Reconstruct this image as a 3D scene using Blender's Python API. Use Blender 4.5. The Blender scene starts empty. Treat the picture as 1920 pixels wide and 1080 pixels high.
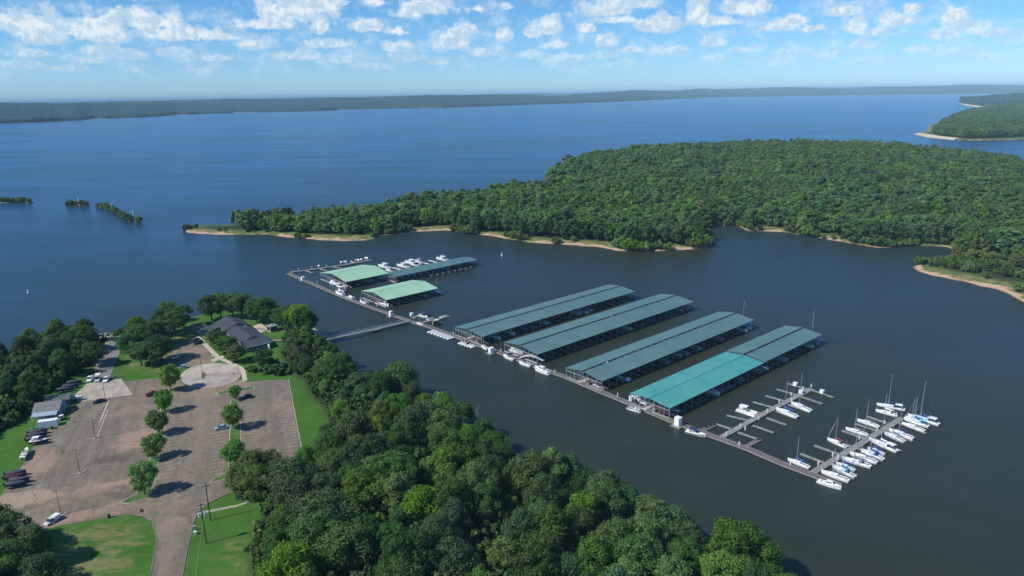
import bpy, bmesh, math, random
import numpy as np
from mathutils import Vector, Matrix

S = bpy.context.scene
C = S.collection
HAZE = 5.0e-5
RNG = random.Random(7)
R_ = math.radians

# ------------------------------------------------------------------ camera
FPX, HY, ROLL, CAMH = 1340.0, 177.0, math.atan(35 / 1920), 125.0
PITCH = math.atan((540 - HY) / FPX)
FW = np.array([0, math.cos(PITCH), -math.sin(PITCH)])
UP = np.array([0, math.sin(PITCH), math.cos(PITCH)])
RT = np.array([1.0, 0, 0])
CR, SR = math.cos(ROLL), math.sin(ROLL)
cam_d = bpy.data.cameras.new('camera')
cam = bpy.data.objects.new('camera', cam_d)
C.objects.link(cam)
cam_d.sensor_width = 36.0
cam_d.lens = FPX / 1920 * 36.0
cam_d.clip_start = 1.0
cam_d.clip_end = 200000.0
cx, cy, cz = CR * RT - SR * UP, SR * RT + CR * UP, -FW
cam.matrix_world = Matrix(((cx[0], cy[0], cz[0], 0), (cx[1], cy[1], cz[1], 0), (cx[2], cy[2], cz[2], CAMH), (0, 0, 0, 1)))
S.camera = cam


def ray(x, y):
    a, b = x - 960.0, 540.0 - y
    return FW * FPX + RT * (a * CR + b * SR) + UP * (-a * SR + b * CR)


def G(x, y, z=0.0):
    """survey: where the sight line through photo point x, y meets the level z"""
    d = ray(x, y)
    t = (z - CAMH) / d[2]
    return np.array([d[0] * t, d[1] * t, z])


# ------------------------------------------------------------------ sun and sky
SUN_AZ, SUN_EL = R_(25), R_(44)          # shadows run towards +x, a little +y
to_sun = Vector((-math.cos(SUN_AZ) * math.cos(SUN_EL), -math.sin(SUN_AZ) * math.cos(SUN_EL), math.sin(SUN_EL)))
sd = bpy.data.lights.new('sun', 'SUN')
sd.energy = 4.95
sd.angle = R_(0.5)
sd.color = (1.0, 0.95, 0.87)
sun = bpy.data.objects.new('sun', sd)
C.objects.link(sun)
sun.rotation_euler = to_sun.to_track_quat('Z', 'Y').to_euler()
sun.location = (-300, -100, 400)

S.view_settings.view_transform = 'Standard'
S.view_settings.look = 'None'
S.view_settings.exposure = 0.0
S.view_settings.gamma = 1.0
S.cycles.use_denoising = True
S.cycles.max_bounces = 6
S.cycles.diffuse_bounces = 2
S.cycles.glossy_bounces = 2
S.cycles.transmission_bounces = 3
S.cycles.transparent_max_bounces = 6
S.cycles.volume_bounces = 0
S.cycles.sample_clamp_indirect = 4.0


class NT:
    """short-hand for writing node trees"""
    def __init__(s, tree):
        s.t = tree
        s.n = tree.nodes
        s.n.clear()

    def new(s, typ, **kw):
        nd = s.n.new(typ)
        for k, v in kw.items():
            setattr(nd, k, v)
        return nd

    def put(s, sock, val):
        if hasattr(val, 'is_output') or isinstance(val, bpy.types.NodeSocket):
            s.t.links.new(val, sock)
        elif val is not None:
            sock.default_value = val

    def math(s, op, a, b=None, c=None, clamp=False):
        nd = s.new('ShaderNodeMath', operation=op, use_clamp=clamp)
        for i, v in enumerate((a, b, c)):
            if v is not None:
                s.put(nd.inputs[i], v)
        return nd.outputs[0]

    def vmath(s, op, a, b=None):
        nd = s.new('ShaderNodeVectorMath', operation=op)
        s.put(nd.inputs[0], a)
        if b is not None:
            s.put(nd.inputs[1], b)
        return nd.outputs['Value'] if op in ('LENGTH', 'DISTANCE', 'DOT_PRODUCT') else nd.outputs[0]

    def noise(s, vec, scale, detail=4.0, rough=0.55, dist=0.0, out='Fac', dim='3D'):
        nd = s.new('ShaderNodeTexNoise', noise_dimensions=dim)
        s.put(nd.inputs['Vector'], vec)
        nd.inputs['Scale'].default_value = scale
        nd.inputs['Detail'].default_value = detail
        nd.inputs['Roughness'].default_value = rough
        nd.inputs['Distortion'].default_value = dist
        return nd.outputs[out]

    def mix(s, fac, a, b, typ='MIX'):
        nd = s.new('ShaderNodeMix', data_type='RGBA', blend_type=typ)
        s.put(nd.inputs[0], fac)
        for k, v in ((6, a), (7, b)):
            if isinstance(v, (tuple, list)) and len(v) == 3:
                v = (*v, 1)
            s.put(nd.inputs[k], v)
        return nd.outputs[2]

    def ramp(s, v, lo, hi, a=0.0, b=1.0, smooth=True):
        nd = s.new('ShaderNodeMapRange', interpolation_type='SMOOTHSTEP' if smooth else 'LINEAR')
        s.put(nd.inputs[0], v)
        for i, q in zip((1, 2, 3, 4), (lo, hi, a, b)):
            nd.inputs[i].default_value = q
        return nd.outputs[0]


world = bpy.data.worlds.new('World')
S.world = world
world.use_nodes = True
W = NT(world.node_tree)
sky = W.new('ShaderNodeTexSky', sky_type='NISHITA')
sky.sun_disc = False
sky.sun_elevation = SUN_EL
sky.sun_rotation = math.atan2(to_sun.x, to_sun.y)
sky.altitude = 100
sky.air_density = 1.0
sky.dust_density = 0.0
sky.ozone_density = 4.0
tc = W.new('ShaderNodeTexCoord')
sep = W.new('ShaderNodeSeparateXYZ')
W.put(sep.inputs[0], tc.outputs['Generated'])
az = W.math('ARCTAN2', sep.outputs[0], sep.outputs[1])
el = W.math('ARCSINE', sep.outputs[2])
cmb = W.new('ShaderNodeCombineXYZ')
W.put(cmb.inputs[0], az)
W.put(cmb.inputs[1], el)
AE = cmb.outputs[0]
CLOUDS = [(60, 48, 50, 26), (18, 45, 32, 15), (84, 66, 44, 18), (190, 42, 42, 24), (150, 55, 38, 17), (208, 62, 30, 17),
          (262, 36, 26, 24), (305, 40, 30, 17), (300, 62, 28, 14), (365, 63, 46, 13), (430, 69, 24, 7), (545, 20, 68, 28),
          (500, 44, 60, 11), (592, 8, 40, 20), (600, 46, 24, 19), (640, 5, 15, 6), (705, 3, 25, 8), (795, 14, 56, 16),
          (768, 24, 34, 10), (895, 16, 22, 9), (950, 12, 12, 6), (852, 74, 40, 24), (878, 56, 22, 14), (948, 66, 18, 13),
          (1022, 50, 32, 20), (998, 62, 24, 13), (1098, 52, 18, 11), (1140, 14, 58, 22), (1152, 36, 46, 9), (1192, 6, 34, 14),
          (1040, 82, 34, 12), (1142, 76, 24, 12), (1240, 47, 44, 17), (1308, 22, 26, 22), (1342, 38, 40, 12), (1392, 14, 44, 16),
          (1462, 48, 38, 11), (1492, 36, 24, 9), (1530, 53, 20, 7), (1600, 50, 28, 14), (1680, 36, 32, 14), (1708, 16, 16, 13),
          (1785, 34, 20, 18), (1772, 62, 28, 13), (1830, 52, 22, 13), (1340, 78, 24, 10), (620, 82, 40, 10), (740, 88, 36, 10),
          (1890, 78, 20, 9), (1480, 96, 30, 8), (180, 96, 36, 9), (60, 100, 34, 8), (1620, 84, 34, 8), (2050, 40, 60, 22), (-120, 45, 60, 24),
          (40, 122, 46, 8), (118, 128, 40, 7), (172, 112, 30, 8), (238, 104, 40, 9), (330, 100, 36, 9), (410, 108, 44, 8), (470, 84, 30, 9), (560, 104, 40, 10), (640, 112, 36, 9), (700, 124, 40, 8),
          (770, 108, 34, 9), (830, 116, 30, 8), (905, 98, 30, 9), (985, 104, 36, 9), (1060, 108, 34, 9), (1130, 104, 30, 8), (1190, 92, 30, 9), (1262, 96, 30, 8), (1330, 108, 36, 8), (1400, 92, 30, 8), (1450, 118, 40, 7),
          (1550, 104, 36, 8), (1640, 112, 40, 8), (1715, 92, 30, 9), (1800, 96, 36, 9), (1860, 104, 40, 8), (690, 48, 30, 12), (742, 56, 24, 10), (1580, 22, 24, 8), (1640, 60, 22, 9), (1870, 62, 22, 8)]
fld = None
for (px, py, rx, ry) in CLOUDS:
    d = ray(px, py)
    d = d / np.linalg.norm(d)
    a0, e0 = math.atan2(d[0], d[1]), math.asin(d[2]) - 0.2 * ry / FPX
    v = W.vmath('SUBTRACT', AE, (a0, e0, 0))
    v = W.vmath('MULTIPLY', v, (FPX / rx, FPX / ry * 0.8, 0))
    v = W.vmath('MAXIMUM', v, W.vmath('MULTIPLY', v, (-1, -1.9, 0)))      # flat bases, tall heads
    ln = W.vmath('LENGTH', v)
    fld = ln if fld is None else W.math('SMOOTH_MIN', fld, ln, 0.22)


def billow(vec):
    vo = W.new('ShaderNodeTexVoronoi', voronoi_dimensions='2D', feature='SMOOTH_F1', normalize=True)
    W.put(vo.inputs['Vector'], vec)
    vo.inputs['Scale'].default_value = 95
    vo.inputs['Detail'].default_value = 2
    vo.inputs['Roughness'].default_value = 0.55
    vo.inputs['Smoothness'].default_value = 0.6
    n = W.noise(vec, 38, 6, 0.6, 0.2, dim='2D')
    return W.math('ADD', W.math('MULTIPLY', W.math('SUBTRACT', n, 0.5), 2.2), W.math('MULTIPLY', W.math('SUBTRACT', 0.42, vo.outputs['Distance']), 1.3))


b0 = billow(AE)
b1 = billow(W.vmath('ADD', AE, (0.0045, -0.0075, 0)))
body = W.math('ADD', W.math('SUBTRACT', 1.0, fld), b0)
dens = W.ramp(body, -0.05, 0.62)
n2 = W.noise(W.vmath('MULTIPLY', AE, (1, 1.9, 1)), 24, 6, 0.62, 0.2, dim='2D')
veil_band = W.math('MULTIPLY', W.ramp(el, 0.012, 0.05), W.ramp(el, 0.20, 0.09))
veil = W.math('MULTIPLY', W.ramp(W.math('ADD', n2, W.math('MULTIPLY', b0, 0.10)), 0.44, 0.80), veil_band)
alpha = W.math('MAXIMUM', W.math('MULTIPLY', dens, W.ramp(el, 0.020, 0.085, 0.22, 0.88)), W.math('MULTIPLY', veil, 0.55))
lit = W.ramp(W.math('SUBTRACT', b1, b0), -0.30, 0.30)
ccol = W.mix(lit, (4.6, 5.9, 7.0), (7.3, 7.8, 8.0))
SKYTINT = (0.55, 0.86, 1.12, 1)
low = W.mix(W.ramp(el, 0.0, 0.13), (0.52, 0.80, 1.22), (0.41, 0.75, 1.05))
tint = W.mix(W.ramp(el, 0.13, 0.5), low, SKYTINT)
skyc = W.mix(1.0, sky.outputs[0], tint, 'MULTIPLY')
final = W.mix(alpha, skyc, ccol)
bg = W.new('ShaderNodeBackground')
W.put(bg.inputs[0], final)
bg.inputs[1].default_value = 0.122
wo = W.new('ShaderNodeOutputWorld')
W.put(wo.inputs[0], bg.outputs[0])

# ------------------------------------------------------------------ materials
MATS = {}


def mat(name, col, rough=0.6, var=0.0, vscale=1.0, metal=0.0, spec=0.5, bump=0.0, bscale=8.0, coord='Object', stretch=None):
    """a surface with two octaves of tone variation"""
    if name in MATS:
        return MATS[name]
    m = bpy.data.materials.new(name)
    m.use_nodes = True
    t = NT(m.node_tree)
    p = t.new('ShaderNodeBsdfPrincipled')
    o = t.new('ShaderNodeOutputMaterial')
    t.put(o.inputs[0], p.outputs[0])
    c = t.new('ShaderNodeTexCoord').outputs[coord]
    if stretch:
        c = t.vmath('MULTIPLY', c, stretch)
    col = tuple(col)
    if var > 0:
        n = t.noise(c, vscale, 5, 0.6)
        fac = t.ramp(n, 0.3, 0.7)
        t.put(p.inputs['Base Color'], t.mix(fac, tuple(k * (1 - var) for k in col), tuple(min(1, k * (1 + var)) for k in col)))
    else:
        p.inputs['Base Color'].default_value = (*col, 1)
    p.inputs['Roughness'].default_value = rough
    p.inputs['Metallic'].default_value = metal
    p.inputs['Specular IOR Level'].default_value = spec
    if bump > 0:
        b = t.new('ShaderNodeBump')
        b.inputs['Strength'].default_value = bump
        b.inputs['Distance'].default_value = 0.05
        t.put(b.inputs['Height'], t.noise(c, bscale, 3))
        t.put(p.inputs['Normal'], b.outputs[0])
    MATS[name] = m
    return m


def leaf_mat(name, col, hue=0.02, spread=0.32, trans=0.35, vlo=0.72, vhi=1.32):
    m = bpy.data.materials.new(name)
    m.use_nodes = True
    t = NT(m.node_tree)
    p = t.new('ShaderNodeBsdfPrincipled')
    o = t.new('ShaderNodeOutputMaterial')
    tcn = t.new('ShaderNodeTexCoord')
    oi = t.new('ShaderNodeObjectInfo')
    n = t.noise(t.vmath('ADD', tcn.outputs['Object'], oi.outputs['Location']), 0.8, 4, 0.7)
    f = t.ramp(n, 0.28, 0.72)
    yel = (col[0] * 1.55, col[1] * 1.2, col[2] * 0.9)
    dk = tuple(k * (1 - spread) for k in col)
    c1 = t.mix(f, dk, tuple(k * (1 + spread) for k in col))
    hs = t.new('ShaderNodeHueSaturation')
    rnd = oi.outputs['Random']
    t.put(hs.inputs['Hue'], t.ramp(rnd, 0, 1, 0.5 - hue, 0.5 + hue, smooth=False))
    r2 = t.math('FRACT', t.math('MULTIPLY', rnd, 7.31))
    r3 = t.math('FRACT', t.math('MULTIPLY', rnd, 17.77))
    t.put(hs.inputs['Value'], t.ramp(r2, 0, 1, vlo, vhi, smooth=False))
    t.put(hs.inputs['Saturation'], t.ramp(r3, 0, 1, 0.75, 1.08, smooth=False))
    t.put(hs.inputs['Color'], c1)
    t.put(p.inputs['Base Color'], hs.outputs[0])
    p.inputs['Roughness'].default_value = 0.6
    p.inputs['Specular IOR Level'].default_value = 0.25
    tr = t.new('ShaderNodeBsdfTranslucent')
    t.put(tr.inputs[0], t.mix(1.0, hs.outputs[0], (1.25, 1.3, 0.6), 'MULTIPLY'))
    mx = t.new('ShaderNodeMixShader')
    mx.inputs[0].default_value = trans
    t.put(mx.inputs[1], p.outputs[0])
    t.put(mx.inputs[2], tr.outputs[0])
    t.put(o.inputs[0], mx.outputs[0])
    MATS[name] = m
    return m


LEAF = [leaf_mat('leaf_mid', (0.070, 0.145, 0.025)), leaf_mat('leaf_dark', (0.047, 0.110, 0.024)),
        leaf_mat('leaf_bright', (0.107, 0.209, 0.022)), leaf_mat('leaf_olive', (0.092, 0.148, 0.034)),
        leaf_mat('leaf_yellow', (0.135, 0.165, 0.036)), leaf_mat('leaf_bluegreen', (0.056, 0.138, 0.043))]
LEAF_PARK = leaf_mat('leaf_park', (0.100, 0.225, 0.030))
LEAF_BUSH = leaf_mat('leaf_shore_bush', (0.113, 0.184, 0.029))
LEAF_PINE = leaf_mat('needle_pine', (0.047, 0.100, 0.029), trans=0.1)
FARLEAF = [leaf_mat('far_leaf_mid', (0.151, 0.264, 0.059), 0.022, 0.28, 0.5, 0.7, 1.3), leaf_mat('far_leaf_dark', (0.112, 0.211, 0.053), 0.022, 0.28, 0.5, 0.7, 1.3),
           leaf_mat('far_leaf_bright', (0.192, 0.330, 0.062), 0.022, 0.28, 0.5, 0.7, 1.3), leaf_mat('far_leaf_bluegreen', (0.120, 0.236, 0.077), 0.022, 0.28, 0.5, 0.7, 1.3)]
BARK = mat('bark', (0.10, 0.085, 0.07), 0.9, 0.3, 2.0)

WHITE = mat('white_gelcoat', (0.80, 0.80, 0.79), 0.25, 0.04, 0.8)
WHITE_B = mat('white_hull_bluish', (0.60, 0.67, 0.72), 0.3, 0.04, 0.8)
CREAM = mat('cream_deck', (0.70, 0.69, 0.64), 0.5, 0.06, 1.2)
NAVY = mat('navy_canvas', (0.012, 0.022, 0.085), 0.8, 0.2, 1.0)
BLUE = mat('blue_canvas', (0.015, 0.08, 0.30), 0.8, 0.2, 1.0)
TEALC = mat('teal_canvas', (0.02, 0.20, 0.30), 0.8, 0.2, 1.0)
REDC = mat('red_canvas', (0.25, 0.02, 0.03), 0.8, 0.2, 1.0)
AQUA = mat('aqua_canvas', (0.30, 0.62, 0.72), 0.8, 0.1, 1.0)
BLACKC = mat('black_canvas', (0.012, 0.012, 0.016), 0.7, 0.2, 1.0)
GREYC = mat('grey_canvas', (0.22, 0.24, 0.27), 0.8, 0.15, 1.0)
ALU = mat('aluminium', (0.62, 0.64, 0.66), 0.35, 0.08, 1.0, metal=0.7)
STEEL = mat('galvanised_steel', (0.50, 0.53, 0.56), 0.5, 0.12, 2.0, metal=0.2)
GLASS = mat('dark_glass', (0.015, 0.02, 0.03), 0.06, 0, 1)
TYRE = mat('tyre_rubber', (0.015, 0.015, 0.016), 0.85, 0.2, 3.0)
SEAT = mat('vinyl_seat', (0.62, 0.58, 0.52), 0.6, 0.1, 2.0)
DECKW = mat('weathered_deck', (0.140, 0.124, 0.116), 0.85, 0.28, 1.4)
DECKG = mat('grey_dock_boards', (0.225, 0.225, 0.21), 0.85, 0.25, 0.9)
FLOAT = mat('dock_float', (0.10, 0.10, 0.105), 0.8, 0.3, 1.0)
PALEWOOD = mat('pale_wood', (0.55, 0.49, 0.40), 0.8, 0.12, 1.5)
PVC = mat('white_painted', (0.75, 0.76, 0.77), 0.5, 0.05, 1.0)
BLACKP = mat('black_plastic', (0.02, 0.02, 0.025), 0.4, 0.1, 1.0)


def roof_mat(name, col, rough=0.45, fade=0.12):
    """standing-seam sheet: panel to panel tone, streaks down the slope, seams as relief"""
    m = bpy.data.materials.new(name)
    m.use_nodes = True
    t = NT(m.node_tree)
    p = t.new('ShaderNodeBsdfPrincipled')
    o = t.new('ShaderNodeOutputMaterial')
    t.put(o.inputs[0], p.outputs[0])
    c = t.new('ShaderNodeTexCoord').outputs['Object']
    n = t.noise(t.vmath('MULTIPLY', c, (1.0, 0.06, 0.06)), 0.9, 3, 0.6)
    n2 = t.noise(c, 0.07, 4, 0.6)
    f = t.ramp(t.math('ADD', t.math('MULTIPLY', n, 0.55), t.math('MULTIPLY', n2, 0.45)), 0.32, 0.68)
    grey = sum(col) / 3
    pale = tuple((k * 0.75 + grey * 0.25) * (1 + fade) for k in col)
    body = t.mix(f, tuple(k * (1 - fade) for k in col), pale)
    wn = t.new('ShaderNodeTexWhiteNoise', noise_dimensions='3D')
    t.put(wn.inputs['Vector'], t.vmath('FLOOR', t.vmath('ADD', t.vmath('MULTIPLY', c, (0.31, 0.16, 0.0)), (0.5, 0.37, 0.0))))
    hs = t.new('ShaderNodeHueSaturation')
    t.put(hs.inputs['Value'], t.ramp(wn.outputs[0], 0, 1, 0.94, 1.06, smooth=False))
    t.put(hs.inputs['Color'], body)
    streak = t.noise(t.vmath('MULTIPLY', c, (2.6, 0.10, 0.1)), 1.0, 4, 0.7)
    body = t.mix(t.math('MULTIPLY', t.ramp(streak, 0.56, 0.78), 0.30), hs.outputs[0], tuple(0.45 * k + 0.02 for k in col))
    body = t.mix(t.math('MULTIPLY', t.ramp(t.noise(c, 0.35, 6, 0.75), 0.62, 0.74), 0.55), body, (0.20, 0.13, 0.09))
    t.put(p.inputs['Base Color'], body)
    p.inputs['Roughness'].default_value = rough
    p.inputs['Specular IOR Level'].default_value = 0.4
    w = t.new('ShaderNodeTexWave', wave_type='BANDS', bands_direction='X', wave_profile='SAW')
    t.put(w.inputs['Vector'], c)
    w.inputs['Scale'].default_value = 0.5
    b = t.new('ShaderNodeBump')
    b.inputs['Strength'].default_value = 0.04
    b.inputs['Distance'].default_value = 0.04
    t.put(b.inputs['Height'], w.outputs[1])
    t.put(p.inputs['Normal'], b.outputs[0])
    return m


ROOF_TEAL = roof_mat('faded_teal_metal', (0.084, 0.180, 0.170))
ROOF_BRIGHT = roof_mat('bright_teal_metal', (0.046, 0.310, 0.270))
ROOF_MINT = roof_mat('mint_green_metal', (0.285, 0.530, 0.330), 0.55, 0.06)
SHINGLE = mat('charcoal_shingle', (0.042, 0.048, 0.064), 0.9, 0.2, 1.2, bump=0.3)

# ------------------------------------------------------------------ mesh helpers


class MB:
    def __init__(s):
        s.v, s.f, s.m = [], [], []

    def add(s, vs, fs, mi=0):
        k = len(s.v)
        s.v.extend([tuple(float(c) for c in q) for q in vs])
        for f in fs:
            s.f.append([k + i for i in f])
            s.m.append(mi)
        return s

    def box(s, x0, x1, y0, y1, z0, z1, mi=0):
        vs = [(x, y, z) for z in (z0, z1) for y in (y0, y1) for x in (x0, x1)]
        return s.add(vs, [(0, 2, 3, 1), (4, 5, 7, 6), (0, 1, 5, 4), (2, 6, 7, 3), (0, 4, 6, 2), (1, 3, 7, 5)], mi)

    def bar(s, p, q, w, h=None, mi=0):
        """a straight beam of section w x h"""
        p, q = Vector(p), Vector(q)
        h = h or w
        d = (q - p).normalized()
        a = d.cross(Vector((0, 0, 1)))
        if a.length < 1e-4:
            a = Vector((1, 0, 0))
        a.normalize()
        b = a.cross(d)
        vs = []
        for c in (p, q):
            for (i, j) in ((-1, -1), (1, -1), (1, 1), (-1, 1)):
                vs.append(c + a * (i * w / 2) + b * (j * h / 2))
        return s.add(vs, [(0, 1, 2, 3), (7, 6, 5, 4), (0, 4, 5, 1), (1, 5, 6, 2), (2, 6, 7, 3), (3, 7, 4, 0)], mi)

    def tube(s, pts, rad, n=6, mi=0, cap=True):
        rings = []
        for i, p in enumerate(pts):
            p = Vector(p)
            d = (Vector(pts[min(i + 1, len(pts) - 1)]) - Vector(pts[max(i - 1, 0)])).normalized()
            a = d.cross(Vector((0, 1, 0)) if abs(d.y) < 0.9 else Vector((1, 0, 0))).normalized()
            b = d.cross(a)
            r = rad[i] if isinstance(rad, (list, tuple)) else rad
            rings.append([p + (a * math.cos(2 * math.pi * k / n) + b * math.sin(2 * math.pi * k / n)) * r for k in range(n)])
        return s.loft(rings, True, cap, mi)

    def loft(s, rings, closed=True, cap=True, mi=0):
        n = len(rings[0])
        vs = [q for r in rings for q in r]
        fs = []
        for i in range(len(rings) - 1):
            for k in range(n if closed else n - 1):
                a, b = i * n + k, i * n + (k + 1) % n
                fs.append((a, b, b + n, a + n))
        if cap:
            fs.append(tuple(range(n))[::-1])
            fs.append(tuple((len(rings) - 1) * n + k for k in range(n)))
        return s.add(vs, fs, mi)

    def prism(s, poly, z0, z1, mi=0):
        n = len(poly)
        ar = sum(poly[i][0] * poly[(i + 1) % n][1] - poly[(i + 1) % n][0] * poly[i][1] for i in range(n))
        if ar < 0:
            poly = poly[::-1]
        vs = [(p[0], p[1], z0) for p in poly] + [(p[0], p[1], z1) for p in poly]
        fs = [tuple(range(n))[::-1], tuple(range(n, 2 * n))]
        for i in range(n):
            j = (i + 1) % n
            fs.append((i, j, n + j, n + i))
        return s.add(vs, fs, mi)

    def sheet(s, poly, z, mi=0):
        n = len(poly)
        ar = sum(poly[i][0] * poly[(i + 1) % n][1] - poly[(i + 1) % n][0] * poly[i][1] for i in range(n))
        if ar < 0:
            poly = poly[::-1]
        return s.add([(p[0], p[1], z) for p in poly], [tuple(range(n))], mi)

    def strip(s, pts, w, z0, z1, mi=0):
        """a mitred plank run along a polyline"""
        L, Rr = offset(pts, w / 2), offset(pts, -w / 2)
        n = len(pts)
        vs = []
        for i in range(n):
            vs += [(L[i][0], L[i][1], z0), (Rr[i][0], Rr[i][1], z0), (Rr[i][0], Rr[i][1], z1), (L[i][0], L[i][1], z1)]
        fs = [(0, 1, 2, 3), tuple(4 * (n - 1) + k for k in (3, 2, 1, 0))]
        for i in range(n - 1):
            a, b = 4 * i, 4 * i + 4
            for k in range(4):
                j = (k + 1) % 4
                fs.append((a + j, a + k, b + k, b + j))
        return s.add(vs, fs, mi)

    def mesh(s, name, mats, smooth=False):
        me = bpy.data.meshes.new(name)
        me.from_pydata(s.v, [], s.f)
        for m in (mats if isinstance(mats, (list, tuple)) else [mats]):
            me.materials.append(m)
        if any(s.m):
            me.polygons.foreach_set('material_index', s.m)
        if smooth:
            me.polygons.foreach_set('use_smooth', [True] * len(s.f))
        me.update()
        return me

    def build(s, name, mats, parent=None, loc=(0, 0, 0), rz=0.0, smooth=False):
        return link(name, s.mesh(name, mats, smooth), parent, loc, rz)


def offset(pts, d):
    out = []
    n = len(pts)
    P = [Vector((p[0], p[1])) for p in pts]
    for i in range(n):
        a = (P[i] - P[i - 1]).normalized() if i > 0 else None
        b = (P[i + 1] - P[i]).normalized() if i < n - 1 else None
        a = a or b
        b = b or a
        na, nb = Vector((-a.y, a.x)), Vector((-b.y, b.x))
        m = (na + nb).normalized()
        out.append(P[i] + m * (d / max(0.3, m.dot(na))))
    return out


def link(name, data, parent=None, loc=(0, 0, 0), rz=0.0):
    o = bpy.data.objects.new(name, data)
    C.objects.link(o)
    o.location = loc
    o.rotation_euler = (0, 0, rz)
    if parent is not None:
        o.parent = parent
    return o


def tag(o, label=None, cat=None, group=None, kind=None):
    if label:
        o['label'] = label
    if cat:
        o['category'] = cat
    if group:
        o['group'] = group
    if kind:
        o['kind'] = kind
    return o


def empty(name, loc, rz=0.0, label=None, cat=None, group=None):
    return tag(link(name, None, None, tuple(loc), rz), label, cat, group)


def copy_tree(o, loc=None, rz=None, scale=None, label=None, group=None, parent=None):
    c = o.copy()
    C.objects.link(c)
    c.parent = parent
    if loc is not None:
        c.location = loc
    if rz is not None:
        c.rotation_euler = (0, 0, rz)
    if scale is not None:
        c.scale = scale if isinstance(scale, (tuple, list)) else (scale,) * 3
    if label:
        c['label'] = label
    if group:
        c['group'] = group
    for ch in o.children:
        copy_tree(ch, parent=c)
    return c


def inside(poly, x, y):
    """vectorised point in polygon"""
    x, y = np.asarray(x, float), np.asarray(y, float)
    r = np.zeros(x.shape, bool)
    n = len(poly)
    for i in range(n):
        x0, y0 = poly[i][0], poly[i][1]
        x1, y1 = poly[(i + 1) % n][0], poly[(i + 1) % n][1]
        if y0 == y1:
            continue
        c = ((y0 > y) != (y1 > y)) & (x < (x1 - x0) * (y - y0) / (y1 - y0) + x0)
        r ^= c
    return r


def edge_dist(poly, x, y, closed=True):
    x, y = np.asarray(x, float), np.asarray(y, float)
    d = np.full(x.shape, 1e9)
    n = len(poly)
    for i in range(n if closed else n - 1):
        ax, ay = poly[i][0], poly[i][1]
        bx, by = poly[(i + 1) % n][0], poly[(i + 1) % n][1]
        vx, vy = bx - ax, by - ay
        t = np.clip(((x - ax) * vx + (y - ay) * vy) / max(1e-9, vx * vx + vy * vy), 0, 1)
        d = np.minimum(d, np.hypot(x - ax - t * vx, y - ay - t * vy))
    return d


def sstep(t):
    t = np.clip(t, 0, 1)
    return t * t * (3 - 2 * t)


def vnoise(x, y, s, seed=0):
    """cheap smooth value noise for terrain"""
    x, y = np.asarray(x, float) / s, np.asarray(y, float) / s
    xi, yi = np.floor(x).astype(np.int64), np.floor(y).astype(np.int64)
    fx, fy = sstep(x - xi), sstep(y - yi)

    def h(a, b):
        k = (a * 374761393 + b * 668265263 + seed * 974634777) & 0x7fffffff
        k = ((k ^ (k >> 13)) * 1274126177) & 0x7fffffff
        return ((k ^ (k >> 16)) & 0xffff) / 65535.0
    return (h(xi, yi) * (1 - fx) * (1 - fy) + h(xi + 1, yi) * fx * (1 - fy) + h(xi, yi + 1) * (1 - fx) * fy + h(xi + 1, yi + 1) * fx * fy)
g2 = lambda x, y, z=0: tuple(G(x, y, z)[:2])
# ------------------------------------------------------------------ water
def water_mat():
    m = bpy.data.materials.new('lake_water')
    m.use_nodes = True
    t = NT(m.node_tree)
    o = t.new('ShaderNodeOutputMaterial')
    g = t.new('ShaderNodeNewGeometry').outputs['Position']
    big = t.noise(t.vmath('MULTIPLY', g, (1.0, 1.8, 1.0)), 0.0016, 5, 0.6, 0.8)
    mid = t.noise(t.vmath('MULTIPLY', g, (1.0, 1.7, 1.0)), 0.02, 4, 0.6)
    w1 = t.noise(t.vmath('MULTIPLY', g, (0.75, 1.0, 1.0)), 0.55, 4, 0.6, 0.3)
    w2 = t.noise(g, 2.6, 2, 0.5)
    h = t.math('ADD', t.math('MULTIPLY', w1, 0.7), t.math('MULTIPLY', w2, 0.3))
    b = t.new('ShaderNodeBump')
    t.put(b.inputs['Strength'], t.ramp(big, 0.3, 0.7, 0.42, 0.58))
    b.inputs['Distance'].default_value = 0.6
    t.put(b.inputs['Height'], h)
    # silty body under a rippled surface
    df = t.new('ShaderNodeBsdfDiffuse')
    cove = t.math('ADD', t.vmath('LENGTH', t.vmath('SUBTRACT', g, (60, 280, 0))), t.math('MULTIPLY', t.math('SUBTRACT', t.noise(g, 0.006, 3), 0.5), 220))
    open_ = t.ramp(cove, 180, 620)
    silt = t.mix(t.ramp(mid, 0.3, 0.7), (0.0240, 0.0310, 0.0180), (0.0290, 0.0360, 0.0210))
    clear = t.mix(t.ramp(mid, 0.3, 0.7), (0.0200, 0.0410, 0.0540), (0.0235, 0.0470, 0.0610))
    t.put(df.inputs[0], t.mix(open_, silt, clear))
    gl = t.new('ShaderNodeBsdfGlossy')
    gl.inputs[0].default_value = (0.48, 0.76, 1.0, 1)
    t.put(gl.inputs['Roughness'], t.ramp(big, 0.3, 0.7, 0.14, 0.24))
    t.put(gl.inputs['Normal'], b.outputs[0])
    fr = t.new('ShaderNodeFresnel')
    fr.inputs['IOR'].default_value = 1.33
    t.put(fr.inputs['Normal'], b.outputs[0])
    mx = t.new('ShaderNodeMixShader')
    t.put(mx.inputs[0], t.math('MULTIPLY', t.math('MULTIPLY', fr.outputs[0], t.math('MULTIPLY', t.ramp(big, 0.32, 0.68, 0.86, 1.14), t.ramp(t.noise(t.vmath('MULTIPLY', g, (0.35, 1.5, 1.0)), 0.009, 5, 0.65, 0.6), 0.32, 0.68, 0.88, 1.12))), t.ramp(open_, 0, 1, 0.70, 0.72)))
    t.put(mx.inputs[1], df.outputs[0])
    t.put(mx.inputs[2], gl.outputs[0])
    t.put(o.inputs[0], mx.outputs[0])
    return m


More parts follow.
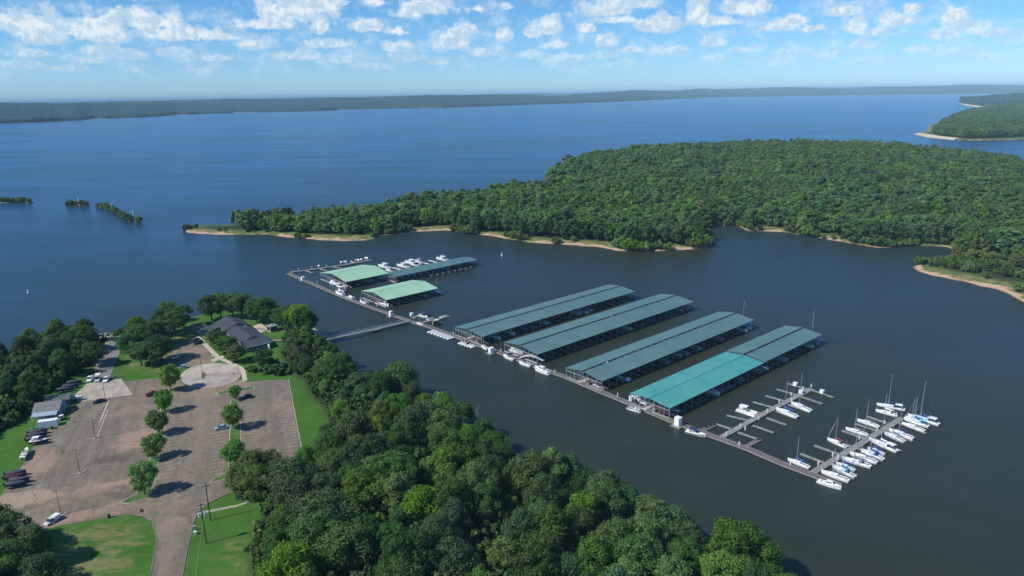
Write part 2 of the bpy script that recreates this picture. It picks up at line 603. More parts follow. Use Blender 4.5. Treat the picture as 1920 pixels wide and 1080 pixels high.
MB().sheet([(-60000, -400), (60000, -400), (60000, 60000), (-60000, 60000)], 0.0).build('water', water_mat())
tag(bpy.data.objects['water'], kind='structure')

# ------------------------------------------------------------------ terrain
def ground_mat(name, grass_a, grass_b, sand, floor, sand_top=1.0):
    m = bpy.data.materials.new(name)
    m.use_nodes = True
    t = NT(m.node_tree)
    p = t.new('ShaderNodeBsdfPrincipled')
    o = t.new('ShaderNodeOutputMaterial')
    t.put(o.inputs[0], p.outputs[0])
    g = t.new('ShaderNodeNewGeometry').outputs['Position']
    sp = t.new('ShaderNodeSeparateXYZ')
    t.put(sp.inputs[0], g)
    n = t.noise(g, 0.09, 6, 0.65)
    n2 = t.noise(g, 0.9, 5, 0.7)
    n3 = t.noise(t.vmath('MULTIPLY', t.vmath('ADD', g, (40, 0, 0)), (1.0, 2.4, 1)), 0.10, 7, 0.72, 0.6)
    grass = t.mix(t.ramp(t.math('ADD', t.math('MULTIPLY', n, 0.6), t.math('MULTIPLY', n2, 0.4)), 0.34, 0.64), grass_a, grass_b)
    aw = t.new('ShaderNodeAttribute', attribute_name='wood')
    ad = t.new('ShaderNodeAttribute', attribute_name='dry')
    tan = t.mix(n2, (0.20, 0.155, 0.075), (0.36, 0.28, 0.16))
    thin = t.math('MULTIPLY', t.ramp(n3, 0.42, 0.60), ad.outputs['Fac'])
    col = t.mix(t.math('MULTIPLY', thin, 0.85), grass, tan)
    fl = t.mix(n2, tuple(k * 0.7 for k in floor), tuple(k * 1.3 for k in floor))
    col = t.mix(aw.outputs['Fac'], col, fl)
    sn = t.mix(t.ramp(n2, 0.3, 0.7), tuple(k * 0.75 for k in sand), tuple(k * 1.15 for k in sand))
    lvl = t.math('ADD', sp.outputs[2], t.math('MULTIPLY', t.math('SUBTRACT', n, 0.5), 4.6 * sand_top))
    reach = t.math('ADD', t.math('MULTIPLY', ad.outputs['Fac'], 0.85), 0.10)
    lvl = t.math('DIVIDE', lvl, t.math('MAXIMUM', reach, 0.05))
    col = t.mix(t.ramp(lvl, sand_top, sand_top * 0.7), col, sn)
    wet = t.ramp(sp.outputs[2], 0.28, 0.05)
    col = t.mix(wet, col, t.mix(1.0, sn, (0.42, 0.40, 0.38), 'MULTIPLY'))
    t.put(p.inputs['Base Color'], col)
    p.inputs['Roughness'].default_value = 0.95
    p.inputs['Specular IOR Level'].default_value = 0.15
    b = t.new('ShaderNodeBump')
    b.inputs['Strength'].default_value = 0.5
    b.inputs['Distance'].default_value = 0.15
    t.put(b.inputs['Height'], t.noise(g, 2.5, 4, 0.7))
    t.put(p.inputs['Normal'], b.outputs[0])
    return m


def terrain(name, poly, cell, hfun, m, attrs=None, margin=10):
    xs = [p[0] for p in poly]
    ys = [p[1] for p in poly]
    X = np.arange(min(xs) - margin, max(xs) + margin + cell, cell)
    Y = np.arange(min(ys) - margin, max(ys) + margin + cell, cell)
    gx, gy = np.meshgrid(X, Y)
    gx, gy = gx.ravel(), gy.ravel()
    z = hfun(gx, gy)
    nx, ny = len(X), len(Y)
    idx = np.arange(nx * ny).reshape(ny, nx)
    q = np.stack([idx[:-1, :-1], idx[:-1, 1:], idx[1:, 1:], idx[1:, :-1]], -1).reshape(-1, 4)
    q = q[(z[q] > -1.6).any(1)]
    used = np.unique(q)
    re = np.full(nx * ny, -1)
    re[used] = np.arange(len(used))
    me = bpy.data.meshes.new(name)
    me.from_pydata(np.stack([gx[used], gy[used], z[used]], 1).tolist(), [], re[q].tolist())
    me.materials.append(m)
    me.polygons.foreach_set('use_smooth', [True] * len(q))
    for k, fn in (attrs or {}).items():
        a = me.attributes.new(k, 'FLOAT', 'POINT')
        a.data.foreach_set('value', np.asarray(fn(gx[used], gy[used]), np.float32))
    me.update()
    return tag(link(name, me), kind='structure')


g2 = lambda x, y, z=0: tuple(G(x, y, z)[:2])
NEAR = [g2(0, 690), g2(60, 662), g2(120, 634), g2(180, 629), g2(215, 627), g2(260, 612), g2(320, 606), g2(350, 600), g2(385, 592),
        g2(440, 583), g2(500, 581), g2(560, 603), g2(598, 622), g2(620, 634), g2(638, 654), (-82, 326), (-74, 302), (-62, 289),
        (-48, 277), (-36, 258), (-21, 241), (-12, 230), (-9, 222), (-5, 217), (7, 204), (15, 202), (23, 193), (31, 187), (39, 176),
        (47, 166), (51, 164), (62, 160), (66, 150), (76, 130), (92, 100), (105, 40), (-420, 40), (-420, 300)]


def h_near(x, y):
    x, y = np.asarray(x, float), np.asarray(y, float)
    ins = inside(NEAR, x, y)
    d = edge_dist(NEAR, x, y) * np.where(ins, 1, -1) + (vnoise(x, y, 9, 3) - 0.5) * 3.0
    return np.where(d > 0, 5.0 * sstep(d / 15.0) ** 0.8, np.maximum(-2.0, d * 0.5))


def hz(x, y):
    return float(h_near(np.array([x]), np.array([y]))[0])


FOREST = [g2(560, 622, 5), g2(532, 632, 5), g2(528, 668, 5), g2(545, 698, 5), g2(572, 715, 5), g2(584, 742, 5), g2(602, 760, 5),
          g2(616, 780, 5), g2(626, 797, 5), g2(604, 818, 5), g2(602, 845, 5), g2(578, 858, 5), g2(566, 885, 5), g2(520, 925, 5),
          g2(497, 960, 5), g2(480, 1010, 5), g2(470, 1080, 5), g2(455, 1300, 5)] + [
          (-15, 80), (60, 95), (76, 125), (64, 150), (60, 158), (50, 162)] + NEAR[15:30][::-1]
LEFTWOOD = [g2(195, 652, 4), g2(185, 672, 5), g2(160, 692, 5), g2(112, 724, 5), g2(84, 745, 5), g2(60, 780, 5), g2(22, 800, 5), g2(-40, 840, 5),
            g2(-260, 880, 5), g2(-300, 690, 2), g2(0, 692, 1), g2(60, 664, 1), g2(120, 636, 1), g2(180, 631, 1)]
DRY = [g2(90, 990, 5), g2(207, 969, 5), g2(270, 966, 5), g2(292, 1000, 5), g2(285, 1090, 5), g2(90, 1090, 5)]
DRY2 = [g2(230, 690, 5), g2(300, 700, 5), g2(400, 640, 5), g2(380, 600, 5), g2(240, 660, 5)]
DRY3 = [g2(420, 1010, 5), g2(460, 1010, 5), g2(470, 1100, 5), g2(410, 1100, 5)]
GM_NEAR = ground_mat('lawn_ground', (0.038, 0.112, 0.014), (0.060, 0.148, 0.022), (0.46, 0.32, 0.20), (0.032, 0.040, 0.018), 0.9)


def woodmask(x, y):
    w = np.zeros(len(x))
    for pl in (FOREST, LEFTWOOD):
        d = edge_dist(pl, x, y) * np.where(inside(pl, x, y), 1, -1)
        w = np.maximum(w, np.clip(0.5 + d / 3, 0, 1))
    return w


def drymask(x, y):
    w = np.zeros(len(x))
    for pl, k in ((DRY, 0.62), (DRY2, 0.95), (DRY3, 0.9)):
        d = edge_dist(pl, x, y) * np.where(inside(pl, x, y), 1, -1)
        w = np.maximum(w, k * np.clip(0.2 + d / 5, 0, 1))
    return np.maximum(w, 0.05)


terrain('ground', NEAR, 2.5, h_near, GM_NEAR, {'wood': woodmask, 'dry': drymask})

# ---- the wooded peninsula across the cove
PEN_FRONT = [(345, 436), (370, 439), (400, 440.5), (440, 441), (500, 440), (530, 445), (580, 449), (640, 452), (690, 450), (712, 443),
             (760, 435), (800, 434), (835, 432), (860, 437), (900, 441), (940, 447), (970, 452), (1000, 456), (1060, 460), (1120, 464),
             (1160, 470), (1220, 472), (1280, 470), (1330, 466), (1337, 455), (1325, 441), (1322, 431), (1339, 424), (1378, 423),
             (1403, 434), (1420, 434), (1472, 437), (1542, 448), (1595, 457), (1645, 465), (1715, 461), (1775, 463), (1800, 474), (1835, 480),
             (1800, 486), (1760, 491), (1716, 497), (1712, 503), (1720, 511), (1762, 520), (1809, 528), (1841, 537), (1878, 545), (1897, 558),
             (1922, 570), (1970, 585), (2080, 640)]
PEN_BACK = [(1925, 293), (1860, 280), (1780, 271), (1700, 266), (1550, 260), (1400, 261), (1250, 268), (1130, 278), (1062, 293), (1024, 312),
            (1016, 330), (1000, 337), (930, 343), (860, 348), (760, 364), (640, 381), (520, 388)]
PEN = [g2(*p) for p in PEN_FRONT] + [g2(2700, 700), g2(2700, 350), g2(2300, 330), g2(2050, 306, 18)] + [g2(*p, 18) for p in PEN_BACK] + [g2(440, 421), g2(400, 421), g2(372, 422), g2(347, 424)]


def h_pen(x, y):
    x, y = np.asarray(x, float), np.asarray(y, float)
    ins = inside(PEN, x, y)
    d = edge_dist(PEN, x, y) * np.where(ins, 1, -1) + (vnoise(x, y, 22, 5) - 0.5) * np.where(x < -180, 1.0, 6.0)
    n = vnoise(x, y, 160, 9)
    return np.where(d > 0, 1.9 * sstep(d / 13.0) + 9.0 * sstep((d - 20) / 200) * (0.5 + 0.8 * n), np.maximum(-2.5, d * 0.3))


GM_PEN = ground_mat('shore_ground', (0.060, 0.110, 0.026), (0.110, 0.150, 0.040), (0.48, 0.335, 0.225), (0.030, 0.045, 0.018), 1.15)
BEACHES = [[g2(*p) for p in q] for q in (
    [(340, 427), (440, 430), (440, 446), (340, 438)], [(530, 438), (600, 442), (692, 442), (692, 458), (530, 452)],
    [(770, 426), (842, 426), (842, 440), (770, 440)], [(905, 436), (945, 440), (945, 452), (905, 446)],
    [(995, 448), (1160, 458), (1170, 474), (990, 460)], [(1230, 464), (1325, 460), (1325, 474), (1230, 478)],
    [(1415, 424), (1475, 428), (1475, 442), (1415, 440)], [(1535, 438), (1600, 446), (1600, 462), (1535, 454)],
    [(1712, 500), (1760, 512), (1830, 522), (1890, 530), (1935, 545), (1935, 580), (1700, 530)], [(1880, 484), (1940, 490), (1940, 515), (1890, 505)])]


def penwood(x, y):
    d = edge_dist(PEN, x, y)
    w = np.clip((d - 14) / 8, 0, 1)
    return w


def penbeach(x, y):
    w = np.zeros(len(x))
    for b in BEACHES:
        dd = edge_dist(b, x, y) * np.where(inside(b, x, y), 1, -1)
        w = np.maximum(w, np.clip(0.6 + dd / 6, 0, 1))
    return w


terrain('peninsula_ground', PEN, 7.0, h_pen, GM_PEN, {'wood': penwood, 'dry': penbeach}, 14)

# ---- headland to the right and the far shore
HEAD = [g2(1718, 253), g2(1740, 258), g2(1790, 263), g2(1850, 264), g2(1920, 261), g2(2150, 258), g2(2400, 230), g2(2400, 200),
        g2(2000, 190, 15), g2(1920, 190, 15), g2(1850, 199, 15), g2(1790, 208, 15), g2(1742, 226, 15), g2(1738, 240, 10), g2(1722, 250)]


def h_head(x, y):
    ins = inside(HEAD, x, y)
    d = edge_dist(HEAD, x, y) * np.where(ins, 1, -1) + (vnoise(x, y, 60, 6) - 0.5) * 14
    return np.where(d > 0, 3 * sstep(d / 40) + 14 * sstep((d - 40) / 400) * (0.4 + vnoise(x, y, 300, 2)), np.maximum(-3, d * 0.2))


terrain('headland_ground', HEAD, 28, h_head, ground_mat('headland_soil', (0.05, 0.09, 0.03), (0.08, 0.12, 0.04), (0.52, 0.39, 0.27), (0.035, 0.045, 0.02), 2.0),
        {'wood': lambda x, y: np.clip((edge_dist(HEAD, x, y) - 45) / 10, 0, 1), 'dry': lambda x, y: np.zeros(len(x))}, 40)


def canopy_mat(name, a, b, sc):
    m = bpy.data.materials.new(name)
    m.use_nodes = True
    t = NT(m.node_tree)
    p = t.new('ShaderNodeBsdfPrincipled')
    o = t.new('ShaderNodeOutputMaterial')
    t.put(o.inputs[0], p.outputs[0])
    g = t.new('ShaderNodeNewGeometry').outputs['Position']
    sp = t.new('ShaderNodeSeparateXYZ')
    t.put(sp.inputs[0], g)
    n = t.noise(g, sc, 6, 0.75)
    n2 = t.noise(g, sc * 0.12, 4, 0.6)
    c = t.mix(t.ramp(t.math('ADD', t.math('MULTIPLY', n, 0.65), t.math('MULTIPLY', n2, 0.35)), 0.35, 0.65), a, b)
    bk = t.math('MULTIPLY', t.ramp(sp.outputs[2], 2.6, 1.8), t.ramp(n2, 0.56, 0.62))
    t.put(p.inputs['Base Color'], t.mix(bk, c, (0.50, 0.40, 0.30)))
    p.inputs['Roughness'].default_value = 0.95
    p.inputs['Specular IOR Level'].default_value = 0.1
    return m


CAN = canopy_mat('far_canopy', (0.008, 0.024, 0.024), (0.040, 0.074, 0.050), 0.014)


def far_wood(name, shore, crest, dmax, rows=44, step=1.0, seed=1, deep=0.5):
    """wooded shore seen across kilometres of water: shoreline -> canopy edge -> rising land up to a crest"""
    xs = np.arange(shore[0][0], shore[-1][0] + step, step)
    ys = np.interp(xs, [p[0] for p in shore], [p[1] for p in shore])
    cy = np.interp(xs, [p[0] for p in crest], [p[1] for p in crest])
    V = []
    for x, y, c in zip(xs, ys, cy):
        p = G(x, y)
        d = math.hypot(p[0], p[1])
        if d > dmax or d < 0:
            p = p / d * dmax
            p[2] = 0
            d = dmax
        u = np.array([p[0], p[1]]) / d
        depth = deep * d
        d2 = d + depth
        r = ray(x, c)
        top = max(18.0, CAMH + r[2] / math.hypot(r[0], r[1]) * d2)
        for k in range(rows):
            f = k / (rows - 1)
            dd = d + depth * f ** 1.6
            if k == 0:
                z = -0.5
            elif k == 1:
                dd, z = d + 22, 2.0
            elif k == 2:
                dd, z = d + 30, 9.0
            else:
                g = f
                z = 15 + (top - 15) * (0.25 * g + 0.75 * g ** 2.2)
            V.append((u[0] * dd, u[1] * dd, z))
    V = np.array(V)
    n, m_ = len(xs), rows
    kk = np.tile(np.arange(rows), n)
    amp = np.where(kk >= 2, 11.0, 0.0)
    V[:, 2] += amp * (vnoise(V[:, 0], V[:, 1], 22, seed) - 0.35) + np.where(kk >= 2, 12.0, 0) * (vnoise(V[:, 0], V[:, 1], 140, seed + 1) - 0.5)
    V[:, 2] += np.where(kk > 4, 34.0, 0) * (vnoise(V[:, 0], V[:, 1], 900, seed + 2) - 0.5)
    idx = np.arange(n * m_).reshape(n, m_)
    q = np.stack([idx[:-1, :-1], idx[1:, :-1], idx[1:, 1:], idx[:-1, 1:]], -1).reshape(-1, 4)
    me = bpy.data.meshes.new(name)
    me.from_pydata(V.tolist(), [], q.tolist())
    me.materials.append(CAN)
    me.update()
    o = link(name, me)
    return tag(o, kind='stuff')


NEARBAND = [(-160, 239), (0, 232), (60, 229.5), (110, 227), (150, 225.5), (175, 222), (200, 222), (260, 220), (300, 218), (330, 215), (440, 211.5), (540, 209.5),
            (600, 208), (627, 206.5), (636, 205)]
NEARCREST = [(-160, 199), (0, 196.5), (120, 195), (300, 193.5), (500, 195), (600, 199), (636, 203)]
FARBAND = [(-260, 213), (0, 209), (330, 206.5), (560, 206), (640, 205), (690, 204), (760, 203), (830, 202.5), (900, 199.5), (970, 197), (1050, 194.5), (1130, 191.5), (1200, 188.5), (1300, 184),
           (1400, 179.5), (1500, 175), (1600, 171), (1700, 167), (1950, 161.5)]
FARCREST = [(-260, 194.5), (0, 192.3), (150, 190.5), (330, 187), (500, 184.5), (600, 182.5), (700, 181), (780, 178), (830, 178.5), (960, 176.6), (1060, 174.6), (1140, 171.4), (1200, 168.6), (1280, 168.8),
            (1400, 165.5), (1480, 163.5), (1560, 163), (1700, 161.5), (1950, 158.5)]
tag(far_wood('treeline', NEARBAND, NEARCREST, 30000, seed=3), 'wooded far shore at the left, nearest of the distant shores', 'woodland')
rgc = np.random.default_rng(8)
LOWCREST = [(x, y + 1.6 + 1.5 * math.sin(x * 0.013) + 0.8 * math.sin(x * 0.037)) for x, y in [(q, float(np.interp(q, [p[0] for p in FARCREST], [p[1] for p in FARCREST]))) for q in range(-260, 1960, 18)]]
tag(far_wood('treeline', [(-260, 203), (0, 199), (560, 195), (900, 187), (1300, 178), (1600, 170), (1950, 161)], FARCREST, 24000, seed=31, deep=0.15, rows=20), 'palest blue ridge line, farthest along the horizon', 'woodland')
tag(far_wood('treeline', FARBAND, LOWCREST, 15000, seed=11, deep=0.3), 'hazy blue wooded ridge along the horizon behind the lake', 'woodland')
RSPIT = [(1798, 193.5), (1822, 197), (1846, 200), (1880, 200), (2100, 198)]
tag(far_wood('treeline', RSPIT, [(1798, 188), (1815, 184), (1860, 179), (1920, 176), (2100, 172)], 30000, seed=23, step=1.2),
    'wooded point with a pale sand spit beyond the right headland', 'woodland')
MB().prism([g2(1796, 193.5), g2(1812, 198), g2(1836, 201.5), g2(1847, 199.5), g2(1830, 196.5), g2(1815, 194)], -0.5, 1.2).build(
    'sand_spit', mat('pale_sand', (0.60, 0.49, 0.37), 0.95, 0.15, 0.05))
tag(bpy.data.objects['sand_spit'], kind='structure')
MB().prism([g2(1716, 252.5), g2(1740, 257.5), g2(1790, 262.5), g2(1800, 260), g2(1745, 254), g2(1724, 251)], -0.5, 2.6).build(
    'beach', MATS['pale_sand'])
tag(bpy.data.objects['beach'], kind='structure')

# ------------------------------------------------------------------ paving
def asphalt_mat():
    m = bpy.data.materials.new('worn_asphalt')
    m.use_nodes = True
    t = NT(m.node_tree)
    p = t.new('ShaderNodeBsdfPrincipled')
    o = t.new('ShaderNodeOutputMaterial')
    t.put(o.inputs[0], p.outputs[0])
    g = t.new('ShaderNodeNewGeometry').outputs['Position']
    # wear runs along the lanes, which lie about 20 degrees off the y axis
    rot = t.new('ShaderNodeVectorRotate', rotation_type='Z_AXIS')
    t.put(rot.inputs['Vector'], g)
    rot.inputs['Angle'].default_value = R_(-20)
    lane = t.noise(t.vmath('MULTIPLY', rot.outputs[0], (1.0, 0.07, 1.0)), 0.45, 5, 0.65, 0.5)
    n = t.noise(g, 0.045, 5, 0.6, 0.8)
    n2 = t.noise(g, 0.6, 6, 0.7)
    n3 = t.noise(g, 0.12, 6, 0.65, 1.2)
    base = t.mix(t.ramp(n2, 0.3, 0.7), (0.136, 0.116, 0.087), (0.186, 0.158, 0.117))
    base = t.mix(t.math('MULTIPLY', t.ramp(lane, 0.42, 0.68), 0.6), base, (0.250, 0.200, 0.152))
    dirt = t.mix(n2, (0.275, 0.200, 0.145), (0.36, 0.270, 0.195))
    base = t.mix(t.math('MULTIPLY', t.ramp(t.math('ADD', t.math('MULTIPLY', n, 0.6), t.math('MULTIPLY', n3, 0.4)), 0.49, 0.66), 0.65), base, dirt)
    base = t.mix(t.math('MULTIPLY', t.ramp(n3, 0.40, 0.28), 0.6), base, (0.085, 0.073, 0.068))
    # washed-in dirt and resurfaced patches, each where it lies on the lot
    wob = t.vmath('MULTIPLY', t.vmath('SUBTRACT', t.noise(g, 0.13, 5, 0.65, out='Color'), (0.5, 0.5, 0.5)), (16, 16, 0))
    gw = t.vmath('ADD', g, wob)
    for (px, py, rx, ry, c_, k_) in ((262, 822, 11, 9, (0.34, 0.245, 0.175), 0.85), (232, 905, 13, 3.5, (0.33, 0.24, 0.17), 0.8), (40, 935, 14, 6, (0.36, 0.27, 0.19), 0.85), (75, 870, 5, 13, (0.33, 0.24, 0.17), 0.75),
                                     (155, 965, 16, 3, (0.32, 0.23, 0.165), 0.75), (205, 862, 7, 5, (0.098, 0.086, 0.074), 0.8), (225, 925, 6, 4, (0.105, 0.092, 0.080), 0.7), (250, 770, 10, 6, (0.30, 0.215, 0.155), 0.6),
                                     (380, 800, 3.2, 40, (0.24, 0.185, 0.140), 0.6), (480, 790, 4, 25, (0.25, 0.19, 0.145), 0.55), (365, 660, 10, 7, (0.30, 0.215, 0.160), 0.7), (320, 1010, 2.6, 40, (0.25, 0.19, 0.145), 0.6)):
        q = g2(px, py, 5.0)
        r1 = t.new('ShaderNodeVectorRotate', rotation_type='Z_AXIS')
        t.put(r1.inputs['Vector'], t.vmath('SUBTRACT', gw, (q[0], q[1], 5.0)))
        r1.inputs['Angle'].default_value = R_(-20)
        ln = t.vmath('LENGTH', t.vmath('MULTIPLY', r1.outputs[0], (1 / rx, 1 / ry, 0)))
        m_ = t.math('MULTIPLY', t.ramp(ln, 1.1, 0.55), t.math('MULTIPLY', t.ramp(n2, 0.25, 0.6, 0.55, 1.0), k_))
        base = t.mix(m_, base, c_)
    vo = t.new('ShaderNodeTexVoronoi', feature='DISTANCE_TO_EDGE')
    t.put(vo.inputs['Vector'], t.vmath('ADD', g, t.vmath('MULTIPLY', t.noise(g, 0.25, 3, out='Color'), (5, 5, 0))))
    vo.inputs['Scale'].default_value = 0.055
    base = t.mix(t.math('MULTIPLY', t.ramp(vo.outputs[0], 0.008, 0.002), 0.4), base, (0.045, 0.040, 0.038))
    t.put(p.inputs['Base Color'], base)
    p.inputs['Roughness'].default_value = 0.95
    p.inputs['Specular IOR Level'].default_value = 0.15
    return m


ASPH = asphalt_mat()
CONC = mat('stained_concrete', (0.36, 0.315, 0.245), 0.9, 0.2, 0.25)
CONC2 = mat('pale_concrete', (0.46, 0.41, 0.32), 0.9, 0.12, 0.5)
KERB = mat('kerb_concrete', (0.42, 0.36, 0.27), 0.9, 0.15, 0.8)
PAINT = mat('faded_line_paint', (0.43, 0.385, 0.335), 0.9, 0.25, 0.8)
MEDGRASS = mat('median_grass', (0.060, 0.125, 0.024), 0.95, 0.35, 0.6)
Z0 = 5.0


def sheet(name, px, z, m):
    o = MB().sheet([g2(x, y, Z0) for x, y in px], z).build(name, m)
    return tag(o, kind='structure')


LOT = [(250, 1300), (338, 1300), (342, 1080), (350, 1035), (360, 985), (370, 962), (390, 945), (430, 925), (480, 905), (569, 880), (567, 850),
       (541, 712), (500, 713), (480, 715), (462, 716.5), (450, 712), (400, 715), (372, 727), (345, 722), (330, 708), (296, 710), (240, 717),
       (229, 712), (240, 735), (146, 754), (133, 770), (131, 790), (112, 798), (85, 806), (72, 818), (60, 840), (45, 870), (10, 917),
       (-40, 980), (-60, 1025), (90, 990), (150, 979), (207, 969), (240, 964), (268, 968), (285, 977), (291, 995), (294, 1012), (282, 1080)]
_rg = random.Random(3)
_pts = [Vector(g2(x, y, Z0)) for x, y in LOT]
_out = []
for i, p in enumerate(_pts):
    q = _pts[(i + 1) % len(_pts)]
    n = max(1, int((q - p).length / 1.6))
    d = (q - p).normalized()
    for k in range(n):
        w = p.lerp(q, k / n) + Vector((-d.y, d.x)) * (_rg.uniform(-.3, .3) if k else 0)
        _out.append((w.x, w.y))
tag(MB().sheet(_out, Z0 + 0.03).build('parking_lot', ASPH), kind='structure')
UPLOT = [(325, 650), (345, 641), (368, 631), (415, 669), (400, 683), (350, 690), (318, 690), (305, 680)]
sheet('upper_parking', UPLOT, Z0 + 0.035, ASPH)
ell = []
for k in range(40):
    a = 2 * math.pi * k / 40
    ell.append((395 + 57.5 * math.cos(a), 704 + 22.5 * math.sin(a) - 4.0 * math.cos(a)))
sheet('turning_circle', ell, Z0 + 0.055, mat('circle_concrete', (0.37, 0.325, 0.27), 0.9, 0.28, 0.12))
sheet('concrete_pad', [(163, 719), (227, 710), (249, 740), (146, 754), (136, 745)], Z0 + 0.06, CONC)
sheet('path', [(367, 633), (372, 629), (384, 640), (412, 668), (440, 681), (452, 687), (459, 695), (463, 714), (455, 715), (452, 697), (447, 690), (436, 686), (405, 672)], Z0 + 0.075, CONC2)
sheet('walkway', [(395, 675), (417, 667), (424, 671), (400, 679)], Z0 + 0.085, CONC2)
sheet('footpath', [(372, 962), (388, 957), (445, 946), (470, 938), (470, 941), (446, 950), (390, 961), (374, 966)], Z0 + 0.02, mat('worn_path', (0.30, 0.29, 0.20), 0.95, 0.2, 1.0))
sheet('patio', [(474, 612), (489, 606), (503, 617), (487, 626)], Z0 + 0.05, CONC2)
# the ramp road that runs down to the water
ramp_px = [(186, 716), (196, 690), (206, 668), (213, 650), (219, 636), (224, 622)]
rl, rr = [], []
rp = [Vector(g2(x, y, 4.5)) for x, y in ramp_px]
for i, q in enumerate(rp):
    d = (rp[min(i + 1, len(rp) - 1)] - rp[max(i - 1, 0)]).normalized()
    nrm = Vector((-d.y, d.x)) * 4.2
    for lst, s in ((rl, 1), (rr, -1)):
        w = q + nrm * s
        lst.append((w.x, w.y, max(-0.4, hz(w.x, w.y)) + 0.10))
mb = MB()
mb.loft([[a, b] for a, b in zip(rl, rr)], closed=False, cap=False)
tag(mb.build('ramp_road', mat('ramp_concrete', (0.21, 0.19, 0.18), 0.9, 0.2, 0.3)), kind='structure')


def kerb(name, px, m=KERB, w=0.28, z=5.16, closed=False):
    pts = [g2(x, y, Z0) for x, y in px]
    return tag(MB().strip(pts, w, 4.9, z).build(name, m), kind='structure')


kerb('kerb', [(238, 716.5), (296, 709.2), (330, 704)])
kerb('kerb', [(541, 711.5), (567.5, 850), (570, 880)], mat('pale_kerb', (0.46, 0.43, 0.37), 0.9, 0.2, 0.6), 0.2)
kerb('kerb', [(342.5, 1080), (350.5, 1035), (360.5, 985), (370.5, 961.5), (390, 944.5), (430, 924.5)], mat('grey_kerb', (0.23, 0.20, 0.165), 0.9, 0.2, 0.6), 0.2)
kerb('kerb', [(282, 1080), (294.3, 1012), (291.3, 995), (285.3, 976.5)], MATS['grey_kerb'], 0.2)
kerb('kerb', [(463.6, 713), (459.8, 695), (452.6, 687)], CONC2)


def median(px):
    pts = [g2(x, y, Z0) for x, y in px]
    cxy = np.mean(pts, axis=0)
    inner = offset(pts + [pts[0], pts[1]], 0.0)
    mb = MB().prism(pts, 4.9, 5.14, 0)
    ar = sum(pts[i][0] * pts[(i + 1) % len(pts)][1] - pts[(i + 1) % len(pts)][0] * pts[i][1] for i in range(len(pts)))
    loop = [pts[-1]] + pts + [pts[0]]
    ins = offset(loop, 0.3 if ar > 0 else -0.3)[1:-1]
    mb.sheet([(p.x, p.y) for p in ins], 5.19, 1)
    return tag(mb.build('grass_median', [KERB, MEDGRASS]), kind='structure')


median([(321, 727), (327, 733), (316, 775), (306, 815), (299, 855), (291, 905), (280, 934), (240, 945), (222, 944), (254, 927), (276, 880), (286, 835), (296, 785), (309, 745)])
median([(432, 752), (446, 748), (452, 800), (452, 850), (450, 889), (425, 899), (392, 906), (400, 898), (427, 886), (429, 840), (431, 795)])
median([(404, 737), (440, 729), (476, 725), (478, 729), (446, 735), (409, 741)])
sheet('lawn_patch', [(402, 683), (422, 674), (436, 687), (428, 684)], Z0 + 0.045, MEDGRASS)
mb = MB()
isl = [g2(x, y, Z0) for x, y in [(377, 700), (383, 698), (387, 701), (384, 709), (379, 712), (376, 708)]]
mb.prism(isl, 4.9, 5.2, 0)
mb.sheet([(p.x, p.y) for p in offset([isl[-1]] + isl + [isl[0]], -0.25)[1:-1]], 5.24, 1)
tag(mb.build('grass_island', [KERB, MEDGRASS]), kind='structure')

# painted bays
AX, PX_ = np.array([0.336, -0.942]), np.array([0.942, 0.336])
mb = MB()


def line(a, b, w=0.15, z=Z0 + 0.05):
    a, b = Vector((a[0], a[1])), Vector((b[0], b[1]))
    d = (b - a).normalized()
    n = Vector((-d.y, d.x)) * w / 2
    mb.sheet([tuple(a + n), tuple(a - n), tuple(b - n), tuple(b + n)], z)


for (o0, o1, s0, s1) in ((-41.2, -36.0, -312, -236), (-24.2, -19.2, -297, -232), (-15.6, -10.6, -300, -238), (0.0, 5.0, -308, -240)):
    for s in np.arange(s0, s1, 2.75):
        k = 0.6 * math.sin(s)
        line(AX * s + PX_ * (o0 + 0.3 * math.sin(s * 3)), AX * (s - 0.5) + PX_ * o1)
zz = lambda x, y: g2(x / 7.7125, y / 7.7125 + 720, Z0)
for q in (((1320, 352), (1500, 325)), ((1285, 390), (1480, 370)), ((1290, 432), (1460, 408)), ((1270, 472), (1455, 450)), ((1255, 517), (1450, 492))):
    line(zz(*q[0]), zz(*q[1]), 0.16)
line(zz(1572, 245), zz(1440, 560), 0.5)
line(zz(1560, 370), zz(1400, 790), 0.3)
tag(mb.build('parking_lines', PAINT), kind='structure')
# ------------------------------------------------------------------ trees
def leaf_quads(cen, nrm, size, rg):
    """irregular leaf-clump faces: arrays of centres, normals, sizes -> verts, faces"""
    n = len(cen)
    nrm = nrm / np.linalg.norm(nrm, axis=1, keepdims=True)
    ref = rg.normal(size=(n, 3))
    a = np.cross(nrm, ref)
    a /= np.linalg.norm(a, axis=1, keepdims=True) + 1e-9
    b = np.cross(nrm, a)
    vs = []
    for (i, j) in ((-1, -.25), (.15, -.9), (1, .2), (-.2, .95)):
        k = size * 0.5 * rg.uniform(0.7, 1.3, n)
        vs.append(cen + a * (i * k)[:, None] + b * (j * k)[:, None])
    v = np.stack(vs, 1).reshape(-1, 3)
    f = np.arange(n * 4).reshape(-1, 4)
    return v, f


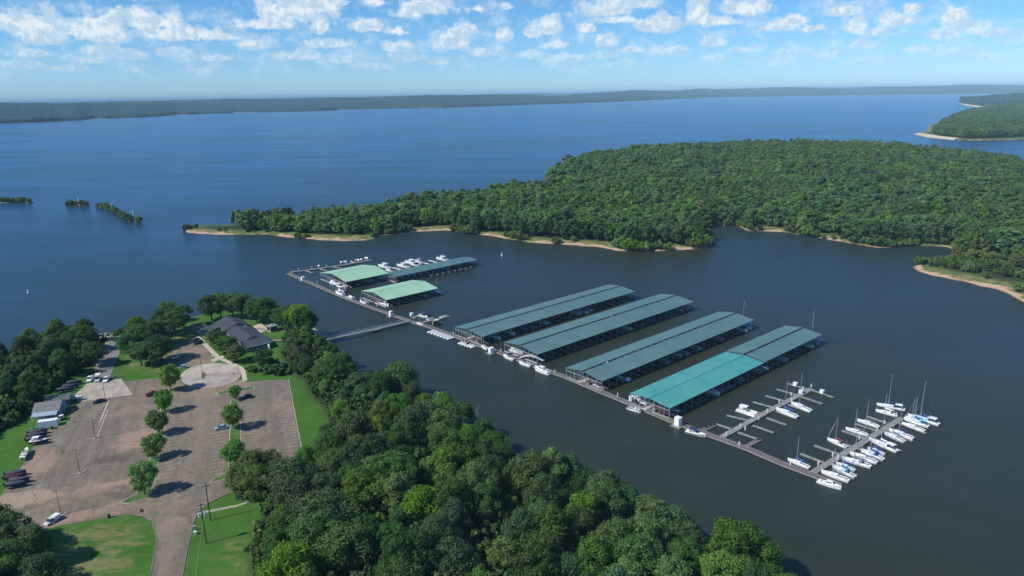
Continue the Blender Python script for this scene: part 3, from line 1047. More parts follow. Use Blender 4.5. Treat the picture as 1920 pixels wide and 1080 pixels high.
def crown_mesh(name, H, R, zlow, nl, nleaf, leaf, seed, kind='broad', up=0.25):
    rg = np.random.default_rng(seed)
    cen, nrm, sz = [], [], []
    hc = (H - zlow) / 2
    zc = zlow + hc
    lob = []
    for i in range(nl):
        if kind == 'pine':
            t = (i + rg.uniform(0, 1)) / nl
            z = zlow + (H - zlow) * t
            r = R * (1 - t) ** 0.8 * rg.uniform(0.35, 0.95)
            lr = R * (0.20 + 0.18 * (1 - t)) * rg.uniform(0.8, 1.2)
            a = i * 2.4 + rg.uniform(-.5, .5)
        else:
            t = rg.uniform(-0.9, 0.97)
            z = zc + hc * t * 0.86
            wid = math.sqrt(max(0.03, 1 - t * t)) * (1.0 if t < 0.1 else 1.0 - 0.12 * t)
            r = R * wid * math.sqrt(rg.uniform(0.12, 1.0)) * 0.86
            lr = R * rg.uniform(0.19, 0.34)
            a = rg.uniform(0, 2 * math.pi)
        lob.append((r * math.cos(a) * rg.uniform(0.85, 1.12), r * math.sin(a), z, lr))
    for (x, y, z, lr) in lob:
        n = max(6, int(nleaf * (lr / (0.27 * R)) ** 2))
        d = rg.normal(size=(n, 3))
        d[:, 2] += 0.35
        d /= np.linalg.norm(d, axis=1, keepdims=True)
        c = np.array([x, y, z]) + d * (lr * rg.uniform(0.55, 1.10, n))[:, None] * np.array([1, 1, 0.82])
        cen.append(c)
        nrm.append(d + rg.normal(size=(n, 3)) * 0.45 + np.array([0, 0, up]))
        sz.append(leaf * rg.uniform(0.65, 1.35, n))
    v, f = leaf_quads(np.concatenate(cen), np.concatenate(nrm), np.concatenate(sz), rg)
    me = bpy.data.meshes.new(name)
    me.from_pydata(v.tolist(), [], f.tolist())
    me.update()
    return me, lob


def trunk_mesh(name, H, zlow, lob, r0, seed, nb=7):
    rg = random.Random(seed)
    mb = MB()
    top = zlow + (H - zlow) * 0.75
    pts = [(0, 0, -0.4), (rg.uniform(-.1, .1), rg.uniform(-.1, .1), zlow * 0.6), (rg.uniform(-.3, .3), rg.uniform(-.3, .3), zlow + (top - zlow) * .4), (rg.uniform(-.4, .4), rg.uniform(-.4, .4), top)]
    mb.tube(pts, [r0 * 1.25, r0, r0 * 0.65, r0 * 0.15], 7)
    for (x, y, z, lr) in sorted(lob, key=lambda q: q[2])[:nb * 2:2]:
        zs = max(zlow * 0.7, z - math.hypot(x, y) * 0.8)
        mb.tube([(0, 0, zs), (x * .5, y * .5, (zs + z) / 2 + 0.2), (x, y, z)], [r0 * .45, r0 * .3, r0 * .1], 5)
    return mb.mesh(name, BARK, True)


class Kind:
    """one tree form in several leaf tones; call it to plant one"""
    def __init__(s, name, shapes, mats, H, ref_h=14.0):
        s.name, s.mats, s.H = name, mats, H
        s.forms = []
        for i, sh in enumerate(shapes):
            me, lob = crown_mesh('crown', seed=100 + 17 * i + len(name), **sh)
            tm = trunk_mesh('trunk', sh['H'], sh['zlow'], lob, sh['R'] * 0.055, i)
            ms = []
            for m in mats:
                c = me.copy()
                c.materials.append(m)
                ms.append(c)
            s.forms.append((ms, tm, sh['H'], sh['R']))

    def plant(s, x, y, h, r=None, z=None, tone=None, form=None, label=None, group=None, rg=RNG, cat='tree', zbase=None):
        fi = form if form is not None else rg.randrange(len(s.forms))
        ms, tm, H, Rr = s.forms[fi]
        ti = tone if tone is not None else rg.randrange(len(ms))
        zb = hz(x, y) if z is None else z
        sz_ = h / H
        sx = (r / Rr) if r else sz_ * rg.uniform(0.9, 1.12)
        o = empty(s.name, (x, y, zb), rg.uniform(0, 6.28), label, cat, group)
        o.scale = (sx, sx * rg.uniform(0.92, 1.08), sz_)
        link('crown', ms[ti], o)
        link('trunk', tm, o)
        return o


BROAD = [dict(H=14, R=5.7, zlow=3.4, nl=64, nleaf=142, leaf=0.39, up=0.32), dict(H=14, R=5.1, zlow=2.8, nl=58, nleaf=142, leaf=0.37, up=0.32),
         dict(H=14, R=6.4, zlow=4.0, nl=72, nleaf=136, leaf=0.41, up=0.32), dict(H=14, R=4.6, zlow=3.0, nl=52, nleaf=147, leaf=0.36, up=0.32),
         dict(H=14, R=5.5, zlow=2.5, nl=60, nleaf=124, leaf=0.43, up=0.32), dict(H=14, R=5.9, zlow=3.2, nl=46, nleaf=186, leaf=0.39, up=0.32)]
TREE = Kind('broadleaf_tree', BROAD, LEAF, 14)
PARK = Kind('parking_tree', [dict(H=10, R=5.0, zlow=1.9, nl=70, nleaf=85, leaf=0.40), dict(H=10, R=4.6, zlow=1.7, nl=62, nleaf=85, leaf=0.42)], [LEAF_PARK, LEAF[0], LEAF[1]], 10)
MIDB = [dict(H=14, R=5.2, zlow=2.2, nl=34, nleaf=34, leaf=0.95), dict(H=14, R=4.4, zlow=1.8, nl=30, nleaf=34, leaf=0.95), dict(H=14, R=5.8, zlow=2.6, nl=38, nleaf=32, leaf=1.0)]
MID = Kind('broadleaf_tree', MIDB, LEAF, 14)
PINE = Kind('pine_tree', [dict(H=15, R=3.3, zlow=4.5, nl=26, nleaf=40, leaf=0.8, kind='pine'), dict(H=15, R=2.8, zlow=5.5, nl=22, nleaf=40, leaf=0.8, kind='pine')], [LEAF_PINE, LEAF[1]], 15)
SHRUB = Kind('shrub', [dict(H=3, R=2.6, zlow=0.15, nl=24, nleaf=36, leaf=0.55), dict(H=3, R=2.1, zlow=0.1, nl=18, nleaf=40, leaf=0.5)], [LEAF_BUSH, LEAF[0], LEAF[3], LEAF[1]], 3)
TALLSHRUB = Kind('shrub', [dict(H=5, R=3.6, zlow=0.3, nl=34, nleaf=40, leaf=0.6)], [LEAF_BUSH, LEAF[2]], 5)


def at_top(x, y, h):
    zb = 4.0
    for _ in range(6):
        p = G(x, y, zb + h)
        zb = max(0.2, hz(p[0], p[1]))
    return p[0], p[1]


planted = []


def near_tree(x, y, h, tone=None, label=None, group=None, r=None, form=None, kind=None):
    planted.append((x, y))
    return (kind or TREE).plant(x, y, h, r=r, tone=tone, form=form, label=label, group=group)


# --- wooded strip: the trees that make the skyline against the cove
TOPS = [(745, 675, 19, 0, 'tallest dark green tree of the wooded strip, standing up against the cove'), (718, 690, 14, 5, None), (772, 712, 15, 1, None), (798, 736, 13, 3, None),
        (827, 730, 17, 2, 'bright light green tree on the cove bank, left of the round dark one'), (864, 748, 17, 1, 'round dark tree on the cove bank beside the bright green one'),
        (905, 783, 15, 1, None), (922, 810, 14, 0, None), (942, 833, 13, 1, None), (972, 858, 15, 0, None), (997, 849, 17, 3, None),
        (1032, 841, 18, 2, 'yellow green tree on the bank facing the sailboat docks'), (1066, 849, 17, 5, 'blue green round tree on the bank right of the yellow green one'),
        (1088, 876, 14, 1, None), (1137, 886, 17, 0, None), (1180, 911, 16, 5, None), (1220, 926, 16, 3, None), (1257, 944, 16, 5, None),
        (1283, 965, 14, 3, None), (1304, 990, 12, 1, None), (1377, 980, 18, 0, 'tall green tree standing on the bottom point, left of its bright twin'),
        (1406, 984, 18, 2, 'tall bright green tree at the right end of the bank, bottom of the photo'), (1432, 1012, 14, 2, None), (1470, 1072, 9, 3, None), (1345, 1012, 12, 1, None),
        (548, 632, 11, 0, None), (572, 622, 12, 0, None), (600, 631, 12, 1, None), (622, 643, 12, 1, None), (640, 660, 12, 0, None), (655, 679, 11, 1, None), (663, 697, 8, 1, None),
        (556, 648, 11, 3, 'greyish brown thin crowned tree beside the gangway landing'), (713, 752, 14, 4, 'rusty yellow tree in the middle of the wooded strip'),
        (1020, 1000, 16, 3, None), (1120, 1010, 17, 0, None), (1360, 1040, 13, 2, None), (1405, 1050, 12, 2, None), (690, 692, 10, 3, None)]
TONEW = ['mid green', 'dark green', 'bright green', 'olive green', 'yellowish', 'blue green']
for (x, y, h, tn, lb) in TOPS:
    wx, wy = at_top(x, y, h)
    near_tree(wx, wy, h, tn, lb or '%s tree along the cove bank of the wooded strip' % TONEW[tn], None if lb else 'trees on the cove bank')
fp = np.array(FOREST)
tries = 0
while tries < 30000 and len(planted) < 178:
    tries += 1
    x, y = RNG.uniform(fp[:, 0].min(), fp[:, 0].max()), RNG.uniform(100, fp[:, 1].max())
    if not inside(FOREST, [x], [y])[0]:
        continue
    dw = edge_dist(FOREST, [x], [y])[0]
    if dw < 2.0:
        continue
    if any((x - a) ** 2 + (y - b) ** 2 < 6.1 ** 2 for a, b in planted):
        continue
    ds = edge_dist(NEAR, [x], [y])[0]
    h = RNG.uniform(11.5, 17.5) if dw > 6 else RNG.uniform(8, 12.5)
    if y > 255:
        h *= 0.78
    tn = RNG.choices([0, 1, 2, 3, 4, 5], [42, 26, 14, 9, 0, 9])[0]
    place = 'at the lawn edge of the wooded strip' if (dw < 8 and ds > 18) else ('near the cove side of the wooded strip' if ds < 16 else 'in the depth of the wooded strip')
    near_tree(x, y, h, tn, '%s leafy tree %s' % (TONEW[tn], place), 'trees of the wooded strip')
# low growth that closes the edge of the strip
for (x, y) in [(566, 700), (578, 712), (590, 738), (606, 752), (620, 772), (632, 790), (612, 812), (610, 835), (590, 850), (530, 640), (540, 672), (552, 692), (490, 968), (482, 1000), (478, 1040)]:
    wx, wy = g2(x + 6, y, 5)
    SHRUB.plant(wx, wy, RNG.uniform(3, 4.5), tone=RNG.choice([0, 1, 2]), label='leafy undergrowth bush along the lawn edge of the wooded strip', group='bushes at the strip edge', cat='bush')

# a dead snag
wx, wy = at_top(893, 756, 12)
mb = MB()
mb.tube([(0, 0, 0), (0.1, 0, 7), (0.3, 0.1, 13)], [0.16, 0.1, 0.03], 6)
for k in range(9):
    a = k * 2.4
    mb.tube([(0.1, 0, 6 + k * .7), (math.cos(a) * 1.3, math.sin(a) * 1.3, 7.2 + k * .7)], [0.05, 0.015], 5)
tag(mb.build('dead_tree', mat('dead_wood', (0.33, 0.31, 0.28), 0.9, 0.2, 1), None, (wx, wy, hz(wx, wy))), 'bare grey dead tree poking above the cove bank', 'tree')

# --- trees between the parking rows
PK = 'trees between the parking rows'
for (bx, by, h, r, lb) in [(320.5, 733, 12.3, 5.6, 'tall bushy tree at the head of the left median, by the turning circle'), (310, 773, 9.8, 4.6, 'second tree of the left parking median, beside the red pickup'),
                           (299, 814, 9.8, 5.0, 'third tree of the left parking median'), (291, 861, 9.5, 5.2, 'fourth tree of the left parking median'),
                           (272.5, 927, 11.5, 5.3, 'round tree at the near end of the left parking median'), (442, 750, 6.5, 3.3, 'smallest tree of the right parking median, in front of the dark sedan'),
                           (438, 805, 10.5, 5.2, 'bright tree of the right parking median beside the blue sedan'), (442, 871, 9.2, 5.2, 'bright round tree near the end of the right parking median')]:
    x, y = g2(bx, by, Z0)
    near_tree(x, y, h, 0, lb, PK, r=r * .86, kind=PARK)
for (bx, by, h, r, lb) in [(455, 937, 12, 6.0, 'grey olive tree leaning over the lot end, left of its neighbour'), (478, 905, 11.5, 5.6, 'grey olive tree with spreading limbs at the end of the right median'), (508, 900, 10.5, 5.4, 'grey olive tree overhanging the far corner of the right lot'),
                           (488, 948, 13, 5.5, 'olive tree at the edge of the wooded strip by the utility poles')]:
    x, y = g2(bx, by, Z0)
    near_tree(x, y, h, 3, lb, None, r=r)
for (bx, by, h, r, lb) in [(409, 648, 8.2, 5.8, 'first small round tree in front of the marina office, farthest up the walk'), (426, 661, 8.4, 6.2, 'middle small round tree in front of the marina office'),
                           (443, 679, 8.6, 5.8, 'nearest small round tree in front of the marina office, by the walk'), (497, 692, 10.0, 4.6, 'dark upright tree at the near corner of the marina office')]:
    x, y = g2(bx, by, Z0)
    near_tree(x, y, h, 2 if 'dark' in lb else 1, lb, None, r=r, kind=PARK)
for (bx, by, h, r, lb) in [(505, 700, 4.2, 5.0, 'wide dark bush beside the upright tree near the marina office'), (523, 702, 4.4, 4.5, 'dark bush next to the small white shed'), (472, 697, 2.6, 3.2, 'low round bush on the lawn beside the walk'),
                           (512, 690, 4.0, 4.2, 'green bush behind the wide dark bush on the office lawn')]:
    x, y = g2(bx, by, Z0)
    o = SHRUB.plant(x, y, h, r=r, tone=3 if 'dark' in lb else 1, label=lb, cat='bush')
for (bx, by, h, r, tn, lb) in [(398, 603, 15.4, 7.8, 1, 'large dark tree at the left corner of the marina office'), (415, 600, 15.4, 7.3, 0, 'large tree behind the left gable of the marina office'), (438, 598, 14.9, 6.7, 5, 'tree behind the ridge of the marina office'),
                               (456, 600, 14.9, 6.7, 0, 'second tree behind the ridge of the marina office'), (482, 606, 13.8, 6.7, 1, 'tree left of the broad one behind the pavilion'), (498, 608, 14.9, 8.3, 0, 'broad round tree behind the pavilion'),
                               (543, 622, 13.8, 7.3, 5, 'blue green tree left of the bright topped tree by the cove'), (562, 624, 15.4, 7.8, 2, 'bright topped tree on the cove side of the office lawn'), (578, 627, 13.8, 6.7, 1, 'dark tree on the riprap bank before the gangway'),
                               (530, 618, 12.1, 6.2, 1, 'dark tree just right of the pavilion')]:
    x, y = g2(bx, by, max(2, 4.5))
    near_tree(x, y, h, tn, lb, None, r=r)
for i, (bx, by, h, r, tn) in enumerate([(330, 632, 14, 7.5, 0), (312, 628, 14, 7.5, 1), (300, 648, 13, 7, 0), (284, 655, 14, 7.5, 1), (262, 662, 14, 7, 0), (246, 672, 12.5, 6.5, 5), (304, 678, 13, 7.5, 1),
                                        (286, 688, 12, 7, 1), (266, 686, 11.5, 6.5, 0), (240, 655, 12, 6, 1), (262, 640, 13, 6.5, 0), (345, 615, 12.5, 6.5, 1), (318, 606, 12, 6.0, 0)]):
    x, y = g2(bx, by, 4.7)
    near_tree(x, y, h, tn, '%s oak in the dark clump between ramp road and upper parking' % TONEW[tn], 'oaks between ramp road and upper parking', r=r)

# --- woods on the left edge
lw = np.array(LEFTWOOD)
LT = [(18, 684, 11), (38, 668, 11), (62, 664, 12), (85, 640, 14), (100, 632, 14), (128, 620, 14), (150, 634, 13), (170, 642, 12), (112, 655, 13), (8, 700, 11)]
cnt = 0
for (x, y, h) in LT:
    wx, wy = at_top(x, y, h)
    tn = RNG.choices([0, 1, 2, 3, 5], [4, 4, 1, 2, 2])[0]
    near_tree(wx, wy, h, tn, '%s tree on the lake side of the left woods' % TONEW[tn], 'trees of the left woods')
tries = 0
while tries < 5000 and cnt < 38:
    tries += 1
    x, y = RNG.uniform(-300, lw[:, 0].max()), RNG.uniform(lw[:, 1].min(), lw[:, 1].max())
    if not inside(LEFTWOOD, [x], [y])[0] or edge_dist(LEFTWOOD, [x], [y])[0] < 2.5:
        continue
    if any((x - a) ** 2 + (y - b) ** 2 < 6.2 ** 2 for a, b in planted):
        continue
    cnt += 1
    tn = RNG.choices([0, 1, 2, 3, 5], [4, 5, 1, 1, 2])[0]
    near_tree(x, y, RNG.uniform(11, 15), tn, '%s tree inside the left woods behind the workshop' % TONEW[tn], 'trees of the left woods')
for (bx, by, h, r, tn, lb) in [(32, 1040, 13, 5.5, 1, 'dark tree at the bottom left corner, farthest left in its clump'), (70, 1062, 12.5, 5.5, 1, 'dark tree of the bottom left clump next to the lawn'), (-8, 1035, 14, 6, 0, 'tall dark tree at the left edge of the bottom left clump'),
                               (30, 1110, 14, 6.5, 1, 'dark tree filling the bottom left corner'), (85, 1130, 13, 5.5, 1, 'dark tree at the bottom edge casting shade on the lawn'), (-20, 1150, 14, 6.5, 1, 'dark tree cut by the left bottom corner'), (60, 1180, 14, 6, 1, 'dark tree cut by the bottom edge in the left clump'),
                               (140, 1190, 12, 5.5, 0, 'tree below the lawn at the bottom edge')]:
    x, y = g2(bx, by, Z0)
    near_tree(x, y, h, tn, lb, None, r=r)
for (x, y, h) in [(204, 642, 1.6), (211, 636, 1.2), (199, 652, 2.4), (190, 634, 1.4), (217, 642, 1.5)]:
    wx, wy = g2(x, y, 1.5)
    SHRUB.plant(wx, wy, h, tone=2, label='olive bush on the rocky bank beside the ramp road', group='bushes on the ramp bank', cat='bush')
# riprap
rg = random.Random(5)
mb = MB()


def rocks(poly, n, s0, s1):
    p = np.array(poly)
    k = 0
    while k < n:
        x, y = rg.uniform(p[:, 0].min(), p[:, 0].max()), rg.uniform(p[:, 1].min(), p[:, 1].max())
        if not inside(poly, [x], [y])[0]:
            continue
        k += 1
        s = rg.uniform(s0, s1)
        z = max(-0.2, hz(x, y)) + s * 0.2
        ring = []
        for (zz_, rr_) in ((-.5, .7), (0, 1.0), (.45, .6)):
            a0 = rg.uniform(0, 1)
            ring.append([(x + s * rr_ * math.cos(a0 + i * 1.047) * rg.uniform(.8, 1.2), y + s * rr_ * math.sin(a0 + i * 1.047) * rg.uniform(.8, 1.2), z + s * zz_) for i in range(6)])
        mb.loft(ring)


rocks([g2(172, 632, 1), g2(180, 627, 0), g2(216, 625, 0), g2(221, 640, 2), g2(205, 655, 3), g2(195, 645, 3)], 420, 0.3, 0.8)
rocks([g2(566, 612, 2), g2(572, 606, 0), g2(600, 621, 0), g2(622, 634, 0), g2(618, 640, 1.5), g2(592, 625, 2)], 200, 0.3, 0.7)
rocks([g2(350, 603, 1), g2(352, 598, 0), g2(386, 590, 0), g2(386, 594, 1)], 80, 0.3, 0.6)
tag(mb.build('riprap', mat('riprap_stone', (0.36, 0.34, 0.29), 0.95, 0.3, 0.5)), 'pale grey riprap stones along the bank by the ramp and gangway', 'stones', kind='stuff')

# --- peninsula: individuals along the shore, the rest one wood
pp = np.array(PEN)
grid = 7.4
xs = np.arange(-330, 1500, grid)
ys = np.arange(395, 1720, grid)
gx, gy = np.meshgrid(xs, ys)
rg2 = np.random.default_rng(4)
gx = (gx + rg2.uniform(-.42, .42, gx.shape) * grid).ravel()
gy = (gy + rg2.uniform(-.42, .42, gy.shape) * grid).ravel()
ok = inside(PEN, gx, gy) & (gx < gy * 0.86 + 60)
gx, gy = gx[ok], gy[ok]
d = edge_dist(PEN, gx, gy)
FRONTW = [g2(*p) for p in PEN_FRONT]
SPIT = [g2(1845, 484), g2(1700, 488), g2(1700, 530), g2(1920, 600), g2(2300, 700), g2(2300, 500)]
mind = 7 + 9 * penbeach(gx, gy)
tipz = inside([g2(330, 420), g2(445, 418), g2(445, 450), g2(330, 450)], gx, gy)
ok = (d > mind) & ~tipz & ~inside(SPIT, gx, gy)
gx, gy, d = gx[ok], gy[ok], d[ok]
df = edge_dist(FRONTW, gx, gy, closed=False)
hzp = h_pen(gx, gy)
front = df < 24
order = np.argsort(np.where(front, np.hypot(gx, gy) + df * 2, 1e9))[:75]
isf = np.zeros(len(gx), bool)
isf[order] = True
for i in order:
    x, y = gx[i], gy[i]
    px_ = 0.5 + x / y   # how far round to the right
    left = x < 40 and y > 560
    lb_where = 'on the cove shore of the wooded peninsula' if x < 170 else ('around the head of the inlet on the wooded peninsula' if y > 600 else 'on the right hand shore across the marina')
    if left and RNG.random() < 0.62:
        PINE.plant(x, y, RNG.uniform(13, 17.5), z=hzp[i], label='dark slender pine %s' % lb_where, group='pines along the peninsula shore')
    else:
        tn = RNG.choices([0, 1, 2, 3, 5], [4, 5, 1, 2, 3])[0]
        MID.plant(x, y, RNG.uniform(13, 18.5), z=hzp[i], tone=tn, label='%s tree %s' % (TONEW[tn], lb_where), group='trees along the peninsula shore')
# shore bushes
BUSHPX = [(560, 446), (575, 445), (700, 444), (706, 440), (712, 437), (735, 437), (750, 434), (850, 432), (862, 434), (872, 437), (880, 438), (893, 438), (948, 444), (962, 447), (975, 449), (1060, 452), (1075, 454), (1165, 466), (1178, 468),
          (1192, 469), (1206, 470), (1215, 468), (1225, 466), (1290, 462), (1300, 464), (1312, 462), (1322, 461), (1330, 458), (1332, 450), (1326, 444), (1316, 436), (1312, 428), (1322, 424), (1335, 419), (1350, 418), (1366, 417), (1382, 419), (1394, 424), (1405, 428), (1415, 426),
          (1475, 433), (1488, 436), (1502, 438), (1516, 440), (1530, 443), (1545, 446), (1600, 454), (1614, 456), (1628, 458), (1642, 460), (1656, 461), (1672, 461), (1688, 461), (1702, 459), (1718, 458), (1734, 456), (1750, 457), (1766, 458),
          (1722, 494), (1732, 493), (1746, 492), (1765, 491), (1790, 490), (1812, 489), (1828, 490), (1842, 488), (1856, 492), (1872, 494), (1884, 500), (1815, 500), (1838, 503), (1860, 508), (1795, 500), (1775, 497), (1885, 518), (1872, 515), (1846, 524), (1912, 524), (1905, 515), (1915, 548), (1925, 556)]
for (x, y) in BUSHPX:
    wx, wy = g2(x, y - 1, 1.2)
    z = max(0.2, float(h_pen(np.array([wx]), np.array([wy]))[0]))
    wh = 'on the sandy spit across the marina' if y > 480 and x > 1700 else ('on the peninsula shore left of the inlet' if x < 1340 else 'along the inlet and right hand shore')
    big = x in (1326, 1332, 1335, 1165, 1178, 1192, 1206, 1300, 1312, 1322, 1350, 1366, 872, 880, 750, 1516, 1642)
    (TALLSHRUB if big else SHRUB).plant(wx, wy, RNG.uniform(7.5, 10) if big else RNG.uniform(3.4, 5.8), z=z, tone=0 if RNG.random() < .6 else 1,
                                        label=('big bright green bush overhanging the water ' if big else 'low green bush ') + wh, group='shore bushes', cat='bush')
for (x, y, h, lb) in [(1790, 476, 9, 'yellowish cypress standing in the inlet water'), (1822, 478, 10, 'yellow green cypress at the head of the inlet'), (1850, 477, 10, 'yellow green cypress right of the inlet'), (1875, 475, 11, 'yellow green tree at the right end of the inlet'), (1900, 470, 11, 'yellow green tree at the right edge above the spit')]:
    wx, wy = g2(x, y, 0.3)
    MID.plant(wx, wy, h, z=max(-0.3, float(h_pen(np.array([wx]), np.array([wy]))[0])), tone=4, label=lb)
seg = np.array(FRONTW[8:36])
fr_n = 0
for k in range(len(seg) - 1):
    L_ = float(np.linalg.norm(seg[k + 1] - seg[k]))
    nrm_ = np.array([-(seg[k + 1] - seg[k])[1], (seg[k + 1] - seg[k])[0]]) / max(L_, 1e-6)
    for q in range(int(L_ / 5.5)):
        p = seg[k] + (seg[k + 1] - seg[k]) * (q + RNG.uniform(0.1, 0.9)) / max(1, int(L_ / 5.5)) + nrm_ * RNG.uniform(2.5, 9)
        if penbeach(np.array([p[0]]), np.array([p[1]]))[0] > 0.35 and RNG.random() < 0.8:
            continue
        z = float(h_pen(np.array([p[0]]), np.array([p[1]]))[0])
        if z < -0.3:
            continue
        fr_n += 1
        SHRUB.plant(p[0], p[1], RNG.uniform(3.5, 6.5), z=max(0.1, z), tone=RNG.choice([0, 0, 1, 3]), label='green bush in the fringe along the cove side of the peninsula', group='bush fringe of the peninsula', cat='bush')
for i, (x, y, h) in enumerate([(1802, 466, 9), (1815, 463, 10), (1828, 460, 11), (1842, 458, 10), (1856, 462, 11), (1870, 458, 11), (1884, 462, 12), (1898, 456, 11), (1912, 462, 12), (1926, 456, 12), (1840, 468, 9), (1862, 470, 9), (1888, 472, 10), (1908, 474, 11), (1924, 470, 11), (1940, 478, 11), (1848, 450, 11), (1872, 447, 12), (1896, 445, 12), (1918, 446, 12), (1935, 462, 11), (1905, 484, 9), (1930, 488, 10), (1796, 488, 7), (1818, 490, 8), (1845, 492, 9), (1858, 496, 8), (1880, 496, 9), (1898, 500, 8), (1915, 498, 9)]):
    wx, wy = g2(x, y + 4, 1.5)
    MID.plant(wx, wy, h + 3, z=max(-0.2, float(h_pen(np.array([wx]), np.array([wy]))[0])), tone=2 if i % 3 == 0 else 4, label='yellow green tree in the low thicket between inlet and spit', group='thicket behind the sandy spit')
for i in range(34):
    x, y = RNG.uniform(1728, 1900), 0
    y = 489 + (x - 1728) * 0.06 + RNG.uniform(0, 12 + (x - 1728) * 0.06)
    wx, wy = g2(x, y, 1.3)
    SHRUB.plant(wx, wy, RNG.uniform(4, 7), r=RNG.uniform(3.0, 4.6), z=max(0.3, float(h_pen(np.array([wx]), np.array([wy]))[0])), tone=0 if RNG.random() < .5 else 1, label='green bush of the thicket on the sandy spit', group='thicket bushes on the sandy spit', cat='bush')
for i, (x, y) in enumerate([(436, 396), (446, 393), (455, 397), (464, 400), (474, 397), (484, 400), (493, 395), (502, 394), (512, 391), (522, 389), (532, 390), (540, 387), (452, 404), (468, 406), (488, 405), (507, 402), (525, 399)]):
    p = G(x, y, 17.0 if i < 12 else 12)
    z = max(0.6, float(h_pen(np.array([p[0]]), np.array([p[1]]))[0]))
    (MID if i % 3 else PINE).plant(p[0], p[1], (17 if i < 12 else 12) - z, z=z, tone=1 if i % 3 else 0, label='leafy tree in the open stand at the tip of the peninsula' if i % 3 else 'slim pine in the open stand at the tip of the peninsula', group='open stand at the peninsula tip')
for (x, y, h, lb) in [(1776, 490, 6.5, 'dark conical evergreen on the sandy spit, nearest its tip'), (1832, 492, 7.5, 'dark evergreen in the middle of the sandy spit'), (1882, 520, 8.5, 'largest dark evergreen, standing on the spit beach'), (1868, 508, 7, 'dark evergreen beside the largest one on the spit')]:
    wx, wy = g2(x, y, 1.5)
    PINE.plant(wx, wy, h, r=h * .40, z=max(0.5, float(h_pen(np.array([wx]), np.array([wy]))[0])), tone=1, label=lb)

# the wood behind: one scatter of tree forms
protos = bpy.data.collections.new('wood_forms')
k = 0
for i, (sh, tn) in enumerate([(dict(H=14, R=5.4, zlow=2.0, nl=22, nleaf=32, leaf=1.11), 0), (dict(H=14, R=5.0, zlow=2.0, nl=20, nleaf=32, leaf=1.11), 1), (dict(H=14, R=4.6, zlow=2.0, nl=18, nleaf=34, leaf=1.04), 0),
                              (dict(H=14, R=6.0, zlow=2.5, nl=24, nleaf=30, leaf=1.18), 1), (dict(H=14, R=5.0, zlow=1.5, nl=20, nleaf=32, leaf=1.11), 5), (dict(H=14, R=5.2, zlow=2.0, nl=20, nleaf=32, leaf=1.11), 2), (dict(H=14, R=5.4, zlow=2.0, nl=22, nleaf=32, leaf=1.11), 3)]):
    me, _ = crown_mesh('wood_form', seed=900 + i, up=1.0, **sh)
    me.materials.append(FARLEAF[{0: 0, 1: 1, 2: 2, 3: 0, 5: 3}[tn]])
    protos.objects.link(bpy.data.objects.new('wood_form_%s' % 'abcdefg'[i], me))


def scatter(name, x, y, z, s, kinds, label, forms=None):
    n = len(x)
    me = bpy.data.meshes.new(name)
    me.from_pydata(np.stack([x, y, z], 1).tolist(), [], [])
    rgn = np.random.default_rng(n)
    for nm, typ, val in (('kind_index', 'INT', kinds), ('turn', 'FLOAT_VECTOR', np.stack([np.zeros(n), np.zeros(n), rgn.uniform(0, 6.28, n)], 1).ravel()), ('size', 'FLOAT_VECTOR', s.ravel())):
        a = me.attributes.new(nm, typ, 'POINT')
        a.data.foreach_set('value' if typ == 'INT' else 'vector', np.asarray(val, np.int32 if typ == 'INT' else np.float32))
    o = link(name, me)
    ng = bpy.data.node_groups.new('scatter', 'GeometryNodeTree')
    ng.interface.new_socket('Geometry', in_out='INPUT', socket_type='NodeSocketGeometry')
    ng.interface.new_socket('Geometry', in_out='OUTPUT', socket_type='NodeSocketGeometry')
    gi, go = ng.nodes.new('NodeGroupInput'), ng.nodes.new('NodeGroupOutput')
    ip = ng.nodes.new('GeometryNodeInstanceOnPoints')
    ci = ng.nodes.new('GeometryNodeCollectionInfo')
    ci.inputs['Collection'].default_value = forms or protos
    ci.inputs['Separate Children'].default_value = True
    ci.inputs['Reset Children'].default_value = True
    ip.inputs['Pick Instance'].default_value = True
    L = ng.links.new
    L(gi.outputs[0], ip.inputs['Points'])
    L(ci.outputs[0], ip.inputs['Instance'])
    for nm, typ, sock in (('kind_index', 'INT', 'Instance Index'), ('turn', 'FLOAT_VECTOR', 'Rotation'), ('size', 'FLOAT_VECTOR', 'Scale')):
        na = ng.nodes.new('GeometryNodeInputNamedAttribute')
        na.data_type = typ
        na.inputs['Name'].default_value = nm
        if sock == 'Rotation':
            er = ng.nodes.new('FunctionNodeEulerToRotation')
            L(na.outputs['Attribute'], er.inputs[0])
            L(er.outputs[0], ip.inputs[sock])
        else:
            L(na.outputs['Attribute'], ip.inputs[sock])
    L(ip.outputs[0], go.inputs[0])
    md = o.modifiers.new('scatter', 'NODES')
    md.node_group = ng
    return tag(o, label, 'woodland', kind='stuff')


rest = ~isf
n = int(rest.sum())
hh = np.clip(rg2.normal(1.0, 0.16, n) + 0.5 * (vnoise(gx[rest], gy[rest], 45, 12) - 0.5) + 0.35 * (vnoise(gx[rest], gy[rest], 18, 13) - 0.5), 0.55, 1.6)
ww = hh * np.clip(np.exp(rg2.normal(0.12, 0.24, n)), 0.7, 1.9)
patch = vnoise(gx[rest], gy[rest], 70, 8)
kinds = np.where(rg2.uniform(0, 1, n) < 0.45, rg2.integers(0, 7, n), np.clip((patch * 9 - 1.2).astype(int), 0, 4))
scatter('forest', gx[rest], gy[rest], hzp[rest] - 0.3, np.stack([ww, ww, hh], 1), kinds, 'dense green woodland covering the peninsula behind its shore trees')
gx, gy = np.meshgrid(np.arange(700, 3000, 13.0), np.arange(1600, 4600, 13.0))
gx = (gx + rg2.uniform(-5, 5, gx.shape)).ravel()
gy = (gy + rg2.uniform(-5, 5, gy.shape)).ravel()
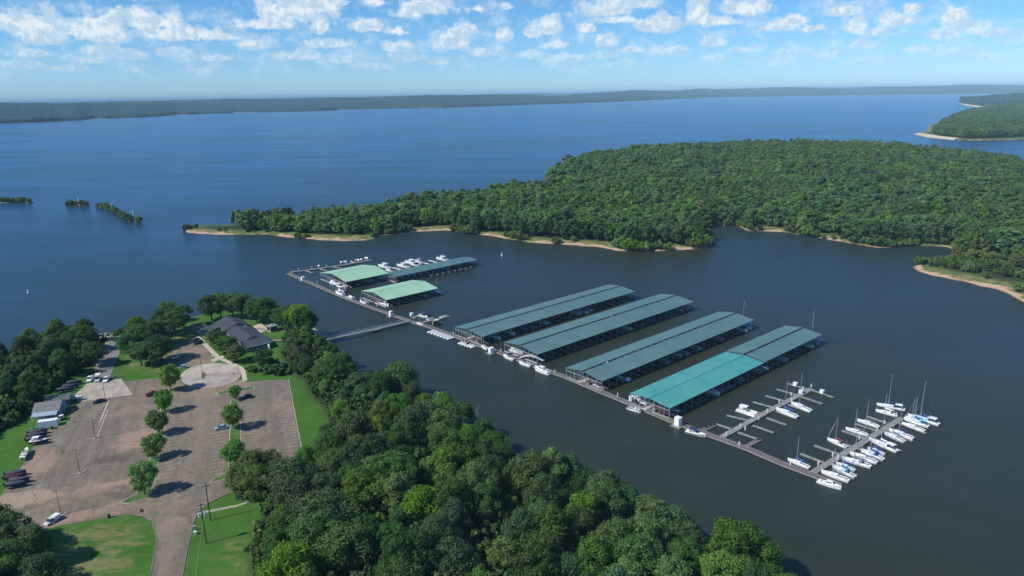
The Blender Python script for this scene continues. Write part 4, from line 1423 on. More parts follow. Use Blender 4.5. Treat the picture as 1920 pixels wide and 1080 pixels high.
ok = inside(HEAD, gx, gy) & (gx < gy * 0.80)
gx, gy = gx[ok], gy[ok]
ok = edge_dist(HEAD, gx, gy) > 38
gx, gy = gx[ok], gy[ok]
n = len(gx)
hh = rg2.uniform(1.1, 1.6, n)
scatter('forest', gx, gy, h_head(gx, gy) - 0.5, np.stack([hh * 1.5, hh * 1.5, hh], 1), rg2.integers(0, 5, n), 'hazy woodland on the right headland above a pale beach')

# the understorey that closes the gaps in the near woods
ug = []
for poly, gap_ in ((FOREST, 3.0), (LEFTWOOD, 3.2)):
    p = np.array(poly)
    ux, uy = np.meshgrid(np.arange(max(-330, p[:, 0].min()), p[:, 0].max(), gap_), np.arange(max(95, p[:, 1].min()), p[:, 1].max(), gap_))
    ux = (ux + rg2.uniform(-1.2, 1.2, ux.shape)).ravel()
    uy = (uy + rg2.uniform(-1.2, 1.2, uy.shape)).ravel()
    k = inside(poly, ux, uy)
    k[k] = (edge_dist(poly, ux[k], uy[k]) > 1.2) & (edge_dist(NEAR, ux[k], uy[k]) > 2.0)
    ug.append(np.stack([ux[k], uy[k]], 1))
ug = np.concatenate(ug)
protos2 = bpy.data.collections.new('understorey_forms')
for i, tn in enumerate((0, 1, 3, 1)):
    me, _ = crown_mesh('understorey_form', seed=1200 + i, H=4, R=2.2, zlow=0.1, nl=14, nleaf=38, leaf=0.5)
    me.materials.append(LEAF[tn])
    protos2.objects.link(bpy.data.objects.new('understorey_form_%s' % 'abcd'[i], me))
n = len(ug)
edge_ = np.minimum(edge_dist(FOREST, ug[:, 0], ug[:, 1]), edge_dist(LEFTWOOD, ug[:, 0], ug[:, 1]))
hh = rg2.uniform(0.7, 1.2, n) + np.clip(edge_ / 9, 0, 1) * rg2.uniform(0.1, 1.3, n)
scatter('undergrowth', ug[:, 0], ug[:, 1], h_near(ug[:, 0], ug[:, 1]) - 0.2, np.stack([hh * .45 + .65, hh * .45 + .65, hh], 1), rg2.integers(0, 4, n), 'dense leafy undergrowth filling the floor of the near woods', protos2)

# --- brushy islets out in the lake
gm_islet = mat('islet_soil', (0.16, 0.14, 0.08), 0.95, 0.3, 0.3)


def islet(pts, w, label, n, h0, h1, posts=()):
    pts = [g2(x, y) for x, y in pts]
    w *= 0.4
    h0, h1 = h0 * 1.45, h1 * 1.35
    n = int(n * 1.3)
    mb = MB()
    L, Rr = offset(pts, w / 2), offset(pts, -w / 2)
    ctr = [((a[0]), (a[1]), 0.7) for a in pts]
    rings = []
    for k in range(len(pts)):
        rings.append([(L[k].x, L[k].y, -0.3), (*((L[k] + Vector(pts[k])) / 2), 0.5), ctr[k], (*((Rr[k] + Vector(pts[k])) / 2), 0.5), (Rr[k].x, Rr[k].y, -0.3)])
    mb.loft(rings, closed=False, cap=False)
    tag(mb.build('islet', gm_islet, smooth=True), kind='structure')
    for i in range(n):
        t = (i + RNG.uniform(0.1, 0.9)) / n * (len(pts) - 1)
        k = min(int(t), len(pts) - 2)
        f = t - k
        x = pts[k][0] * (1 - f) + pts[k + 1][0] * f + RNG.uniform(-w, w) * .25
        y = pts[k][1] * (1 - f) + pts[k + 1][1] * f + RNG.uniform(-w, w) * .25
        SHRUB.plant(x, y, RNG.uniform(h0, h1), z=0.1, tone=RNG.choice([1, 2, 2, 3]), label='scrubby bush on ' + label, group='bushes on ' + label, cat='bush')
    for (x, y) in posts:
        wx, wy = g2(x, y)
        o = empty('marker_post', (wx, wy, 0), 0, 'tall white marker post rising from ' + label, 'post', 'white posts on ' + label)
        MB().tube([(0, 0, -1), (0, 0, 9)], 0.28, 8).build('post', PVC, o)
        MB().box(-.5, .5, -.06, .06, 8.2, 9.4).build('sign_board', PVC, o)


islet([(-60, 381), (10, 380), (35, 379), (60, 380)], 16, 'the brushy islet at the left edge', 12, 3, 5.5)
islet([(126, 385), (140, 384), (155, 385), (166, 386)], 8, 'the short islet out in the lake', 9, 2.8, 4.8, [(148, 385)])
islet([(181, 387), (195, 389), (207, 393), (218, 399), (228, 405), (236, 411), (246, 415)], 7, 'the chain islet in the lake', 20, 2.4, 4.6, [(210.5, 397), (251, 411)])
islet([(255, 415), (262, 416)], 6, 'the outermost scrap of the chain islet', 3, 2.6, 4.0)
islet([(346, 431), (360, 430)], 5, 'the tip of the peninsula', 5, 2.5, 4.0)
for (x, y, h) in [(368, 429, 4), (412, 434, 3), (422, 434, 3.4)]:
    wx, wy = g2(x, y, 1)
    SHRUB.plant(wx, wy, h, z=max(0.3, float(h_pen(np.array([wx]), np.array([wy]))[0])), tone=2, label='brown green scrub on the sandy tip of the peninsula', group='scrub on the peninsula tip', cat='bush')
# ------------------------------------------------------------------ marina: covered docks
UDIR = R_(41.2)
UX, UY = np.array([math.cos(UDIR), math.sin(UDIR)]), np.array([-math.sin(UDIR), math.cos(UDIR)])
DOCKS = {}
TRUSSM = mat('shaded_truss_steel', (0.05, 0.06, 0.065), 0.6, 0.2, 1.0)  # near-black colour carries the gloom under the shed roofs
RIDGECAP = mat('ridge_cap', (0.04, 0.07, 0.08), 0.6)


def roof_panel(L, y0, z0, y1, z1, x0=0.0):
    """one pitched sheet with an edge trim"""
    mb = MB()
    th = 0.14
    vs = []
    n = max(2, int(L / 12))
    for i in range(n + 1):
        x = x0 + L * i / n
        vs += [(x, y0, z0), (x, y1, z1), (x, y1, z1 - th), (x, y0, z0 - th)]
    fs = [(0, 1, 2, 3), tuple(4 * n + k for k in (3, 2, 1, 0))]
    for i in range(n):
        a, b = 4 * i, 4 * i + 4
        for k in range(4):
            j = (k + 1) % 4
            fs.append((a + k, b + k, b + j, a + j))
    return mb.add(vs, fs)


def covered_dock(key, label, NL, NR, FL, FR, He, Hr, roofm, gap=1.0, bay=5.2, split=None, roof2=None, He2=None, walk=3.0, left_open=False, hipfar=False):
    c = [G(*p, He)[:2] for p in (NL, NR, FL, FR)]
    o2 = (c[0] + c[1]) / 2
    far = (c[2] + c[3]) / 2
    L = float((far - o2) @ UX)
    o2 = o2 + UY * float(((far - o2) @ UY) / 2)
    Wd = float(((c[0] - c[1]) @ UY + (c[2] - c[3]) @ UY) / 2)
    o = empty('covered_dock', (o2[0], o2[1], 0), UDIR, label, 'boat shed', 'covered docks of the marina')
    h = Wd / 2
    segs = [(0, L, roofm, 0.0)] if not split else [(0, split, roofm, 0.0), (split + 0.5, L, roof2, 0.25)]
    for (a, b, rm, dz) in segs:
        g = 0.06 if rm is ROOF_BRIGHT or rm is ROOF_MINT else gap
        lp = roof_panel(b - a, h, He + dz, g * 0.75, Hr + dz + (0.25 if g > .5 else 0), a).build('roof', rm, o)
        rp_ = roof_panel(b - a, -g * 0.35, Hr + dz, -h, He + dz, a).build('roof', rm, o)
        if g < 0.5:
            MB().bar((a, 0, Hr + dz + 0.03), (b, 0, Hr + dz + 0.03), 0.22, 0.07).build('ridge_cap', RIDGECAP, lp)
        else:
            MB().bar((a + 0.2, -g * 0.3, Hr + dz - 0.5), (b - 0.2, -g * 0.3, Hr + dz - 0.5), 0.12, 0.5).build('ridge_beam', TRUSSM, lp)
        mb = MB()
        mb.bar((a, h - 0.05, He + dz - 0.22), (b, h - 0.05, He + dz - 0.22), 0.1, 0.16)
        mb.bar((a, -h + 0.05, He + dz - 0.22), (b, -h + 0.05, He + dz - 0.22), 0.1, 0.16)
        mb.build('gutter', roofm, o)
    # floating walkway with fingers
    MB().box(0.3, L - 0.3, -walk / 2, walk / 2, -0.3, 0.52).build('walkway', DECKW, o)
    nb = max(3, int(round(L / bay)))
    b_ = L / nb
    fm = MB().box(-0.55, 0.55, 0, h - walk / 2 - 0.4, -0.25, 0.46).mesh('finger', mat('shaded_dock_boards', (0.15, 0.145, 0.135), 0.9, 0.25, 0.9))  # boards coloured darker to paint in the shade below the roof
    # a post bent: two eave posts, two inner posts, collar beam and rafters
    bm_ = MB()
    for y in (h - 0.35, -h + 0.35, walk / 2 + 0.15, -walk / 2 - 0.15):
        zt = He + (Hr - He) * (1 - abs(y) / h) - 0.2
        bm_.tube([(0, y, -0.4), (0, y, zt)], 0.11, 6)
    bm_.bar((0, -h + 0.35, -0.12), (0, h - 0.35, -0.12), 0.12, 0.16)
    bent = bm_.mesh('post_frame', mat('shaded_steel', (0.20, 0.22, 0.24), 0.6, 0.15, 1.0))  # steel darkened so its colour holds the under-roof shade
    tm = MB()
    tm.bar((0, -h + 0.35, He - 0.45), (0, h - 0.35, He - 0.45), 0.10, 0.16)
    tm.bar((0, -h + 0.2, He - 0.22), (0, 0, Hr - 0.22), 0.1, 0.16)
    tm.bar((0, h - 0.2, He - 0.22), (0, 0, Hr - 0.22), 0.1, 0.16)
    for k in range(1, 6):
        y = -h + 2 * h * k / 6
        tm.bar((0, y, He - 0.45), (0, y, He + (Hr - He) * (1 - abs(y) / h) - 0.3), 0.07)
    truss = tm.mesh('truss', TRUSSM)
    for i in range(nb + 1):
        x = min(max(0.5, i * b_), L - 0.5)
        link('post_frame', bent, o, (x, 0, 0))
        link('truss', truss, o, (x, 0, 0))
        f = link('finger', fm, o, (x, walk / 2, 0))
        f = link('finger', fm, o, (x, -walk / 2, 0), math.pi)
    # the open near gable: closer posts, a tie beam and braces
    gm = MB()
    n = 8
    for k in range(n + 1):
        y = -h + 0.3 + (2 * h - 0.6) * k / n
        gm.bar((0.12, y, 0.2 if k not in (3, 4, 5) else 0.4), (0.12, y, He + (Hr - He) * (1 - abs(y) / h) - 0.2), 0.11)
    gm.bar((0.05, -h + 0.3, He - 1.1), (0.05, h - 0.3, He - 1.1), 0.14, 0.2)
    gm.bar((0.05, -h + 0.3, 0.35), (0.05, -walk / 2 - .1, 0.35), 0.7, 0.35)
    gm.bar((0.05, h - 0.3, 0.35), (0.05, walk / 2 + .1, 0.35), 0.7, 0.35)
    gm.build('gable_frame', mat('shaded_gable_steel', (0.34, 0.37, 0.39), 0.5, 0.12, 2.0), o)  # a shaded tone of the steel, shade set in its colour
    DOCKS[key] = dict(o=o, L=L, h=h, bay=b_, nb=nb, walk=walk, org=o2)
    return o


covered_dock('A', 'wide mint green roofed boat shed at the back, beside the moored white cruisers', (607, 511), (643, 530), (679, 495.6), (727.5, 512.5), 5.0, 7.6, ROOF_MINT)
covered_dock('B', 'mint green roofed boat shed in front of the wide one, nearer the shore gangway', (678, 545), (722.5, 563), (774, 525), (821, 540.5), 5.0, 7.1, ROOF_MINT)
covered_dock('C', 'narrow faded teal roofed boat shed stretching behind the mint green sheds', (727.8, 511.7), (739, 520.5), (871, 480), (890.5, 487.2), 4.6, 5.4, ROOF_TEAL, gap=0.4, walk=2.0)
covered_dock('D', 'long faded teal roofed boat shed nearest the gangway, first of the long sheds', (854, 613.7), (905, 632), (1141, 532.5), (1186, 547), 5.0, 6.2, ROOF_TEAL)
covered_dock('E', 'long faded teal boat shed with the white arched ramp, second from the gangway', (945, 642), (1009, 665), (1237, 551), (1301, 565), 5.0, 6.3, ROOF_TEAL)
covered_dock('F', 'long faded teal roofed boat shed beside the one with the bright turquoise section', (1060.6, 689), (1126, 715), (1350, 584), (1415, 600.5), 5.0, 6.35, ROOF_TEAL)
covered_dock('G', 'long boat shed whose near half has a bright turquoise roof and far half faded teal', (1177.5, 736), (1251, 764), (1475, 612), (1546, 629), 5.0, 6.0, ROOF_BRIGHT, split=70.8, roof2=ROOF_TEAL)


def dpt(key, x, y):
    d = DOCKS[key]
    p = d['org'] + UX * x + UY * y
    return float(p[0]), float(p[1])


# ------------------------------------------------------------------ floating piers
def pedestal(o, x, y, z=0.5, h=1.5, w=0.34):
    MB().box(x - w / 2, x + w / 2, y - w / 2, y + w / 2, z, z + h).build('pedestal', PVC, o)


def pier_pts(px):
    return [g2(x, y, 0.5) for x, y in px]


def pier(name, px, w, label, posts=(), cat='pier', z=0.5, m=DECKW, group=None, edge=True):
    pts = pier_pts(px)
    o = tag(link(name, None), label, cat, group)
    MB().strip(pts, w, z - 0.16, z).build('deck', m, o)
    MB().strip(pts, w - 0.35, -0.35, z - 0.17).build('float', FLOAT, o)
    if edge:
        for s in (1, -1):
            e = offset(pts, s * (w / 2 + 0.06))
            mb = MB()
            mb.strip([(q.x, q.y) for q in e], 0.10, z - 0.22, z + 0.03)
            mb.build('edge_board', mat('edge_timber', (0.33, 0.31, 0.28), 0.85, 0.25, 0.5), o)
    for (x, y) in posts:
        q = g2(x, y, 0.5)
        pedestal(o, q[0], q[1], z)
    return o


MAIN = [(541, 512.5), (590, 533.5), (640, 555), (700, 577.5), (768, 601.5), (800, 611), (840, 625), (880, 640), (935, 660), (1000, 685), (1060, 706), (1120, 731), (1200, 764), (1262, 790), (1330, 815), (1400, 840), (1465, 868), (1532, 893), (1576, 910)]
pier('main_pier', MAIN, 2.9, 'long brown floating pier that links all the covered docks', [(549, 511), (595, 530.5), (676, 562.5), (707, 575), (811, 609), (850, 627), (893, 642), (939, 659), (1040, 699), (1096, 717), (1158, 743), (1226, 771), (1386, 835), (1482, 872)])
pier('back_pier', [(543, 510.5), (600, 503), (650, 495.5), (697, 487)], 2.2, 'narrow floating breakwater pier behind the mint green sheds', [(560, 507), (585, 503.5), (612, 500)], m=DECKG)


def finger(px, w, label, group, name='dock_finger', m=DECKG, z=0.44):
    return pier(name, px, w, label, cat='dock', z=z, m=m, group=group, edge=False)


for (a, b) in (((572.5, 507), (586, 511.5)), ((599.5, 503.5), (613, 507)), ((625, 499.8), (640, 502.6))):
    finger([a, b], 1.5, 'short dock finger off the back breakwater pier', 'fingers of the back pier')
for (a, b, lb) in (((774, 596), (791, 587.5), 'small dock finger beside the covered speedboat at the pier junction'), ((792, 604), (842, 592.5), 'dock finger with pontoon boats tied along it at the pier junction')):
    finger([a, b], 2.0, lb, None)
# sailing docks
SP1 = [(1352.5, 819.5), (1390, 798.5), (1440, 771), (1480, 750), (1522, 728.5)]
pier('dock_spine', SP1, 2.1, 'grey dock spine with bare fingers in front of the bright turquoise shed', [(1362, 816), (1388, 801), (1397, 806.5), (1438, 773), (1422, 787), (1461, 755), (1483, 742), (1505, 731), (1521, 726), (1484, 753)], m=DECKG)
F1 = [((1520, 731), (1478, 718.5)), ((1523, 731), (1563, 744.5)), ((1498, 741), (1457, 729.5)), ((1502, 743), (1542, 756.5)), ((1475, 752.5), (1435.5, 741.5)), ((1452, 764), (1412, 753)), ((1438, 783), (1474, 796)), ((1408, 789), (1362.5, 778)), ((1412, 797), (1450, 810.5)),
      ((1374, 804.5), (1340, 793.5)), ((1384, 810), (1425, 824)), ((1455, 770), (1490, 783)), ((1478, 758), (1515, 771)), ((1432, 776), (1390, 764))]
for (a, b) in F1:
    finger([a, b], 1.25, 'grey dock finger of the half empty sailing dock', 'fingers of the half empty dock')
finger([(1425, 823), (1396, 838)], 2.0, 'brown dock section closing the loop by the main pier', None, m=DECKW)
finger([(1340, 794.5), (1319, 805)], 2.6, 'dark floating cube platform at the dock corner', None, m=FLOAT, z=0.35)
SP2 = [(1525, 885), (1560, 864), (1610, 834), (1650, 809), (1692, 783)]
pier('dock_spine', SP2, 2.1, 'grey dock spine crowded with white sailboats', [(1534, 872), (1561, 855.5), (1571, 860), (1611, 824), (1658, 795), (1680, 780), (1645, 806)], m=DECKG)
for (a, b) in [((1545, 867), (1501, 850)), ((1574, 851), (1527, 834.5)), ((1625, 823), (1578.5, 806.5)), ((1648, 808), (1602.5, 793.5)), ((1672, 796), (1626.5, 780)), ((1600, 838), (1553, 822)),
               ((1556, 868), (1607, 891)), ((1580, 854), (1632, 874)), ((1606, 839), (1658, 859)), ((1633, 822), (1690, 845)), ((1658, 806), (1712, 826)), ((1682, 791), (1737, 812))]:
    finger([a, b], 1.3, 'grey dock finger between the sailboats', 'fingers of the sailboat dock')

# ramps from the pier up to the covered docks
ARCH = [(975, 671, 0.8), (986, 667.5, 1.7), (997, 667, 1.9), (1008, 671, 1.5), (1020, 676.5, 0.8)]
mb = MB()
ring = [Vector(G(x, y, z)) for x, y, z in ARCH]
mb.loft([[(p.x - .6, p.y - .9, p.z), (p.x + .6, p.y + .9, p.z), (p.x + .6, p.y + .9, p.z + .25), (p.x - .6, p.y - .9, p.z + .25)] for p in ring])
tag(mb.build('arched_ramp', PVC), 'white arched ramp in front of the second long shed', 'ramp')
for (a, b, lb) in (((877, 634.5), (888, 631), 'pale wooden ramp into the first long shed'), ((1087, 716), (1107, 709.5), 'pale wooden ramp into the third long shed'), ((1207, 768), (1226, 759.5), 'pale wooden ramp into the turquoise roofed shed'), ((705, 570), (717, 566), 'pale ramp into the front mint green shed')):
    p, q = g2(*a, .6), g2(*b, .6)
    o = tag(link('ramp', None), lb, 'ramp')
    MB().bar((*p, 0.62), (*q, 0.75), 1.9, 0.14).build('deck', PALEWOOD, o)
    v = Vector((q[0] - p[0], q[1] - p[1])).normalized()
    nn = Vector((-v.y, v.x)) * 0.95
    for s in (1, -1):
        MB().bar((p[0] + nn.x * s, p[1] + nn.y * s, 1.5), (q[0] + nn.x * s, q[1] + nn.y * s, 1.65), 0.07).build('handrail', PVC, o)

# white dock sheds and lockers on little floats
for (x, y, w, d, h, lb, fl) in [(1271, 797, 2.1, 2.1, 3.2, 'tall white dock locker on a float next to the speedboat with navy canopy', (1265, 801)), (921, 661, 2.2, 1.8, 2.5, 'white dock locker on a float between the first two long sheds', (922, 664)),
                                (733, 592, 1.7, 1.7, 2.7, 'white round cornered dock locker beside the gangway junction', (735, 594)), (568, 525, 2.1, 1.7, 2.2, 'white hut on a float at the far end of the main pier', (571, 528)),
                                (772, 592.5, 1.6, 1.4, 1.8, 'white pump box at the pier junction', None), (1502, 737, 1.5, 1.5, 1.3, 'white dock box beside the mast at the end of the half empty dock', None),
                                (1491, 723, 1.5, 1.5, 1.3, 'white dock box on the left end finger of the half empty dock', None), (1541, 737, 1.5, 1.5, 1.3, 'white dock box on the right end finger of the half empty dock', None),
                                (1184, 751, 1.6, 1.4, 2.0, 'white cabinet on the pier before the turquoise shed', None)]:
    p = g2(x, y, .5)
    o = empty('dock_locker', (p[0], p[1], 0.5), UDIR, lb, 'dock locker')
    MB().box(-w / 2, w / 2, -d / 2, d / 2, 0, h).build('cabinet', PVC, o)
    MB().box(-w / 2 - .1, w / 2 + .1, -d / 2 - .1, d / 2 + .1, h + 0.002, h + .12).build('lid', PVC, o)
    MB().box(-w / 2 - .03, -w / 2 - 0.003, -d / 2 + .2, d / 2 - .2, .15, h - .2).build('door', WHITE, o)
    if fl:
        MB().box(-w / 2 - .9, w / 2 + .7, -d / 2 - 1.0, d / 2 + 1.0, -.75, -0.06).build('float', DECKG, o)

# gangway on trestles from the bank to the pier
GW = [(612, 636, 2.6), (660, 626, 2.3), (700, 617, 1.9), (735, 609, 1.4), (768, 601.5, 0.8)]
o = tag(link('gangway', None), 'long grey railed gangway from the wooded bank to the main pier', 'gangway')
gp = [Vector(G(*q)) for q in GW]
v = (gp[-1] - gp[0])
nn = Vector((-v.y, v.x, 0)).normalized()
mb = MB()
mb.loft([[p + nn * 1.3 + Vector((0, 0, -.15)), p - nn * 1.3 + Vector((0, 0, -.15)), p - nn * 1.3, p + nn * 1.3] for p in gp])
mb.build('deck', mat('gangway_boards', (0.20, 0.20, 0.19), 0.85, 0.2, 1.0), o)
for s in (1, -1):
    mb = MB()
    for i in range(len(gp) - 1):
        a, b = gp[i] + nn * 1.25 * s, gp[i + 1] + nn * 1.25 * s
        for hh_ in (0.55, 1.1):
            mb.bar(a + Vector((0, 0, hh_)), b + Vector((0, 0, hh_)), 0.07)
        n = int((b - a).length / 2.2)
        for k in range(n):
            q = a.lerp(b, k / n)
            mb.bar(q, q + Vector((0, 0, 1.12)), 0.07)
    mb.build('railing', STEEL, o)
mb = MB()
for i in range(1, len(gp)):
    q = gp[i] - v.normalized() * 1.0
    for s in (1, -1):
        mb.tube([(q.x + nn.x * s * 1.5, q.y + nn.y * s * 1.5, -1.5), (q.x + nn.x * s * 1.5, q.y + nn.y * s * 1.5, q.z + 0.35)], 0.16, 6)
    mb.bar(q + nn * 1.6 + Vector((0, 0, -.3)), q - nn * 1.6 + Vector((0, 0, -.3)), 0.25)
mb.build('trestle', FLOAT, o)
for (a, b) in (((698, 619.5), (714, 616)), ((758, 606), (775, 602.5))):
    finger([a, b], 1.6, 'small float tied below the gangway', 'floats by the gangway', name='dock_float')
# ------------------------------------------------------------------ boats (bow towards +x, waterline at z = 0)
def stations(L, B, full=0.42, stern=0.78, pw=2.2, n=11):
    for i in range(n):
        t = i / (n - 1)
        if t > full:
            b = 1 - ((t - full) / (1 - full)) ** pw
        else:
            b = 1 - (1 - stern) * ((full - t) / full) ** 2
        yield t, -L / 2 + L * t, max(0.02, b) * B / 2


def hull_parts(o, L, B, fb, fs, hm, dm, boot=None, draft=0.35, flare=0.72, stern=0.78, full=0.42, pw=2.2, stripe=None, smooth=True):
    rings, deck = [], []
    for t, x, b in stations(L, B, full, stern, pw):
        f = fs + (fb - fs) * t ** 2.2
        rings.append([(x + (0.25 * L * 0.06 if t == 1 else 0), b, f), (x, b * (flare + (1 - flare) * .6), f * .45), (x * 0.985, b * flare, -0.02), (x * 0.97, 0.0, -draft), (x * 0.985, -b * flare, -0.02), (x, -b * (flare + (1 - flare) * .6), f * .45), (x + (0.25 * L * 0.06 if t == 1 else 0), -b, f)])
        deck.append([(x, b * 0.97, f - 0.03), (x, 0, f + 0.04), (x, -b * 0.97, f - 0.03)])
    mb = MB().loft(rings, closed=False, cap=False)
    mb.add(rings[0], [tuple(range(7))])
    mb.build('hull', hm, o, smooth=False)
    MB().loft(deck, closed=False, cap=False).build('deck', dm, o)
    if boot:
        sm = MB()
        for s, q in ((1, 2), (5, 4)):
            sm.loft([[(r[q][0], r[q][1] * 1.015, r[q][2]), (r[q][0] * .6 + r[s][0] * .4, (r[q][1] * .6 + r[s][1] * .4) * 1.015, r[q][2] * .6 + r[s][2] * .4)] for r in rings], closed=False, cap=False)
        sm.build('boot_stripe', boot, o)
    if stripe:
        sm = MB()
        for s in (0, 6):
            r2 = [[(q[s][0], q[s][1] * 1.012, q[s][2] - .06), (q[s][0], q[s][1] * 1.008, q[s][2] - .26)] for q in rings]
            sm.loft(r2, closed=False, cap=False)
        sm.build('stripe', stripe, o)


def block(o, name, m, x0, x1, y0, y1, z0, z1, tx0=0.0, tx1=0.0, ty=0.0):
    """a block whose top is drawn in at each end and at the sides"""
    vs = [(x0, -y0, z0), (x1, -y1, z0), (x1, y1, z0), (x0, y0, z0), (x0 + tx0, -y0 + ty, z1), (x1 - tx1, -y1 + ty, z1), (x1 - tx1, y1 - ty, z1), (x0 + tx0, y0 - ty, z1)]
    return MB().add(vs, [(3, 2, 1, 0), (4, 5, 6, 7), (0, 1, 5, 4), (1, 2, 6, 5), (2, 3, 7, 6), (3, 0, 4, 7)]).build(name, m, o)


def outboard(o, x, z=0.35, y=0.0, m=BLACKP):
    mb = MB().box(x - .55, x - .05, y - .2, y + .2, z, z + .62)
    mb.box(x - .4, x - .25, y - .08, y + .08, z - .8, z)
    mb.build('outboard', m, o)


def sailboat(L=8.6, hm=WHITE, cover=NAVY, mast=10.5, dodger=None, stripe=None, jib=None, canopy=None, cabinm=None, sail=True):
    o = empty('sailboat', (0, 0, 0))
    B = L * 0.31
    hull_parts(o, L, B, 1.15, 0.85, hm, CREAM if hm is WHITE else WHITE, boot=(cover if cover not in (WHITE, AQUA) else NAVY), stripe=stripe, stern=0.66, full=0.45)
    cab = block(o, 'cabin', cabinm or WHITE, -L * .10, L * .27, B * .33, B * .17, 0.93, 1.42, .12, .5, .07)
    mb = MB()
    for s in (1, -1):
        mb.add([(-L * .07, s * (B * .33 - .02), 1.10), (L * .14, s * (B * .262), 1.10), (L * .13, s * (B * .25), 1.27), (-L * .06, s * (B * .318), 1.27)], [(0, 1, 2, 3) if s > 0 else (3, 2, 1, 0)])
    mb.build('window', GLASS, cab)
    c = block(o, 'cockpit', GREYC, -L * .42, -L * .12, B * .22, B * .26, 0.9, 0.97)
    mb = MB()
    for s in (1, -1):
        mb.box(-L * .42, -L * .12, s * B * .27 - .09, s * B * .27 + .09, 0.86, 1.12)
    mb.build('coaming', WHITE, o)
    mx = L * 0.10
    MB().tube([(mx, 0, 1.35), (mx - .05, 0, 1.35 + mast * .5), (mx - .12, 0, 1.2 + mast)], [.095, .09, .06], 6).build('mast', ALU if cover is not BLACKC else STEEL, o)
    MB().tube([(mx - .1, 0, 2.35), (-L * .33, 0, 2.25)], .07, 6).build('boom', ALU, o)
    if sail:
        MB().tube([(mx - .12, 0, 3.0), (mx - .3, 0, 2.55), (0, 0, 2.50), (-L * .18, 0, 2.42), (-L * .34, 0, 2.34)], [.12, .33, .31, .25, .12], 7).build('sail_cover', cover, o, smooth=True)
    mb = MB()
    top = (mx - .12, 0, 1.1 + mast)
    ends = [(L * .49, 0, 1.15), (-L * .49, 0, .9)]
    for e in ends:
        mb.tube([top, e], .007, 3)
    sp = 1.35 + mast * .52
    for s in (1, -1):
        mb.tube([(mx - .1, 0, 1.0 + mast * .98), (mx - .08, s * .75, sp), (mx - .1, s * B * .46, .98)], .008, 3)
        mb.tube([(mx - .06, 0, sp), (mx - .08, s * .75, sp)], .03, 4)
        for xx in (-.45, -.25, 0, .25):
            mb.tube([(L * xx, s * B * (.44 if xx < .2 else .33), .9), (L * xx, s * B * (.44 if xx < .2 else .33), 1.5)], .008, 3)
        mb.tube([(-L * .45, s * B * .36, 1.5), (0, s * B * .46, 1.5), (L * .25, s * B * .33, 1.55)], .007, 3)
    mb.build('rigging', STEEL, o)
    if jib:
        MB().tube([(L * .475, 0, 1.4), (mx + L * .19, 0, 1.2 + mast * .5), (mx + .15, 0, .9 + mast * .9)], [.03, .05, .02], 5).build('furled_jib', WHITE if jib is True else jib, o)
    if dodger:
        rings = []
        for k in range(4):
            x = -L * .10 - .3 * k
            z = (1.42, 1.95, 2.0, 1.95)[k]
            rings.append([(x, -B * .34, 1.15), (x, -B * .3, z), (x, B * .3, z), (x, B * .34, 1.15)])
        MB().loft(rings, closed=False, cap=False).build('dodger', dodger, o)
    if canopy:
        mb = MB()
        rings = [[(-L * .40 + k * L * .085, y * B * .36, 2.45 + .1 * (1 - y * y) - .05 * abs(k - 1.5)) for y in (-1, -.5, 0, .5, 1)] for k in range(4)]
        mb.loft(rings, closed=False, cap=False)
        mb.build('bimini', canopy, o)
    block(o, 'rudder', BLACKP, -L * .53, -L * .49, .05, .05, -.3, .8)
    return o


def runabout(L=6.4, hm=WHITE, canvas=NAVY, tower=False, covered=False, dm=WHITE, stripe=None, motor=BLACKP):
    o = empty('motorboat', (0, 0, 0))
    B = L * .38
    hull_parts(o, L, B, 1.05, .75, hm, dm, stern=.9, full=.4, pw=2.6, stripe=stripe)
    if covered:
        rings = []
        for t, x, b in stations(L * .9, B * .96, .4, .9, 2.6, 7):
            h = .8 + .55 * math.sin(min(1, t * 1.25 + .1) * math.pi) ** .8
            rings.append([(x, -b, .84 + .2 * t), (x, -b * .5, h * .7 + .4), (x, 0, h + .15), (x, b * .5, h * .7 + .4), (x, b, .84 + .2 * t)])
        MB().loft(rings, closed=False, cap=False).build('boat_cover', canvas, o)
    else:
        block(o, 'cockpit', SEAT, -L * .38, L * .10, B * .34, B * .33, .76, .84)
        mb = MB()
        mb.box(-L * .38, -L * .28, -B * .32, B * .32, .84, 1.22)
        for s in (1, -1):
            mb.box(-L * .08, L * .0, s * B * .2 - .28, s * B * .2 + .28, .84, 1.1)
            mb.box(-L * .10, -L * .075, s * B * .2 - .28, s * B * .2 + .28, .84, 1.45)
        mb.build('seat', SEAT, o)
        block(o, 'console', WHITE, L * .02, L * .14, B * .38, B * .33, .80, 1.15, 0, .15, .05)
        MB().add([(L * .06, -B * .37, 1.15), (L * .14, -B * .2, 1.15), (L * .14, B * .2, 1.15), (L * .06, B * .37, 1.15), (L * .0, -B * .33, 1.62), (L * .07, -B * .18, 1.62), (L * .07, B * .18, 1.62), (L * .0, B * .33, 1.62)],
                 [(0, 1, 5, 4), (1, 2, 6, 5), (2, 3, 7, 6)]).build('windshield', GLASS, o)
        if canvas:
            rings = [[(-L * .30 + k * L * .12, y * B * .42, 2.1 + .14 * (1 - y * y) - .05 * abs(k - 1.5)) for y in (-1, -.5, 0, .5, 1)] for k in range(4)]
            can = MB().loft(rings, closed=False, cap=False).build('canopy', canvas, o)
            mb = MB()
            for s in (1, -1):
                for xx in (-.30, .06):
                    mb.tube([(-L * .12, s * B * .44, .95), (L * xx, s * B * .42, 2.1)], .03, 4)
            mb.build('canopy_frame', STEEL, can)
    outboard(o, -L / 2, .35, 0, motor)
    return o


